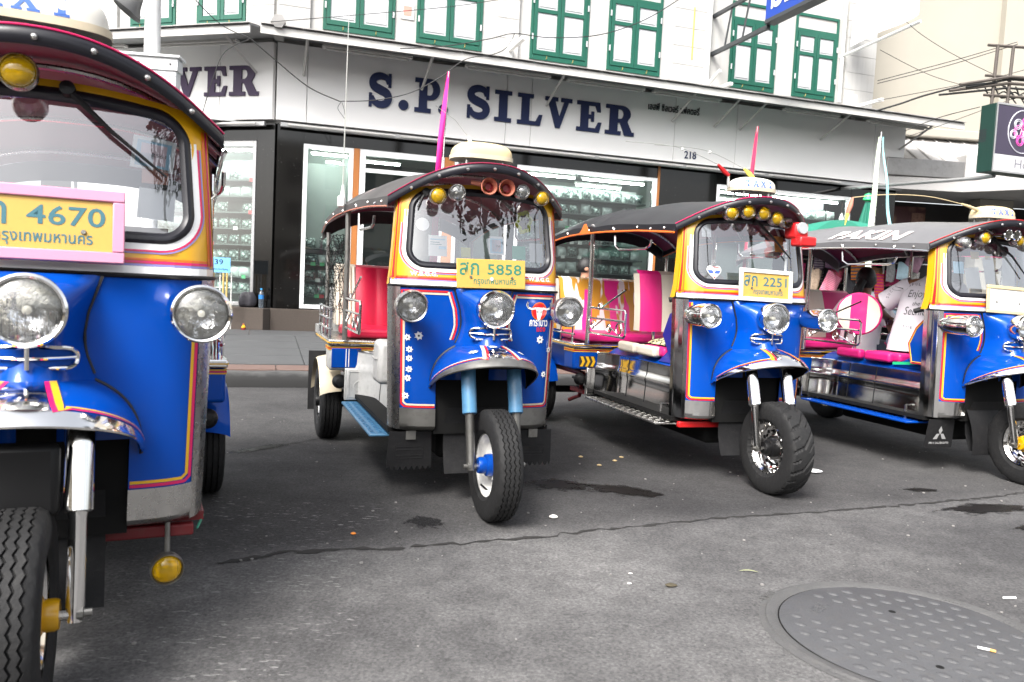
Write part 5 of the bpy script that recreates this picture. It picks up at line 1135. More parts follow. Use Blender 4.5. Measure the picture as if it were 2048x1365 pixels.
# garland amulet frame behind the glass
am = MB()
am.tube([(.262 + .036 * cos(2 * pi * i / 24) * (1 + .18 * sin(6 * 2 * pi * i / 24)), .47, 1.475 + .052 * sin(2 * pi * i / 24) * (1 + .12 * sin(6 * 2 * pi * i / 24))) for i in range(24)], .011, 6, closed=True); am.build('amulet_frame', M('lime_plastic', (.55, .62, .02), .5), T2)
MB().bb(.235, .29, .478, .482, 1.435, 1.515).build('amulet_picture', M('amulet_brown', (.10, .05, .02), .5), T2)
MB().bb(-.42, -.30, .47, .475, 1.48, 1.60).build('visor', BLACK, T2, bevel=.01)
# mudflaps
def flap(T, x0, x1, mark=False, y=.37):
    n = 8; P = [(x0, .365), (x1, .365), (x1, .175)] + [(x1 - (x1 - x0) * (i + .5) / (2 * n) * 2 / 2, .175 - (.016 if i % 2 else 0)) for i in range(2 * n)][::1]
    P = [(x0 + .01, .365), (x1 - .01, .365), (x1, .19)]
    for i in range(n): w_ = (x1 - x0) / n; P += [(x1 - w_ * i - w_ * .15, .165), (x1 - w_ * (i + .5), .185 if not mark else .166), (x1 - w_ * (i + 1) + w_ * .15, .165)]
    P += [(x0, .19)]
    f = lambda a, b, d: Vector((a, y + d + (.365 - b) * .10, b)); o = MB().prism(P, f, 0, .006).build('mudflap', RUB, T, smooth=False)
    return o, f
for T in (T2,):
    for a, b in ((-.452, -.215), (.215, .452)):
        o, f = flap(T, a, b); cx = (a + b) / 2
        for z0, z1 in ((.225, .285), (.24, .27)):
            MB().tube([f(x, z, -.001) for x, z in ((cx - .07, z0), (cx + .07, z0), (cx + .07, z1), (cx - .07, z1))], .0016, 4, closed=True).build('flap_moulding', RUB, o)
        MB().bb(cx - .025, cx + .025, .362, .369, .325, .37).build('flap_clip', WORN, o)
GREYP = M('grey_flap_print', (.30, .30, .30), .6)
o, f = flap(T4, -.46, -.22, True); cx = -.34
f4 = lambda a, b: f(cx + a, .255 + b, -.0015); q = .030
for (dx, dz) in ((0, .034), (-.030, -.018), (.030, -.018)):
    P = [(0, -.030), (.017, 0), (0, .030), (-.017, 0)] if dx == 0 else [(0, .0), (dx * .55, .028), (dx * 1.55, .028), (dx * 1.15, 0)]
    if dx: P = [(dx * .15, .015), (dx * 1.0, .015), (dx * 1.9, -.022), (dx * .75, -.022)]
    MB().add([f4(a, b + (dz if dx == 0 else -.005)) for a, b in P], [tuple(range(4))]).build('diamond_emblem', GREYP, o, smooth=False)
put_text('MITSUBISHI', 'lettering', GREYP, o, f4(-.085, -.062), (1, 0, 0), (0, .0, 1), .17, .024, bold=.02)
MB().grid(lambda u, v: Vector((-.19 + .38 * u, .25 + .10 * v * v - .03 * v, .14 + .30 * v)), 4, 6).build('wheel_flap', RUB, T4)
# fuel can and battery box on the dented tuk-tuk
MB().bb(-.455, -.30, .70, .88, .56, .80).build('fuel_tank', SILV, T2, bevel=.03, seg=4); MB().lathe([(0, .02), (.022, .02), (.024, 0)], (-.37, .79, .80), (0, 0, 1), 12).build('tank_cap', BLACK, T2)
MB().tube([(-.457, .72, .70), (-.459, .79, .695), (-.457, .86, .70)], .004, 5).build('tank_rib', SILV, T2)
b_ = MB().bb(-.495, -.29, 1.60, 1.622, .338, .545).build('battery_cover', SILV, T2, bevel=.008)
MB().tube([(-.385 + .062 * cos(2 * pi * i / 32), 1.599, .43 + .042 * sin(2 * pi * i / 32)) for i in range(32)], .004, 5, closed=True).build('cover_emblem', SILV, b_); put_text('GM', 'lettering', SILV, b_, (-.42, 1.599, .41), (1, 0, 0), (0, 0, 1), .07, .04, ext=.002)
MB().tube([(-.478, 1.599, .36), (-.478, 1.599, .525), (-.30, 1.599, .525), (-.30, 1.599, .36)], .0035, 5, closed=True).build('cover_bead', SILV, b_)
MB().bb(-.590, -.40, 1.658, 1.668, .545, .672).build('blue_panel', BLUE2, T2, bevel=.003); MB().bb(-.500, -.495, 1.655, 1.6575, .55, .67).build('panel_stripe', PLATEW, T2, smooth=False); MB().bb(-.482, -.477, 1.655, 1.6575, .55, .67).build('panel_stripe', PLATEW, T2, smooth=False)
# luggage net at the back of the dented tuk-tuk
nm = MB()
for sg, x0, x1 in ((-1, -.56, -.46),):
    for i in range(9):
        P = [Vector((x0 + (x1 - x0) * .12 * i + .015 * sin(k * 1.3 + i), 2.43 - .03 * i + .02 * sin(k * .9 + i * 2), 1.44 - .56 * k / 14)) for k in range(15)]; nm.tube(P, .0028, 4)
    for k in range(26):
        z = 1.43 - .022 * k; nm.tube([Vector((x0 + (x1 - x0) * .12 * i + .01 * sin(k + i), 2.43 - .03 * i + .02 * sin(k * .7 + i), z + .012 * ((i + k) % 2))) for i in range(9)], .0026, 4)
nm.build('luggage_net', BLACK, T2)
# roof badge
_v = [(0, 0), (.16, -.03), (.30, -.02), (.22, .02), (.33, .03), (.14, .05)]
def rproj(T, RB, pts, mat, nm, n_=(-.55, 0, .83)):
    n_ = Vector(n_).normalized(); P = []
    for p in pts:
        h = RB.ray_cast(Vector(p) + n_ * .3, -n_, .8); P.append((h[0] if h[0] is not None else Vector(p)) + n_ * .003)
    MB().add(P, [tuple(range(len(P)))]).build(nm, mat, T, smooth=False)
rproj(T2, RB2, [(-.50 + .10 * y / .33 + z, 1.45 - y * 1.3, 1.62) for y, z in ((0, 0), (.10, .012), (.24, .03), (.18, .05), (.26, .06), (.10, .05))], M('faded_badge', (.62, .48, .45), .6, dirt=.3), 'roof_badge')
# lettering on the grey roof
n_ = Vector((-.66, 0, .75)); uy = Vector((.75, 0, .66)); 
for mt, dz, b in ((M('faded_pink_print', (.70, .50, .48), .6), 0, .045), (PLATEW, .002, .025)):
    put_text('PAKIN', 'lettering', mt, T4, Vector((-.520, 1.44, 1.632)) + n_ * .05, (0, -1, 0), uy, .74, .115, bold=b, shear=.35, target=RB4, off=.006 + dz)
# red megaphone
o = MB().bb(.215, .315, .24, .36, 1.50, 1.60).build('megaphone', RED, T3, bevel=.02); MB().lathe([(0, .012), (.034, .012), (.038, 0)], (.262, .24, 1.565), (0, -1, .1), 18).build('megaphone_disc', M('grey_disc', (.32, .34, .35), .4), o); MB().bb(.225, .345, .20, .30, 1.455, 1.515).build('megaphone_lip', RED, o, bevel=.012)
MB().lathe([(.03, 0), (.034, -.01), (.028, -.06)], (.185, .27, 1.595), (0, -1, 0), 16).build('steel_cup', STEEL, T3)
for x in (-.03, .045):
    o = MB().lathe([(.036, 0), (.040, -.008), (.028, -.025), (.016, -.06), (.013, -.12)], (x, .25, 1.632), (0, -1, 0), 20).build('chrome_horn', CHROME, T4); MB().lathe([(0, -.03), (.018, -.03), (.026, -.01)], (x, .25, 1.632), (0, -1, 0), 12).build('horn_throat', WORN, o)
# antennas, ribbons
WHIP = M('antenna_wire', (.45, .45, .42), .4, .4); YTIP = M('yellow_antenna_base', (.75, .55, .10), .5)
for P, mt in (([(-.168, .41, 1.865), (-.205, .41, 1.89), (-.247, .41, 1.925)], RED), ([(.010, .41, 1.865), (-.025, .41, 1.89), (-.060, .41, 1.915)], YTIP)):
    o = MB().tube(P, [.011, .015, .008], 8).build('antenna_base', mt, T3); q = P[-1]; e = -.868 if mt is RED else -.682
    MB().tube(catmull([q, ((q[0] * .55 + e * .45), .41, 2.0), (e, .41, 2.0)], 8), .0018, 4).build('antenna', WHIP, o); MB().lathe([(.008, -.006), (.008, .006)], ((q[0] * .6 + e * .4), .41, 1.992), (-1, 0, .1), 8, True).build('antenna_bead', PLATEW, o)
    MB().tube([(P[0][0] + .0, .41, 1.80), P[0]], .008, 6).build('antenna_bracket', STEEL, o)
o = MB().tube([(-.15, .41, 1.80), (-.23, .41, 1.818), (-.294, .41, 1.829)], [.012, .010, .006], 8).build('antenna_base', SIGNC, T4); MB().tube(catmull([(-.294, .41, 1.829), (-.575, .41, 1.855), (-.905, .41, 1.842), (-1.19, .41, 1.80)], 6), .003, 5).build('antenna', SIGNC, o)
MB().tube([(-1.19, .41, 1.80), (-1.205, .41, 1.75), (-1.22, .41, 1.70), (-1.23, .41, 1.64)], [.006, .018, .012, .003], 6).build('tassel', SALMON, o); MB().tube([(-1.222, .41, 1.695), (-1.236, .41, 1.62)], [.013, .002], 6).build('tassel', YTIP, o)
o = MB().tube([(-.07, .42, 1.855), (-.085, .42, 1.885)], [.012, .006], 8).build('antenna_base', SIGNW, T2); MB().tube([(-.085, .42, 1.885), (-.155, .42, 1.96), (-.26, .42, 2.02)], .0016, 4).build('antenna', WHIP, o)
o = MB().tube([(-.555, 1.60, 1.60), (-.56, 1.60, 1.67), (-.56, 1.60, 1.72)], [.020, .014, .007], 10).build('antenna_base', PLATEW, T2); MB().tube([(-.56, 1.60, 1.72), (-.56, 1.60, 2.4), (-.555, 1.60, 3.15), (-.55, 1.6, 3.5)], [.005, .0032, .0024, .0016], 5).build('antenna', WHIP, o); MB().box((-.570, 1.6, 1.615), (.04, .06, .07)).build('antenna_clamp', PLATEW, o, bevel=.008)
def ribbon_pole(T, x, y, z0, z1, mat, nm, lean=.02, w_=.05, name='ribbon_pole'):
    po_ = MB().tube([(x, y, z0), (x + lean * .5, y, (z0 + z1) / 2), (x + lean, y, z1)], .005, 6).build(name, STEEL, T)
    def rb(u, v):
        t = v; wd = w_ * (1 - .75 * t ** 3); return Vector((x + lean * t - .002 - wd * u + .008 * sin(7 * t), y - .006 - .012 * sin(9 * t + 3 * u), z0 + .10 + (z1 - z0 - .10) * t))
    MB().grid(rb, 4, 30).build('ribbon', mat, po_, angle=80); return po_
PINKR = M('hot_pink_ribbon', (.66, .005, .22), .6, 0, 0, .12, 5); REDR = M('crimson_ribbon', (.55, .003, .06), .6, 0, 0, .12, 5)
ribbon_pole(T2, .285, 2.53, .75, 2.765, PINKR, 'a', .05, .06); ribbon_pole(T4, -.49, 2.55, .75, 2.70, REDR, 'b', .03, .045)
RPL = bpy.data.objects.new('ribbon_stand', None); COL.objects.link(RPL); RPL.location = (3.60, 8.05, 0); tag(RPL, 'tall pole with pale green and aqua ribbons behind the grey roofed tuk-tuk', 'pole')
MB().tube([(0, 0, 0), (0, 0, 2.85)], .008, 8).build('pole', STEEL, RPL); MB().bb(-.15, .15, -.15, .15, 0, .03).build('base', WORN, RPL, bevel=.01)
MB().grid(lambda u, v: Vector((-.06 * (1 - .7 * v ** 3) * u - .004, -.01 + .012 * sin(8 * v), 1.5 + 1.30 * v)), 4, 24).build('ribbon', M('pale_green_ribbon', (.62, .74, .55), .6), RPL, angle=80)
MB().grid(lambda u, v: Vector((.01 + .13 * (1 - v) ** 1.2 + .035 * (1 - .6 * v) * u, -.02 + .02 * sin(9 * v), 1.9 + .90 * v)), 4, 24).build('ribbon', M('aqua_ribbon', (.30, .66, .70), .6), RPL, angle=80)
# chevrons on the second-right tuk-tuk, cushion
BLK = M('chevron_black', (.02, .02, .02), .5); MB().bb(-.555, -.425, 1.6655, 1.669, .548, .628).build('chevron_board', BLK, T3, smooth=False)
for k in range(3):
    x = -.548 + .043 * k; MB().add([(x, 1.664, .550), (x + .022, 1.664, .550), (x + .040, 1.664, .588), (x + .022, 1.664, .626), (x, 1.664, .626), (x + .018, 1.664, .588)], [(0, 1, 2, 5), (5, 2, 3, 4)]).build('chevron', GOLD, T3, smooth=False)
m, nt, p, co = base_mat('leaf_print_cloth'); v = nt.nodes.new('ShaderNodeTexVoronoi'); v.inputs['Scale'].default_value = 22; v.feature = 'DISTANCE_TO_EDGE'; nt.links.new(co, v.inputs['Vector'])
nt.links.new(_mix(nt, _ramp(nt, v.outputs['Distance'], .06, .12), (.03, .03, .02), (.60, .55, .30)), p.inputs['Base Color']); p.inputs['Roughness'].default_value = .8
cu_ = MB(); cu_.grid(lambda u, v: Vector((-.30 + .40 * u, .80 + .30 * v, .785 + .055 * (sin(pi * u) * sin(pi * v)) ** .4)), 14, 12); cu_.grid(lambda u, v: Vector((-.30 + .40 * u, .80 + .30 * v, .785 - .015 * (sin(pi * u) * sin(pi * v)) ** .4)), 8, 8, flip=True)
o = cu_.build('cushion', m); o.location = T3.location; o.rotation_euler = T3.rotation_euler; tag(o, 'small tan leaf-print cushion on the pink driver seat', 'cushion')
for T, cols in ((T3, CUSH_C), (T4, CUSH_P)):
    for k, (y0, y1) in enumerate(((.86, 1.12), (1.16, 1.42))): MB().bb(-.365, -.30, y0, y1, .700, .772).build('seat_side', cols, T, bevel=.022, seg=4)
MB().grid(lambda u, v: Vector((-.336 - .002, .55 + .30 * u, .69 + .02 * v + .03 * (1 - u) + .0 * v)), 8, 2).build('cowl_stripe', M('green_stripe', (.02, .50, .22), .4), T4, smooth=False); MB().grid(lambda u, v: Vector((-.339, .53 + .14 * u, .735 + .03 * v + .02 * (1 - u))), 4, 2).build('cowl_stripe', PLATEW, T4, smooth=False)
kb_ = MB(); kb_.prism([(.50, .72), (.62, .72), (.66, .86), (.60, .98), (.50, 1.08)], lambda a, b, d: Vector((-.40 + d, a, b)), 0, .02); kb_.build('knee_panel', BLUE2, T4, bevel=.004)
for k, mt in enumerate((GOLD, RED)): MB().tube([(-.402, a, b) for a, b in ((.515, .735), (.612, .735), (.645, .862), (.592, .968), (.515, 1.045))][0:] if k == 0 else [(-.402, a, b) for a, b in ((.505, .725), (.617, .725), (.655, .862), (.598, .975), (.505, 1.06))], .004, 4).build('panel_edge', mt, T4)
# blue fuel cover of the second-right tuk-tuk
MB().prism([(.50, .70), (.70, .70), (.82, .86), (.74, 1.0), (.50, 1.10)], lambda a, b, d: Vector((-.33 + d, a, b)), 0, .02).build('knee_panel', VIOLET, T3, bevel=.006)
# ------------------------------------------------------------------ things fixed to the shop front
W_PIPE = M('white_pipe', (.72, .72, .70), .5, 0, 0, .06, dirt=.15); DKST = M('dark_grey_steel', (.07, .075, .08), .45, .5, 0, .15)
def rfw(s, off, z): return rw(s, -off, z)
BS = thing('hanging_sign', 'blue box sign lettered SILVER hung from a dark arm above the street', 'sign', rfw(7.0, 0, 0), A18)
def hb(a0, a1, o0, o1, z0, z1, nm, mt, par=BS, bv=0): return MB().bb(a0, a1, -o1, -o0, z0, z1).build(nm, mt, par, smooth=False, bevel=bv)
hb(-.03, .03, .0, 1.58, 5.17, 5.23, 'arm', DKST); hb(-.03, .03, .0, 1.58, 5.80, 5.85, 'arm', DKST); hb(-.09, .09, 1.6, 3.7, 5.22, 5.28, 'sign_frame', DKST, bv=.004)
SBL = M('sign_blue', (.003, .045, .33), .4, 0, .15, .06); bd = hb(-.08, .08, 1.6, 3.7, 5.284, 5.95, 'sign_box', SBL)
for i, ch in enumerate('SILVER'):
    w_ = .30 * SLAB[ch][0] / .9; put_letter(ch, PLATEW, bd, (-.083, -3.55 + .0, 5.42), (0, 1, 0), (0, 0, 1), w_, .36, .004) if 0 else put_letter(ch, PLATEW, bd, (-.084, -1.70 - .33 * i - .02, 5.40), (0, -1, 0), (0, 0, 1), w_, .40, .004)
for o_ in (.4, .9): MB().tube([(0, -o_, 5.23), (0, -o_ - .15, 5.80)], .016, 6).build('stay', DKST, BS)
MB().tube([(-.12, -.08, 4.58), (-.12, -.08, 7.2)], .045, 8).build('wall_pipe', W_PIPE, BS); MB().tube([(-.12, -.08, 4.62), (-.12, -.50, 4.80)], .03, 6).build('pipe_arm', W_PIPE, BS)
MB().tube([(-.40, -.06, 5.05), (-.40, -.06, 5.9)], .010, 6).build('conduit', M('yellow_conduit', (.5, .38, .05), .6), BS)
BN = thing('banner', 'white cloth banner stretched out from the corner pilaster at the top right', 'banner', rfw(9.62, 0, 0), A18)
MB().grid(lambda u, v: Vector((.012 * sin(9 * u + 2 * v), -.25 - 1.5 * u, 5.62 + .10 * u + .7 * v + .02 * sin(6 * u))), 20, 6).build('cloth', M('white_banner_cloth', (.80, .80, .84), .8), BN, angle=80); MB().tube([(0, 0, 5.50), (0, -1.8, 5.60)], .025, 6).build('arm', W_PIPE, BN); MB().tube([(0, -.06, 4.7), (0, -.06, 6.5)], .03, 6).build('wall_pipe', W_PIPE, BN)
for s, z in ((3.42, 4.75), (6.95, 4.52), (9.95, 4.62)):
    o = thing('wall_bracket', f'white metal arm bracket on the pilaster {"left of the middle shutters" if s < 4 else "beside the blue hanging sign" if s < 8 else "at the right end of the shop"}', 'bracket', rfw(s, 0, 0), A18)
    MB().bb(-.05, .05, -.062, -.056, z - .25, z + .25).build('plate', W_PIPE, o, smooth=False); MB().bb(-.03, .03, -.75, -.063, z + .0, z + .05).build('arm', W_PIPE, o, smooth=False)
# ------------------------------------------------------------------ cables
CBL = M('black_cable', (.02, .02, .02), .6)
def cable(pts, r, label, mat=CBL): tag(MB().tube(catmull(pts, 6), r * .72, 5).build('overhead_cable', mat), label, 'cable')
cable([(-3.54, 10.36, 4.14), (-3.19, 10.47, 3.87), (-2.82, 10.59, 3.61), (-2.45, 10.71, 3.48)], .011, 'cable drooping from the canopy corner across the white sign board')
cable([(-2.45, 10.71, 3.48), (-2.01, 10.86, 3.55), (-1.56, 11.0, 3.7), (-1.17, 11.13, 3.96), (-.84, 11.24, 4.25), (-.47, 11.36, 4.37), (-.28, 11.42, 4.49), (-.17, 11.45, 4.7)], .009, 'cable rising in front of the letter P to the wall bracket')
cable([(-4.28, 10.12, 4.63), (-3.89, 10.24, 4.27), (-3.54, 10.36, 4.14)], .009, 'cable coming down from the top edge to the canopy corner')
cable([(-3.54, 10.36, 4.14), (-3.83, 10.27, 3.93), (-3.96, 10.22, 3.57), (-4.07, 10.19, 3.13)], .008, 'cable hanging from the canopy corner in front of the letter E of VER')
cable([(-3.32, 10.43, 4.38), (-2.36, 10.74, 4.61), (-1.07, 11.16, 4.93), (-.33, 11.4, 5.16)], .007, 'thin cable slanting up across the two left shutter windows')
cable([(-1.71, 10.95, 4.27), (-1.05, 11.17, 4.41), (-.51, 11.34, 4.58), (-.17, 11.45, 4.7), (.34, 11.62, 4.72), (1.07, 11.86, 4.87), (1.75, 12.08, 5.19), (2.36, 12.28, 5.64)], .010, 'black cable swagged across the middle shutter windows')
cable([(-2.43, 10.72, 3.48), (-2.47, 10.71, 3.39), (-2.41, 10.72, 3.30), (-2.38, 10.74, 3.27), (-2.39, 10.73, 3.38), (-2.42, 10.72, 3.47)], .005, 'small loop of loose cable left of the letter S')
for P_, r_, l_ in (([(5.25, 12, 4.44), (6.3, 12, 4.77), (7.27, 12, 5.1)], .008, 'upper of the two parallel cables right of the shop'), ([(5.25, 12, 4.40), (6.3, 12, 4.72), (7.28, 12, 5.07)], .008, 'lower of the two parallel cables right of the shop'), ([(5.23, 12, 4.14), (6.11, 12, 4.35), (6.99, 12, 4.57), (7.41, 12, 4.7)], .007, 'single thin cable below the parallel pair right of the shop'),
    ([(5.26, 12, 4.0), (5.61, 12, 4.12), (5.97, 12, 4.26), (6.55, 12, 4.43), (7.0, 12, 4.48), (7.19, 12, 4.41), (7.31, 12, 4.29)], .020, 'thick black cable arching from the canopy end to the hostel sign'), ([(5.32, 12, 5.65), (5.66, 12, 5.27), (6.29, 12, 4.9), (7.22, 12, 4.51)], .006, 'grey cable slanting down across the beige wall'),
    ([(5.25, 12, 4.89), (6.02, 12, 4.56), (6.78, 12, 4.38), (7.24, 12, 4.26)], .006, 'thin cable slanting down from the pilaster to the hostel sign'), ([(5.8, 12, 3.66), (6.38, 12, 3.89), (7.44, 12, 4.34)], .007, 'cable running over the white sheet roof'), ([(5.72, 12, 3.73), (6.22, 12, 3.95), (6.8, 12, 4.13)], .009, 'cable just above the white sheet roof')): cable(P_, r_, l_)
# ------------------------------------------------------------------ utility pole and cabinet
PO = thing('utility_pole', 'pale grey street pole rising behind the nearest tuk-tuk roof', 'pole', (-4.40, 9.5, .15))
MB().tube([(0, 0, 0), (0, 0, 7)], .09, 20).build('shaft', M('pale_grey_paint', (.62, .62, .61), .5, 0, 0, .05, dirt=.12), PO)
for z in (3.03, 3.36): MB().lathe([(.093, -.03), (.100, -.03), (.100, .03), (.093, .03)], (0, 0, z), (0, 0, 1), 20).build('clamp', WORN, PO)
SPK = MB().lathe([(.02, .16), (.05, .14), (.10, .02), (.17, -.08), (.175, -.09), (.10, -.06), (0, -.04)], (-.20, -.10, 4.02), (.5, .2, .75), 20).build('loudspeaker', M('dark_grey_plastic', (.06, .06, .06), .5), PO)
CAB = thing('meter_cabinet', 'white steel electrical cabinet strapped to the street pole', 'cabinet', (-4.38, 9.38, 3.05), radians(6))
CWH = M('cabinet_white', (.70, .71, .71), .5, 0, 0, .04, dirt=.1); MB().bb(-.36, .36, -.17, -.0, .0, .44).build('body', CWH, CAB, bevel=.01); MB().bb(-.41, .41, -.22, .03, .50, .53).build('lid', CWH, CAB, bevel=.006); MB().bb(-.38, .38, -.19, .01, .36, .498).build('top_plate', CWH, CAB, bevel=.006)
for x in (-.3, -.05, .3): MB().lathe([(0, .01), (.012, .008), (.014, 0)], (x, -.191, .43), (0, -1, 0), 8).build('bolt', INK, CAB)
for i in range(8): MB().bb(.20, .35, -.176, -.171, .05 + .035 * i, .065 + .035 * i).build('vent_slat', GREYA, CAB, smooth=False)
# ------------------------------------------------------------------ building at the right
BEI = M('beige_plaster', (.34, .318, .27), .8, 0, 0, .05, 1.5, dirt=.06, dcol=(.5, .45, .38)); CONC = M('stained_concrete', (.42, .41, .40), .8, 0, 0, .08, 3, dirt=.2, dcol=(.3, .28, .26)); WROOF = M('white_sheet_roof', (.48, .47, .46), .5, .1, 0, .08, 4, dirt=.2)
NB = thing('neighbour_building', 'tall beige building with a low white sheet roof right of the shop', 'building', (7.6, 15.5, 0), radians(6))
MB().bb(-4.5, 22, .9, 1.2, 4.2, 13).build('wall', BEI, NB, smooth=False); MB().bb(2.2, 3.0, .75, .899, 4.6, 13).build('pilaster', BEI, NB, smooth=False); MB().bb(-1.2, 22, .2, .9, 4.45, 4.62).build('ledge', BEI, NB, smooth=False, bevel=.02); MB().bb(3.02, 22, .6, .899, 4.95, 5.1).build('ledge', BEI, NB, smooth=False)
rs = MB()
for i in range(14):
    x = -.75 + .16 * i; rs.add([(x, -.62 + 0 * i, 3.84), (x + .13, -.62, 3.84), (x + .13, .60, 4.58), (x, .60, 4.58)], [(0, 1, 2, 3)])
MB().add([(-.9, -.62, 3.825), (1.35, -.62, 3.825), (1.9, .60, 4.565), (-.9, .60, 4.565)], [(0, 1, 2, 3)]).build('sheet_roof', WROOF, NB, smooth=False)
for i in range(9):
    x = -.85 + .27 * i; MB().tube([(x, -.62, 3.835), (x + .03 * i, .60, 4.575)], .018, 4).build('roof_rib', WROOF, NB)
MB().bb(-1.0, .52, -.78, -.625, 3.50, 3.82).build('gutter', M('galvanised_gutter', (.30, .29, .28), .35, .8, 0, .2, 5, dirt=.3), NB, smooth=False, bevel=.015)
MB().prism([(-1.2, .9), (-1.2, -.72), (.50, -.80), (1.2, -1.6), (6, -1.9), (6, .9)], lambda x, y, d: Vector((x, y, d)), 3.26, 3.49).build('awning_slab', CONC, NB, smooth=False, bevel=.01)
MB().bb(.53, 6, -.78, .2, 3.491, 3.95).build('parapet', CONC, NB, smooth=False)
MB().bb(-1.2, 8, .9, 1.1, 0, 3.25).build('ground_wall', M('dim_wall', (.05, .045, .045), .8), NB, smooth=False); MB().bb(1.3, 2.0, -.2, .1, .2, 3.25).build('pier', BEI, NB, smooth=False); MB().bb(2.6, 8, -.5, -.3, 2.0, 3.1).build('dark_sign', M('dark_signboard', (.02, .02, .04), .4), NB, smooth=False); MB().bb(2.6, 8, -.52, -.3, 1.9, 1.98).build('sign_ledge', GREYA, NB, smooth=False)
m, nt, p, co = base_mat('menu_poster'); v = nt.nodes.new('ShaderNodeTexVoronoi'); v.inputs['Scale'].default_value = 2.6; nt.links.new(co, v.inputs['Vector'])
nt.links.new(_mix(nt, _ramp(nt, v.outputs['Distance'], .25, .42), _mix(nt, _noise(nt, co, 14), (.10, .035, .02), (.42, .24, .16)), (.09, .025, .03)), p.inputs['Base Color']); p.inputs['Roughness'].default_value = .4
ps = MB().bb(-.95, .85, .80, .84, 2.2, 3.15).build('menu_poster', m, NB, smooth=False)
for x, z in ((-.85, 2.85), (-.85, 2.45), (.55, 2.75)): MB().bb(x, x + .25, .79, .799, z, z + .28).build('poster_photo', M('poster_photo', (.30, .16, .12), .5, var=.7, scale=20), ps, smooth=False)
HS = thing('hostel_sign', 'dark hostel light box with a pink and grey curled emblem at the right edge', 'sign', (6.43, 10.95, 3.02), radians(18))
MB().bb(0, 1.6, 0, .24, .0, .92).build('box', M('green_sign_side', (.003, .030, .022), .5, 0, 0, .2), HS, bevel=.006); MB().bb(.02, 1.58, -.012, -.001, .24, .90).build('face', M('sign_face_plum', (.030, .020, .045), .25, 0, .3, .2, 3), HS, smooth=False); MB().bb(.02, 1.58, -.012, -.001, .02, .235).build('face_strip', M('sign_face_grey', (.52, .52, .54), .4), HS, smooth=False)
for a, b, c, d in ((0, 1.6, .90, .925), (0, 1.6, -.005, .02), (0, .02, .02, .90), (1.58, 1.6, .02, .9)): MB().bb(a, b, -.02, -.013, c, d).build('trim', GREYA, HS, smooth=False)
LG = M('sign_line_grey', (.60, .60, .66), .4); PK_ = M('sign_line_pink', (.75, .10, .45), .4)
MB().tube([(.50 + .27 * cos(2 * pi * i / 40), -.016, .57 + .29 * sin(2 * pi * i / 40)) for i in range(40)], .007, 5, closed=True).build('emblem_ring', LG, HS)
for i, (x, z, r, mt) in enumerate(((.40, .66, .08, LG), (.33, .52, .07, LG), (.46, .44, .08, PK_), (.54, .68, .09, PK_), (.42, .56, .10, PK_), (.56, .50, .09, LG))): MB().tube([Vector((x + (r * (1 - .6 * k / 30)) * cos(4.2 * pi * k / 30), -.016, z + (r * (1 - .6 * k / 30)) * sin(4.2 * pi * k / 30))) for k in range(31)], .006, 5).build('emblem_curl', mt, HS)
put_text('Happy', 'lettering', PLATEW, HS, (.44, -.02, .50), (1, 0, 0), (0, 0, 1), .28, .12, shear=.3); put_text('Hostel', 'lettering', M('sign_grey_ink', (.16, .16, .18), .5), HS, (.40, -.014, .07), (1, 0, 0), (0, 0, 1), .55, .12)
for i in range(6): MB().bb(-.003, -.001, .12, .24, .42 + .03 * i, .435 + .03 * i).build('vent', INK, HS, smooth=False)
MB().tube([(.3, .2, -.02), (.3, .5, -.02), (.6, 4.0, .2)], .03, 6).build('mount_arm', GREYA, HS)
SF = thing('cable_frame', 'rusty steel frame carrying bundles of cables above the hostel sign', 'frame', (6.62, 11.4, 4.0))
RST = M('rusty_steel', (.10, .085, .075), .7, .3, 0, .3, 10, dirt=.4)
for x in (0, .22, .9): MB().tube([(x, 0, 0), (x + .02, 0, .85)], .022, 6).build('upright', RST, SF)
for z in (.15, .42, .84): MB().tube([(-.12, 0, z), (1.0, 0, z - .02)], .020, 6).build('rail', RST, SF)
for i, (z, a) in enumerate(((.22, -.75), (.28, -.62), (.33, -.4), (.36, -.5))): MB().tube([(a, -.02 * i, z - .1), (.2, -.02 * i, z + .04), (1.0, -.02 * i, z + .02)], .016 + .006 * (i % 2), 6).build('cross_bar', RST if i % 2 else CBL, SF)
for i in range(5): MB().tube(catmull([(-.1 + .15 * i, .05, .3), (.0 + .15 * i, .02, .12), (.2 + .15 * i, .05, .22), (.35 + .12 * i, 0, .05)], 5), .010, 5).build('cable_loop', CBL, SF)
# ------------------------------------------------------------------ buildings across the street, behind the camera (seen in the glass and chrome)
def across(x0, x1, h, col, label, awn):
    B = thing('row_house', label, 'building', ((x0 + x1) / 2, -24.0, 0)); W_ = (x1 - x0) / 2; mt = M('row_wall_' + awn, col, .85, 0, 0, .08, 2)
    MB().bb(-W_, W_, -6, 0, 0, h).build('wall', mt, B, smooth=False); MB().bb(-W_, W_, .002, 1.6, 3.1, 3.25).build('awning', M('awning_' + awn, {'a': (.45, .30, .18), 'b': (.20, .22, .25), 'c': (.5, .48, .42)}[awn], .7), B, smooth=False)
    n = max(2, int((x1 - x0) / 2.2))
    for i in range(n):
        x = -W_ + (i + .5) * (2 * W_) / n
        for z in (4.2, 6.6):
            if z + 1.5 > h: continue
            o = MB().bb(x - .55, x + .55, .002, .06, z - .05, z + 1.45).build('window', M('row_frame', (.5, .5, .48), .6), B, smooth=False); MB().bb(x - .48, x + .48, .061, .07, z, z + 1.4).build('pane', M('dark_window_glass', (.02, .025, .028), .08), o, smooth=False)
        MB().bb(x - .85, x + .85, .002, .05, .3, 2.9).build('shop_opening', M('row_dark', (.03, .03, .03), .6), B, smooth=False)
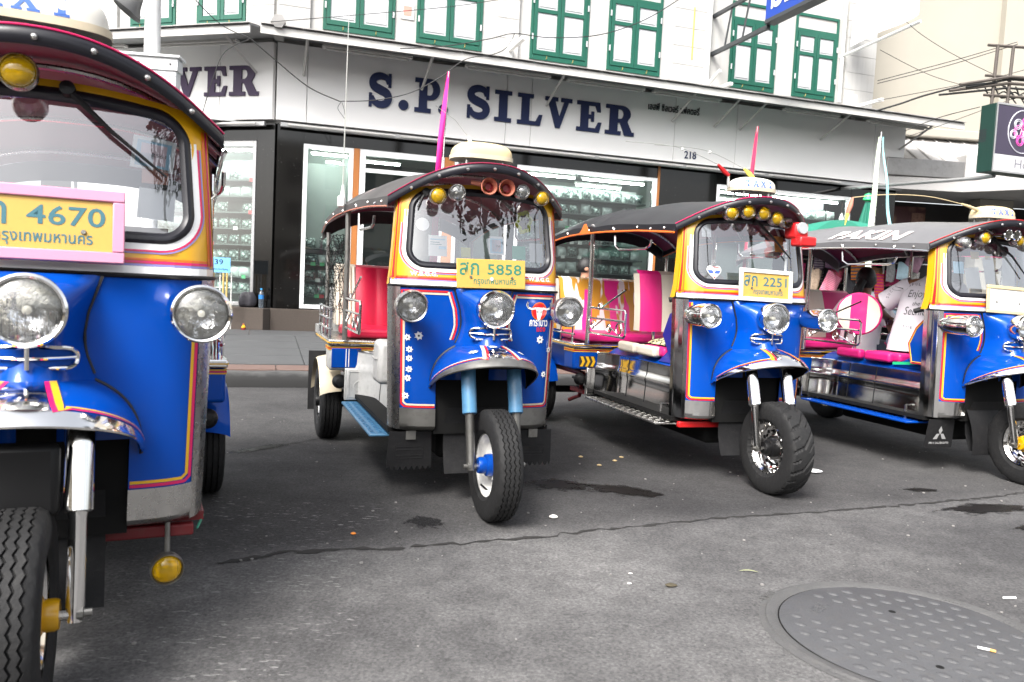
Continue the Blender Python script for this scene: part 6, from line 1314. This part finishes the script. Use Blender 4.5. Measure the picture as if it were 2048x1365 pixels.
across(-30, -9.5, 8.6, (.55, .45, .30), 'ochre row house across the street to the left, behind the viewer', 'a'); across(-9.3, 6, 7.4, (.48, .46, .44), 'grey row house across the street directly behind the viewer', 'b'); across(6.2, 28, 9.2, (.60, .56, .48), 'cream row house across the street to the right, behind the viewer', 'c')

# unseen trees added behind and right of the viewer to darken the windscreen reflections
LEAF = M('tree_leaf', (.030, .055, .016), .6, 0, 0, .4, 3); BARK = M('tree_bark', (.09, .075, .06), .9, 0, 0, .3, 8, bump=.6)
def tree(x, y, zb, r, label, seed):
    T = thing('reflection_tree', label, 'tree', (x, y, 0)); rn = random.Random(seed); tr = MB(); top = Vector((.1, 0, zb + 1.2)); tr.tube([(0, 0, 0), (.05, .03, zb * .5), (.08, .02, zb), tuple(top)], [.22, .17, .13, .06], 10)
    cl = []
    for i in range(9):
        a = 2 * pi * i / 9 + rn.random(); q = Vector((r * .75 * cos(a) * rn.uniform(.5, 1), r * .75 * sin(a) * rn.uniform(.5, 1), zb + rn.uniform(.5, 2.6))); tr.tube([(.07, .02, zb - .5), tuple(Vector((.07, .02, zb)).lerp(q, .5) + Vector((0, 0, .2))), tuple(q)], [.07, .045, .02], 6); cl.append(q)
    tr.build('trunk', BARK, T); m = MB(); cl += [Vector((0, 0, zb + 2.4)), Vector((.5, .3, zb + 1.4)), Vector((-.5, -.3, zb + 1.5))]
    for k in range(5200):
        c = rn.choice(cl); d = Vector((rn.gauss(0, 1), rn.gauss(0, 1), rn.gauss(0, .7))); d = d.normalized() * (rn.random() ** .5) * r * .48; p = c + d
        if p.z < zb: continue
        u = Vector((rn.gauss(0, 1), rn.gauss(0, 1), rn.gauss(0, .6))).normalized() * .15; v = u.orthogonal().normalized() * .085; m.add([p - u, p + v, p + u, p - v], [(0, 1, 2, 3)])
    o = m.build('crown', LEAF, T, smooth=False); o['kind'] = 'stuff'
tree(6.2, -3.7, 7.0, 2.6, 'unseen tree added behind the viewer to the right for windscreen reflections', 2); tree(10.2, -1.2, 6.7, 2.6, 'unseen tree added on the right for windscreen reflections', 3); tree(13.2, 2.0, 6.4, 2.4, 'unseen tree added farthest to the right for windscreen reflections', 4)
# ------------------------------------------------------------------ people
def skin_body(name, V, E, Rr, mat, parent):
    me = bpy.data.meshes.new(name); me.from_pydata(V, E, []); me.update(); me.materials.append(mat)
    o = bpy.data.objects.new(name, me); COL.objects.link(o); o.parent = parent
    md = o.modifiers.new('skin', 'SKIN'); 
    if not len(me.skin_vertices): me.skin_vertices.new() if hasattr(me.skin_vertices, 'new') else None
    for i, r in enumerate(Rr):
        d = me.skin_vertices[0].data[i]; d.radius = r if isinstance(r, tuple) else (r, r); d.use_root = i == 0; 
    md.use_smooth_shade = True; s = o.modifiers.new('sub', 'SUBSURF'); s.levels = 1; s.render_levels = 2; return o
def loft(mb, secs, n=20):
    v = []; f = []
    for c, rx, ry in secs:
        for j in range(n): a = 2 * pi * j / n; v.append((c[0] + rx * math.copysign(abs(cos(a)) ** .85, cos(a)), c[1] + ry * math.copysign(abs(sin(a)) ** .85, sin(a)), c[2]))
    for i in range(len(secs) - 1):
        for j in range(n): f.append((i * n + j, i * n + (j + 1) % n, (i + 1) * n + (j + 1) % n, (i + 1) * n + j))
    f.append(tuple(range(n - 1, -1, -1))); return mb.add(v, f)
def person(label, loc, rz, sc, lean, arms, skin, shirt, headyaw=0, hair='short', pants=None, glasses=False):
    R = thing('person', label, 'person', loc, rz); R.scale = (sc,) * 3; lx, ly = lean
    nb = Vector((lx, ly, .555)); hd = nb + Vector((lx * .2, -.03, .0))
    V = [(0, 0, .10), (lx * .3, ly * .4, .25), (lx * .7, ly * .8, .42), tuple(nb), tuple(hd + Vector((0, 0, .07))), tuple(hd + Vector((0, -.012, .135))), tuple(hd + Vector((0, 0, .20))), tuple(hd + Vector((0, .005, .255)))]
    Rr = [(.13, .11), (.12, .095), (.13, .10), .062, .050, (.062, .075), (.074, .092), (.058, .070)]; E = [(i, i + 1) for i in range(7)]
    # chin, nose
    ca, sa = cos(headyaw), sin(headyaw); fwd = Vector((sa, -ca, 0))
    k = len(V); V += [tuple(hd + fwd * .098 + Vector((0, 0, .165)))]; Rr += [.013]; E += [(5, k)]
    for sg, (el, wr) in zip((1, -1), arms):
        s = Vector((sg * .165 + lx * .9, ly * .85, .50)); k = len(V); el = Vector(el); wr = Vector(wr); d = (wr - el).normalized(); hn = wr + d * .06; V += [tuple(s), tuple(el), tuple(wr), tuple(hn)]; Rr += [.056, .042, .028, (.032, .018)]; E += [(2, k), (k, k + 1), (k + 1, k + 2), (k + 2, k + 3)]
        sd_ = d.cross(Vector((0, 0, 1))); sd_ = sd_.normalized() if sd_.length > .1 else Vector((1, 0, 0))
        for q, (o_, L) in enumerate(((-.024, .060), (-.008, .072), (.008, .068), (.024, .052))):
            b = len(V); V += [tuple(hn + sd_ * o_ + d * .03), tuple(hn + sd_ * o_ * 1.1 + d * (.03 + L * .6) + Vector((0, 0, -.008))), tuple(hn + sd_ * o_ * 1.1 + d * (.03 + L * .9) + Vector((0, 0, -.028)))]; Rr += [.0095, .0088, .0075]; E += [(k + 3, b), (b, b + 1), (b + 1, b + 2)]
        b = len(V); V += [tuple(wr + d * .03 + sd_ * .035 * sg), tuple(wr + d * .06 + sd_ * .05 * sg)]; Rr += [.011, .009]; E += [(k + 2, b), (b, b + 1)]
    for sg in (-1, 1):
        k = len(V); V += [(sg * .09, -.03, .085), (sg * .12, -.42, .09), (sg * .12, -.43, -.30), (sg * .12, -.55, -.345)]; Rr += [.085, .062, .042, (.042, .03)]; E += [(0, k), (k, k + 1), (k + 1, k + 2), (k + 2, k + 3)]
    skin_body('body', V, E, Rr, skin, R)
    sh = MB(); S = [((0, .0, .02), .185, .145), ((0, .0, .10), .180, .140), ((lx * .25, ly * .35, .24), .172, .128), ((lx * .55, ly * .65, .36), .180, .128), ((lx * .8, ly * .85, .46), .192, .122), ((lx * .92, ly * .92, .525), .168, .100), ((lx, ly, .565), .085, .075), ((lx, ly, .580), .066, .064)]
    S2_ = []
    for (a, b) in zip(S[:-1], S[1:]):
        for q in range(4): t = q / 4; S2_.append((Vector(a[0]).lerp(Vector(b[0]), t), a[1] + (b[1] - a[1]) * t, a[2] + (b[2] - a[2]) * t))
    S2_.append((Vector(S[-1][0]), S[-1][1], S[-1][2])); loft(sh, S2_, 32)
    rn = random.Random(5); sh.v = [(x + .006 * sin(26 * z + 9 * x) * cos(11 * x + 3), y + .007 * sin(22 * z + 14 * x), z) for x, y, z in sh.v]
    tb = bvh(sh)
    for sg, (el, wr) in zip((1, -1), arms):
        s = Vector((sg * .150 + lx * .9, ly * .85, .50)); e = s.lerp(Vector(el), .72); sh.tube([s - (e - s) * .15, s, s.lerp(e, .5), e], [.062, .074, .076, .080], 16, cap=False)
    so = sh.build('shirt', shirt, R, angle=70)
    pt = MB()
    for sg in (-1, 1): pt.tube([(sg * .085, .03, .085), (sg * .095, -.12, .09), (sg * .12, -.42, .09), (sg * .12, -.445, .03), (sg * .12, -.435, -.27)], [.105, .100, .075, .072, .062], 14)
    pt.build('trousers', pants or M('dark_denim', (.03, .04, .07), .8), R)
    for sg in (-1, 1): MB().box((sg * .12, -.50, -.35), (.085, .24, .06)).build('shoe', BLACK, R, bevel=.025, seg=3)
    # hair cap
    hc = hd + Vector((0, .008, .195)); hm = MB(); rn = random.Random(3)
    def hf(u, v):
        th = 2 * pi * u; ph = pi * v; d = Vector((sin(ph) * cos(th), sin(ph) * sin(th), cos(ph))); f = d.dot(fwd); cut = 0
        r = Vector((.088, .104, .112)); low = -.35 if f > .25 else (-.62 if hair == 'short' else -.8)
        if f > .45: low = .25
        z = max(d.z, low); k = 1 + .03 * sin(13 * th) * sin(9 * ph); return hc + Vector((d.x * r.x * k, d.y * r.y * k, z * r.z))
    hm.grid(hf, 32, 20, closeu=True); hm.build('hair', HAIR, R, angle=70)
    if hair == 'long': MB().tube(catmull([hc + Vector((0, .09, -.02)), hc + Vector((.02, .125, -.10)), hc + Vector((.05, .12, -.22)), hc + Vector((.06, .115, -.32))], 5), [.04] * 5 + [.045] * 5 + [.035] * 3 + [.02] * 3, 10).build('ponytail', HAIR, R)
    for sg in (-1, 1):
        e = hd + Vector((0, 0, .165)) + Vector((0, 0, 1)).cross(fwd) * sg * .080 - fwd * .0; MB().lathe([(0, .012), (.02, .010), (.028, 0), (.02, -.008)], e, Vector((0, 0, 1)).cross(fwd) * sg, 10).build('ear', skin, R)
    if glasses:
        for sg in (-1, 1):
            c_ = hd + fwd * .092 + Vector((0, 0, .178)) + Vector((0, 0, 1)).cross(fwd) * sg * .033; MB().tube([c_ + Vector((0, 0, 1)).cross(fwd) * .026 * cos(2 * pi * i / 16) + Vector((0, 0, .019 * sin(2 * pi * i / 16))) for i in range(16)], .0025, 4, closed=True).build('glasses', INK, R)
            MB().tube([c_ + Vector((0, 0, 1)).cross(fwd) * sg * .026, hd + Vector((0, 0, .18)) + Vector((0, 0, 1)).cross(fwd) * sg * .088], .0025, 4).build('glasses', INK, R)
    return R, so, tb
def t4(x, y, z): a = radians(POS[3][1]); return (POS[3][0][0] + x * cos(a) - y * sin(a), POS[3][0][1] + x * sin(a) + y * cos(a), z)
PA, SA, TA = person('person in a printed white T-shirt sitting sideways on the driver seat, back turned', t4(-.10, .90, .770), radians(18.3 + 127), 1.0, (-.09, -.04), (((.30, -.10, .33), (.27, -.34, .26)), ((-.30, -.12, .30), (-.20, -.36, .28))), SKIN, TEE, hair='short')
# print on the back of the shirt (the back is +y)
for s_, x, z, w_, h_ in (('Enjoy', .08, .405, .13, .070), ('the', .04, .360, .05, .030), ('Sechic', .095, .290, .15, .060)):
    put_text(s_, 'shirt_print', INK, SA, (x - .02, .35, z), (-1, 0, 0), (0, 0, 1), w_, h_, shear=.35, target=TA, off=.004, bold=-.005)
for i, ch in enumerate('SUCCESSFUL IN LIVING'):
    if ch == ' ': continue
    a = radians(165 - 8.8 * i); put_text(ch, 'shirt_print', INK, SA, (.005 - .145 * cos(a), .35, .365 + .145 * sin(a)), (-sin(a), 0, -cos(a)), (-cos(a), 0, sin(a)), .012, .018, target=TA, off=.004)
for i, ch in enumerate('THE CO'):
    if ch != ' ': put_text(ch, 'shirt_print', INK, SA, (.075 - .026 * i, .35, .195 - .004 * i), (-1, 0, 0), (0, 0, 1), .016, .018, target=TA, off=.004)
PB, SB, TB = person('person with a dark ponytail in a white top sitting behind the round pink backrest', t4(.20, 1.80, .655), radians(18.3 + 120), .92, (.0, -.04), (((.30, -.05, .26), (.26, -.28, .12)), ((-.27, -.08, .28), (-.2, -.30, .14))), SKIN2, M('white_top', (.74, .68, .70), .8, 0, 0, .05, 8, bump=.4, bscale=9), headyaw=.5, hair='long')
MB().tube([(.09, .13, .10), (.08, .135, .30), (.07, .125, .46), (.06, .09, .56)], .013, 6).build('bag_strap', INK, PB)
PC, SC_, TC = person('person with glasses and short black hair seated on the pavement facing right', (.79, 9.55, .66), radians(90), 1.0, (.0, -.03), (((.26, -.10, .28), (.16, -.35, .16)), ((-.26, -.10, .28), (-.16, -.35, .16))), SKIN2, M('grey_shirt', (.22, .24, .28), .8), hair='short', glasses=True)
ST = thing('stool', 'low plastic stool under the person with glasses', 'stool', (.79, 9.55, .165)); MB().bb(-.16, .16, -.16, .16, .395, .425).build('seat', M('red_plastic', (.5, .04, .04), .5), ST, bevel=.02)
for sx in (-1, 1):
    for sy in (-1, 1): MB().tube([(sx * .13, sy * .13, .395), (sx * .16, sy * .16, 0)], .016, 6).build('leg', MATS['red_plastic'], ST)

# ------------------------------------------------------------------ market stall behind the rightmost tuk-tuk
def stripe_mat(name, cols, scale=9, ang=0, rough=.85):
    m, nt, p, co = base_mat(name); mp = nt.nodes.new('ShaderNodeMapping'); mp.inputs['Rotation'].default_value = (0, ang, 0); nt.links.new(co, mp.inputs[0])
    wv = nt.nodes.new('ShaderNodeTexWave'); wv.bands_direction = 'Z'; wv.inputs['Scale'].default_value = scale; wv.inputs['Distortion'].default_value = 1.2; wv.inputs['Detail'].default_value = 2; nt.links.new(mp.outputs[0], wv.inputs[0])
    rp = nt.nodes.new('ShaderNodeValToRGB'); rp.color_ramp.interpolation = 'CONSTANT'; e = rp.color_ramp.elements
    for i, c in enumerate(cols):
        q = e[i] if i < 2 else e.new(i / len(cols)); q.position = i / len(cols); q.color = (*c, 1)
    nt.links.new(wv.outputs[0], rp.inputs[0]); c2 = _mix(nt, _ramp(nt, _noise(nt, co, 55, 3), .45, .65), rp.outputs[0], _mix(nt, .35, rp.outputs[0], (.05, .04, .05))); nt.links.new(c2, p.inputs['Base Color']); p.inputs['Roughness'].default_value = rough; return m
SX, SY = 4.55, 10.5
STL = thing('stall_rack', 'metal rack of the textile stall on the pavement behind the rightmost tuk-tuk', 'rack', (SX, SY, .18))
for x in (-.95, -.30, .35, 1.0): MB().tube([(x, .08, 0), (x, .08, 2.0)], .018, 8).build('upright', W_PIPE, STL)
for z in (.9, 1.2, 1.5, 1.8): MB().tube([(-.98, .06, z), (1.05, .06, z)], .010, 6).build('rail', STEEL, STL)
MB().bb(-1.0, 1.05, -.35, .3, .66, .70).build('table', M('stall_table', (.10, .09, .08), .8), STL, smooth=False); MB().bb(-1.05, 1.1, .30, .33, .1, 1.95).build('back_cloth', M('dark_back_cloth', (.02, .018, .022), .95), STL, smooth=False)
def textile(x, z, w_, h_, mat, label, rot=0, y=-.02, nm='textile_pouch', bulge=.06, shape=0):
    mb = MB()
    def f(u, v):
        e = (sin(pi * u) * sin(pi * v)) ** .5; wd = w_ * (1 - shape * (v - .3)); return Vector(((u - .5) * wd, -bulge * e - .012 * sin(9 * u + 5 * v) * e, (v - .5) * h_ + .01 * sin(7 * u)))
    mb.grid(f, 10, 10); mb.grid(lambda u, v: Vector((f(u, v).x, .012 * (sin(pi * u) * sin(pi * v)) ** .5, (v - .5) * h_)), 6, 6, flip=True); o = mb.build(nm, mat, angle=80); o.location = (x, SY + y, z); o.rotation_euler = (0, rot, radians(18)); return tag(o, label, 'textile', 'textiles on the stall rack')
P_ = dict(pk=(.50, .02, .12), wt=(.45, .42, .40), pu=(.09, .03, .11), gr=(.035, .08, .015), og=(.52, .10, .004), bk=(.006, .006, .006), ye=(.45, .22, .008), mg=(.36, .003, .10), bl=(.12, .24, .34), tn=(.20, .14, .08), gy=(.11, .10, .10), lm=(.09, .26, .03))
textile(4.13, 1.33, .24, .36, stripe_mat('pink_knit', [P_['pk'], P_['wt'], P_['pk'], (.80, .30, .40)], 14), 'pink and white striped knitted hat on the stall', .45, -.10, 'knitted_hat')
textile(4.26, 1.08, .36, .24, M('floral_black_print', (.05, .05, .04), .7, var=2.5, scale=28), 'black bag with a bright garden picture at the bottom of the stall', 0, -.12, 'picture_bag'); 
textile(4.52, 1.62, .34, .36, stripe_mat('orange_weave', [P_['og'], P_['ye'], P_['og'], P_['lm'], P_['bk'], P_['pu']], 7), 'orange woven bag with a dark band near the top of the stall', -.1, -.12, 'woven_bag')
textile(4.36, 1.76, .16, .26, M('olive_cloth', P_['gr'], .9), 'olive green pouch hanging at the top of the stall', .15, -.08); textile(4.17, 1.66, .26, .20, stripe_mat('purple_stack', [P_['pu'], P_['gy'], P_['tn'], P_['pu']], 16), 'folded purple and tan cloths stacked beside the olive pouch', .1, -.08, 'folded_cloth')
textile(4.42, 1.33, .22, .34, M('black_tassels', (.02, .02, .025), .8, var=.8, scale=40, bump=.8), 'bunch of black tassels below the orange bag', 0, -.06, 'tassel_bunch'); textile(4.80, 1.35, .14, .36, stripe_mat('magenta_weave', [P_['mg'], P_['pk'], P_['mg'], P_['og']], 8), 'magenta woven bag beside the dark hair of the seated person', 0, -.05)
textile(5.08, 1.57, .20, .22, M('pale_blue_cloth', (.42, .58, .66), .9, var=.2, scale=30), 'pale blue printed cloth at the right of the stall', .1, -.10, 'printed_cloth'); textile(4.93, 1.58, .13, .30, M('grey_knit', (.30, .30, .31), .95, var=.6, scale=45, bump=.8), 'grey speckled knitted scarf beside the pale blue cloth', 0, -.06, 'knitted_scarf')
textile(4.02, 1.82, .14, .14, M('violet_cloth', (.28, .10, .34), .9, var=.4), 'small violet pouch at the top left of the stall', 0, -.05); textile(3.95, 1.42, .15, .40, M('tan_zigzag', (.36, .27, .20), .95, var=.6, scale=50), 'tan zigzag scarf at the left end of the stall', .2, -.05, 'knitted_scarf'); textile(3.98, 1.63, .16, .18, stripe_mat('grey_violet_weave', [P_['gy'], P_['pu'], P_['bk']], 10), 'grey and violet pouch at the left end of the stall', 0, -.07)
textile(4.68, 1.80, .20, .20, stripe_mat('lime_weave', [P_['lm'], P_['ye'], P_['wt'], P_['mg']], 9), 'multicoloured pouch at the top of the stall above the orange bag', 0, -.05); textile(5.22, 1.70, .26, .22, M('mauve_cloth', (.32, .18, .24), .95, var=.5, scale=18), 'mauve patterned cloth at the far right of the stall', .4, -.08, 'folded_cloth'); textile(4.66, 1.16, .24, .26, M('grey_plastic_bag', (.45, .50, .55), .4), 'grey plastic bag low on the stall', 0, -.08, 'plastic_bag')
cols = list(P_.items()); rn = random.Random(11); nmz = dict(pk='pink', wt='white', pu='purple', gr='dark green', og='orange', bk='black', ye='yellow', mg='magenta', bl='light blue', tn='tan', gy='grey', lm='lime')
for r_, zz in enumerate((1.92, 1.50, 1.22, .98)):
    for c_ in range(7):
        (k1, a), (k2, b) = rn.sample(cols, 2); textile(3.78 + .25 * c_ + rn.uniform(-.03, .03), zz + rn.uniform(-.03, .03), rn.uniform(.16, .24), rn.uniform(.18, .28), stripe_mat(f'weave_{r_}{c_}', [a, b, P_['bk'], a], rn.uniform(6, 14)), f'small {nmz[k1]} and {nmz[k2]} pouch, stall row {["one","two","three","four"][r_]}, {ORD[c_]} from the left', rn.uniform(-.2, .2), .06)
UM = thing('umbrella', 'open green parasol over the textile stall', 'umbrella', (4.42, 10.9, -.05)); GU = M('green_parasol_cloth', (.006, .14, .09), .7, 0, 0, .1, 3); GU2 = M('light_green_parasol_cloth', (.014, .20, .135), .7, 0, 0, .1, 3)
for i in range(8):
    a0, a1 = 2 * pi * i / 8, 2 * pi * (i + 1) / 8
    def uf(u, v):
        a = a0 + (a1 - a0) * u; r = 1.15 * v; sag = .03 * sin(pi * u) * v; return Vector((r * cos(a), r * sin(a), 2.30 - .40 * v ** 1.7 - sag))
    MB().grid(uf, 6, 8).build('canopy_panel', GU if i % 2 else GU2, UM, angle=60)
    MB().tube([(0, 0, 2.27), (.6 * cos(a0), .6 * sin(a0), 2.12), (1.14 * cos(a0), 1.14 * sin(a0), 1.875)], .006, 5).build('rib', STEEL, UM)
MB().tube([(0, 0, 0), (0, 0, 2.36)], .02, 8).build('pole', W_PIPE, UM); MB().lathe([(0, .10), (.012, .08), (.03, .03), (.03, 0)], (0, 0, 2.30), (0, 0, 1), 10).build('finial', PLATEW, UM)
CU = thing('folded_umbrella', 'folded green umbrella hanging beside the shop end pier', 'umbrella', (5.05, 11.6, 0)); fo = MB(); fo.grid(lambda u, v: Vector((.02 + (.03 + .11 * (1 - v)) * (1 + .18 * sin(8 * 2 * pi * u)) * cos(2 * pi * u), (.03 + .11 * (1 - v)) * (1 + .18 * sin(8 * 2 * pi * u)) * sin(2 * pi * u), 2.10 + .50 * v)), 48, 6, closeu=True); fo.build('cloth', GU, CU); MB().lathe([(0, .10), (.05, .08), (.07, 0), (.03, -.02)], (.02, 0, 2.63), (0, 0, 1), 10).build('cap', M('bright_green_plastic', (.05, .6, .2), .5), CU); MB().tube([(.02, 0, .16), (.02, 0, 2.7)], .015, 8).build('pole', W_PIPE, CU)
TP = MB(); TP.grid(lambda u, v: Vector((5.3 + 2.0 * u, 11.2 + .8 * v + .3 * u, 2.18 + .10 * u + .05 * sin(6 * u + 4 * v) + .10 * v)), 16, 8); tag(TP.build('tarpaulin', M('grey_tarpaulin', (.16, .16, .17), .35, 0, 0, .3, 6, bump=.4, bscale=12), angle=70), 'grey plastic tarpaulin stretched behind the rightmost roof', 'tarpaulin')
for i, x in enumerate((5.3, 7.3)): tag(MB().tube([(x, 11.6 + .3 * i, .2), (x, 11.6 + .3 * i, 2.25)], .02, 8).build('tarpaulin_pole', STEEL), f'steel pole holding the {"left" if not i else "right"} end of the grey tarpaulin', 'pole')

# ------------------------------------------------------------------ small things
def lfw(s, off, z): q = LF(s, off, z); a = Matrix.Rotation(A18, 3, 'Z') @ q; return Vector((CX + a.x, CY + a.y, z))
WB = thing('water_bottle', 'clear water bottle with blue label standing on the shop ledge', 'bottle', lfw(.10, .12, .646)); CLR = thin_glass('clear_plastic', (.85, .92, .97), .12, 1.0, (.6, .7, .8))
MB().lathe([(0, 0), (.036, 0), (.038, .01), (.036, .06), (.038, .12), (.038, .19), (.030, .225), (.014, .25), (.014, .265)], (0, 0, 0), (0, 0, 1), 18).build('body', CLR, WB); MB().lathe([(.0385, .13), (.0385, .19)], (0, 0, 0), (0, 0, 1), 18).build('label_band', M('bottle_blue', (.03, .20, .55), .4), WB); MB().lathe([(0, .285), (.015, .285), (.016, .262)], (0, 0, 0), (0, 0, 1), 12).build('cap', M('bottle_cap_blue', (.05, .35, .70), .4), WB)
RK = MB(); RK.grid(lambda u, v: Vector(((.15 - .05 * v) * cos(2 * pi * u) * (sin(pi * v) ** .4) * (1 + .16 * sin(6 * pi * u + 4 * v)) + .03 * v, .08 * sin(2 * pi * u) * sin(pi * v) ** .4 * (1 + .2 * sin(10 * pi * u)), .11 - .11 * cos(pi * v) + .025 * sin(6 * pi * u) * sin(pi * v))), 20, 12, closeu=True); o = RK.build('bag', M('dark_grey_nylon', (.035, .033, .04), .6, 0, 0, .5, 12, bump=.8, bscale=20), angle=60); o.location = lfw(.35, .12, .648); tag(o, 'crumpled dark bag slumped on the shop ledge beside the bottle', 'bag')
YB = thing('drink_bottle', 'tiny yellow drink bottle standing on the pavement below the ledge', 'bottle', lfw(.19, .40, .31)); MB().lathe([(0, 0), (.03, 0), (.032, .01), (.030, .07), (.012, .09), (.012, .10)], (0, 0, 0), (0, 0, 1), 14).build('body', M('amber_bottle', (.75, .38, .02), .3), YB); MB().lathe([(0, .118), (.014, .118), (.014, .10)], (0, 0, 0), (0, 0, 1), 10).build('cap', M('brown_cap', (.35, .12, .05), .5), YB); MB().lathe([(.0325, .02), (.0315, .055)], (0, 0, 0), (0, 0, 1), 14).build('label_band', DRED, YB)
RCK = thing('wire_rack', 'white wire display rack with a light blue price card reading 39', 'rack', lfw(.52, .5, .30), A18 * 0)
for x in (-.16, 0, .16): MB().tube([(x, 0, 0), (x, 0, .83)], .007, 6).build('upright', PLATEW, RCK)
for z in (.02, .22, .42, .62, .83): MB().tube([(-.16, 0, z), (.16, 0, z)], .005, 6).build('rail', PLATEW, RCK)
for x in (-.09, .05, .10): MB().tube([(x, -.015, .45), (x + .005, -.02, .83)], .013, 6).build('bamboo_stick', M('bamboo', (.55, .40, .14), .6), RCK)
cb = MB().bb(-.17, .15, -.03, -.022, .83, 1.04).build('price_card', M('light_blue_card', (.16, .45, .75), .6), RCK, smooth=False); put_text('39', 'lettering', NAVY, cb, (-.07, -.032, .94), (1, 0, 0), (0, 0, 1), .12, .075, bold=.01); MB().tube([(-.14 + .26 * i / 26, -.032, .875 + .016 * sin(2.1 * i) + .006 * sin(5 * i)) for i in range(27)], .003, 4).build('scribble', NAVY, cb)
cn = thing('drink_can', 'small green and white bottle lying against the kerb', 'bottle', (-2.52, 7.90, .03), radians(15)); MB().lathe([(0, -.06), (.026, -.055), (.028, .03), (.014, .06), (.013, .075), (0, .075)], (0, 0, 0), (1, 0, 0), 14).build('body', PLATEW, cn); MB().lathe([(.0285, -.03), (.0287, .02)], (0, 0, 0), (1, 0, 0), 14).build('label_band', M('can_green', (.05, .42, .15), .5), cn)
def pebble(x, y, r, mat, name, label, cat, sq=.5):
    rn = random.Random(int(x * 1000)); mb = MB(); mb.grid(lambda u, v: Vector((r * sin(pi * v) * cos(2 * pi * u) * (1 + .3 * sin(4 * pi * u + 1)), r * .75 * sin(pi * v) * sin(2 * pi * u) * (1 + .2 * cos(6 * pi * u)), r * sq * (1 - cos(pi * v)) * (1 + .15 * sin(5 * u)))), 10, 6, closeu=True); o = mb.build(name, mat, angle=40); o.location = (x, y, .001); tag(o, label, cat); return o
WST = M('white_stone', (.62, .60, .56), .8, 0, 0, .15, 30); TANS = M('tan_crumb', (.45, .34, .18), .8, 0, 0, .2, 30)
pebble(.245, 3.81, .018, WST, 'pebble', 'white pebble on the asphalt right of the white-rimmed front wheel', 'pebble')
pebble(-.66, 3.42, .010, M('orange_crumb', (.75, .25, .04), .7), 'litter_crumb', 'tiny orange crumb on the asphalt left of centre', 'litter')
o = pebble(2.03, 5.13, .045, PAPER, 'crumpled_paper', 'crumpled white paper scrap beside the V-tread front tyre', 'paper', .25)
for i, (x, y, w_) in enumerate(((.50, 5.25, 'leftmost'), (.72, 5.18, 'middle'), (.60, 5.02, 'nearest'), (.78, 5.30, 'rightmost'))): pebble(x, y, .013, TANS, 'food_crumb', f'tan crumb on the shaded asphalt between the two middle tuk-tuks, {w_} of four', 'litter')
for i, (x, y, w_) in enumerate(((.52, 3.10, 'nearest to the long crack'), (.50, 2.99, 'lower of the pair'))): pebble(x, y, .008, WST, 'chewing_gum', f'white gum spot on the grey asphalt at the centre, {w_}', 'litter', .2)
BUT = M('cigarette_filter', (.70, .40, .12), .8)
for x, y, a, lab, both in ((1.99, 3.02, .1, 'white cigarette butt on the asphalt at the right edge above the manhole', False), (1.60, 2.52, -.5, 'cigarette butt with orange filter lying on the manhole cover', True)):
    o = thing('cigarette_butt', lab, 'litter', (x, y, .016 if both else .006), a); MB().tube([(-.022, 0, 0), (.012, 0, 0)], .0045, 8).build('paper', PAPER, o); MB().tube([(.0122, 0, 0), (.030, 0, 0)], .0046, 8).build('filter', BUT if both else PAPER, o)
o = MB().grid(lambda u, v: Vector((-.04 + .08 * u, .005 * (2 * v - 1) * sin(pi * u) ** .5, .004 + .006 * sin(pi * u))), 8, 2).build('leaf_shred', M('dry_leaf', (.30, .32, .16), .8)); o.location = (1.02, 3.18, .001); o.rotation_euler = (0, 0, -.1); tag(o, 'thin dry leaf shred on the asphalt above the manhole', 'leaf')
pebble(.66, 2.98, .02, M('dark_debris', (.06, .05, .03), .9), 'leaf_clump', 'small brown clump of debris left of the manhole', 'litter', .3)
gr = MB(); rn = random.Random(9)
for i in range(220):
    x, y = rn.uniform(-2.2, 3.4), rn.uniform(2.0, 7.2); r = rn.choice([.002, .003, .003, .004, .006]); gr.box((x, y, r * .4), (r * 2, r * 1.5, r), rn.random() * 3)
tag(gr.build('grit', M('pale_grit', (.22, .21, .20), .9, 0, 0, .4, 3), smooth=False), 'pale grit scattered over the asphalt', None, None, 'stuff')
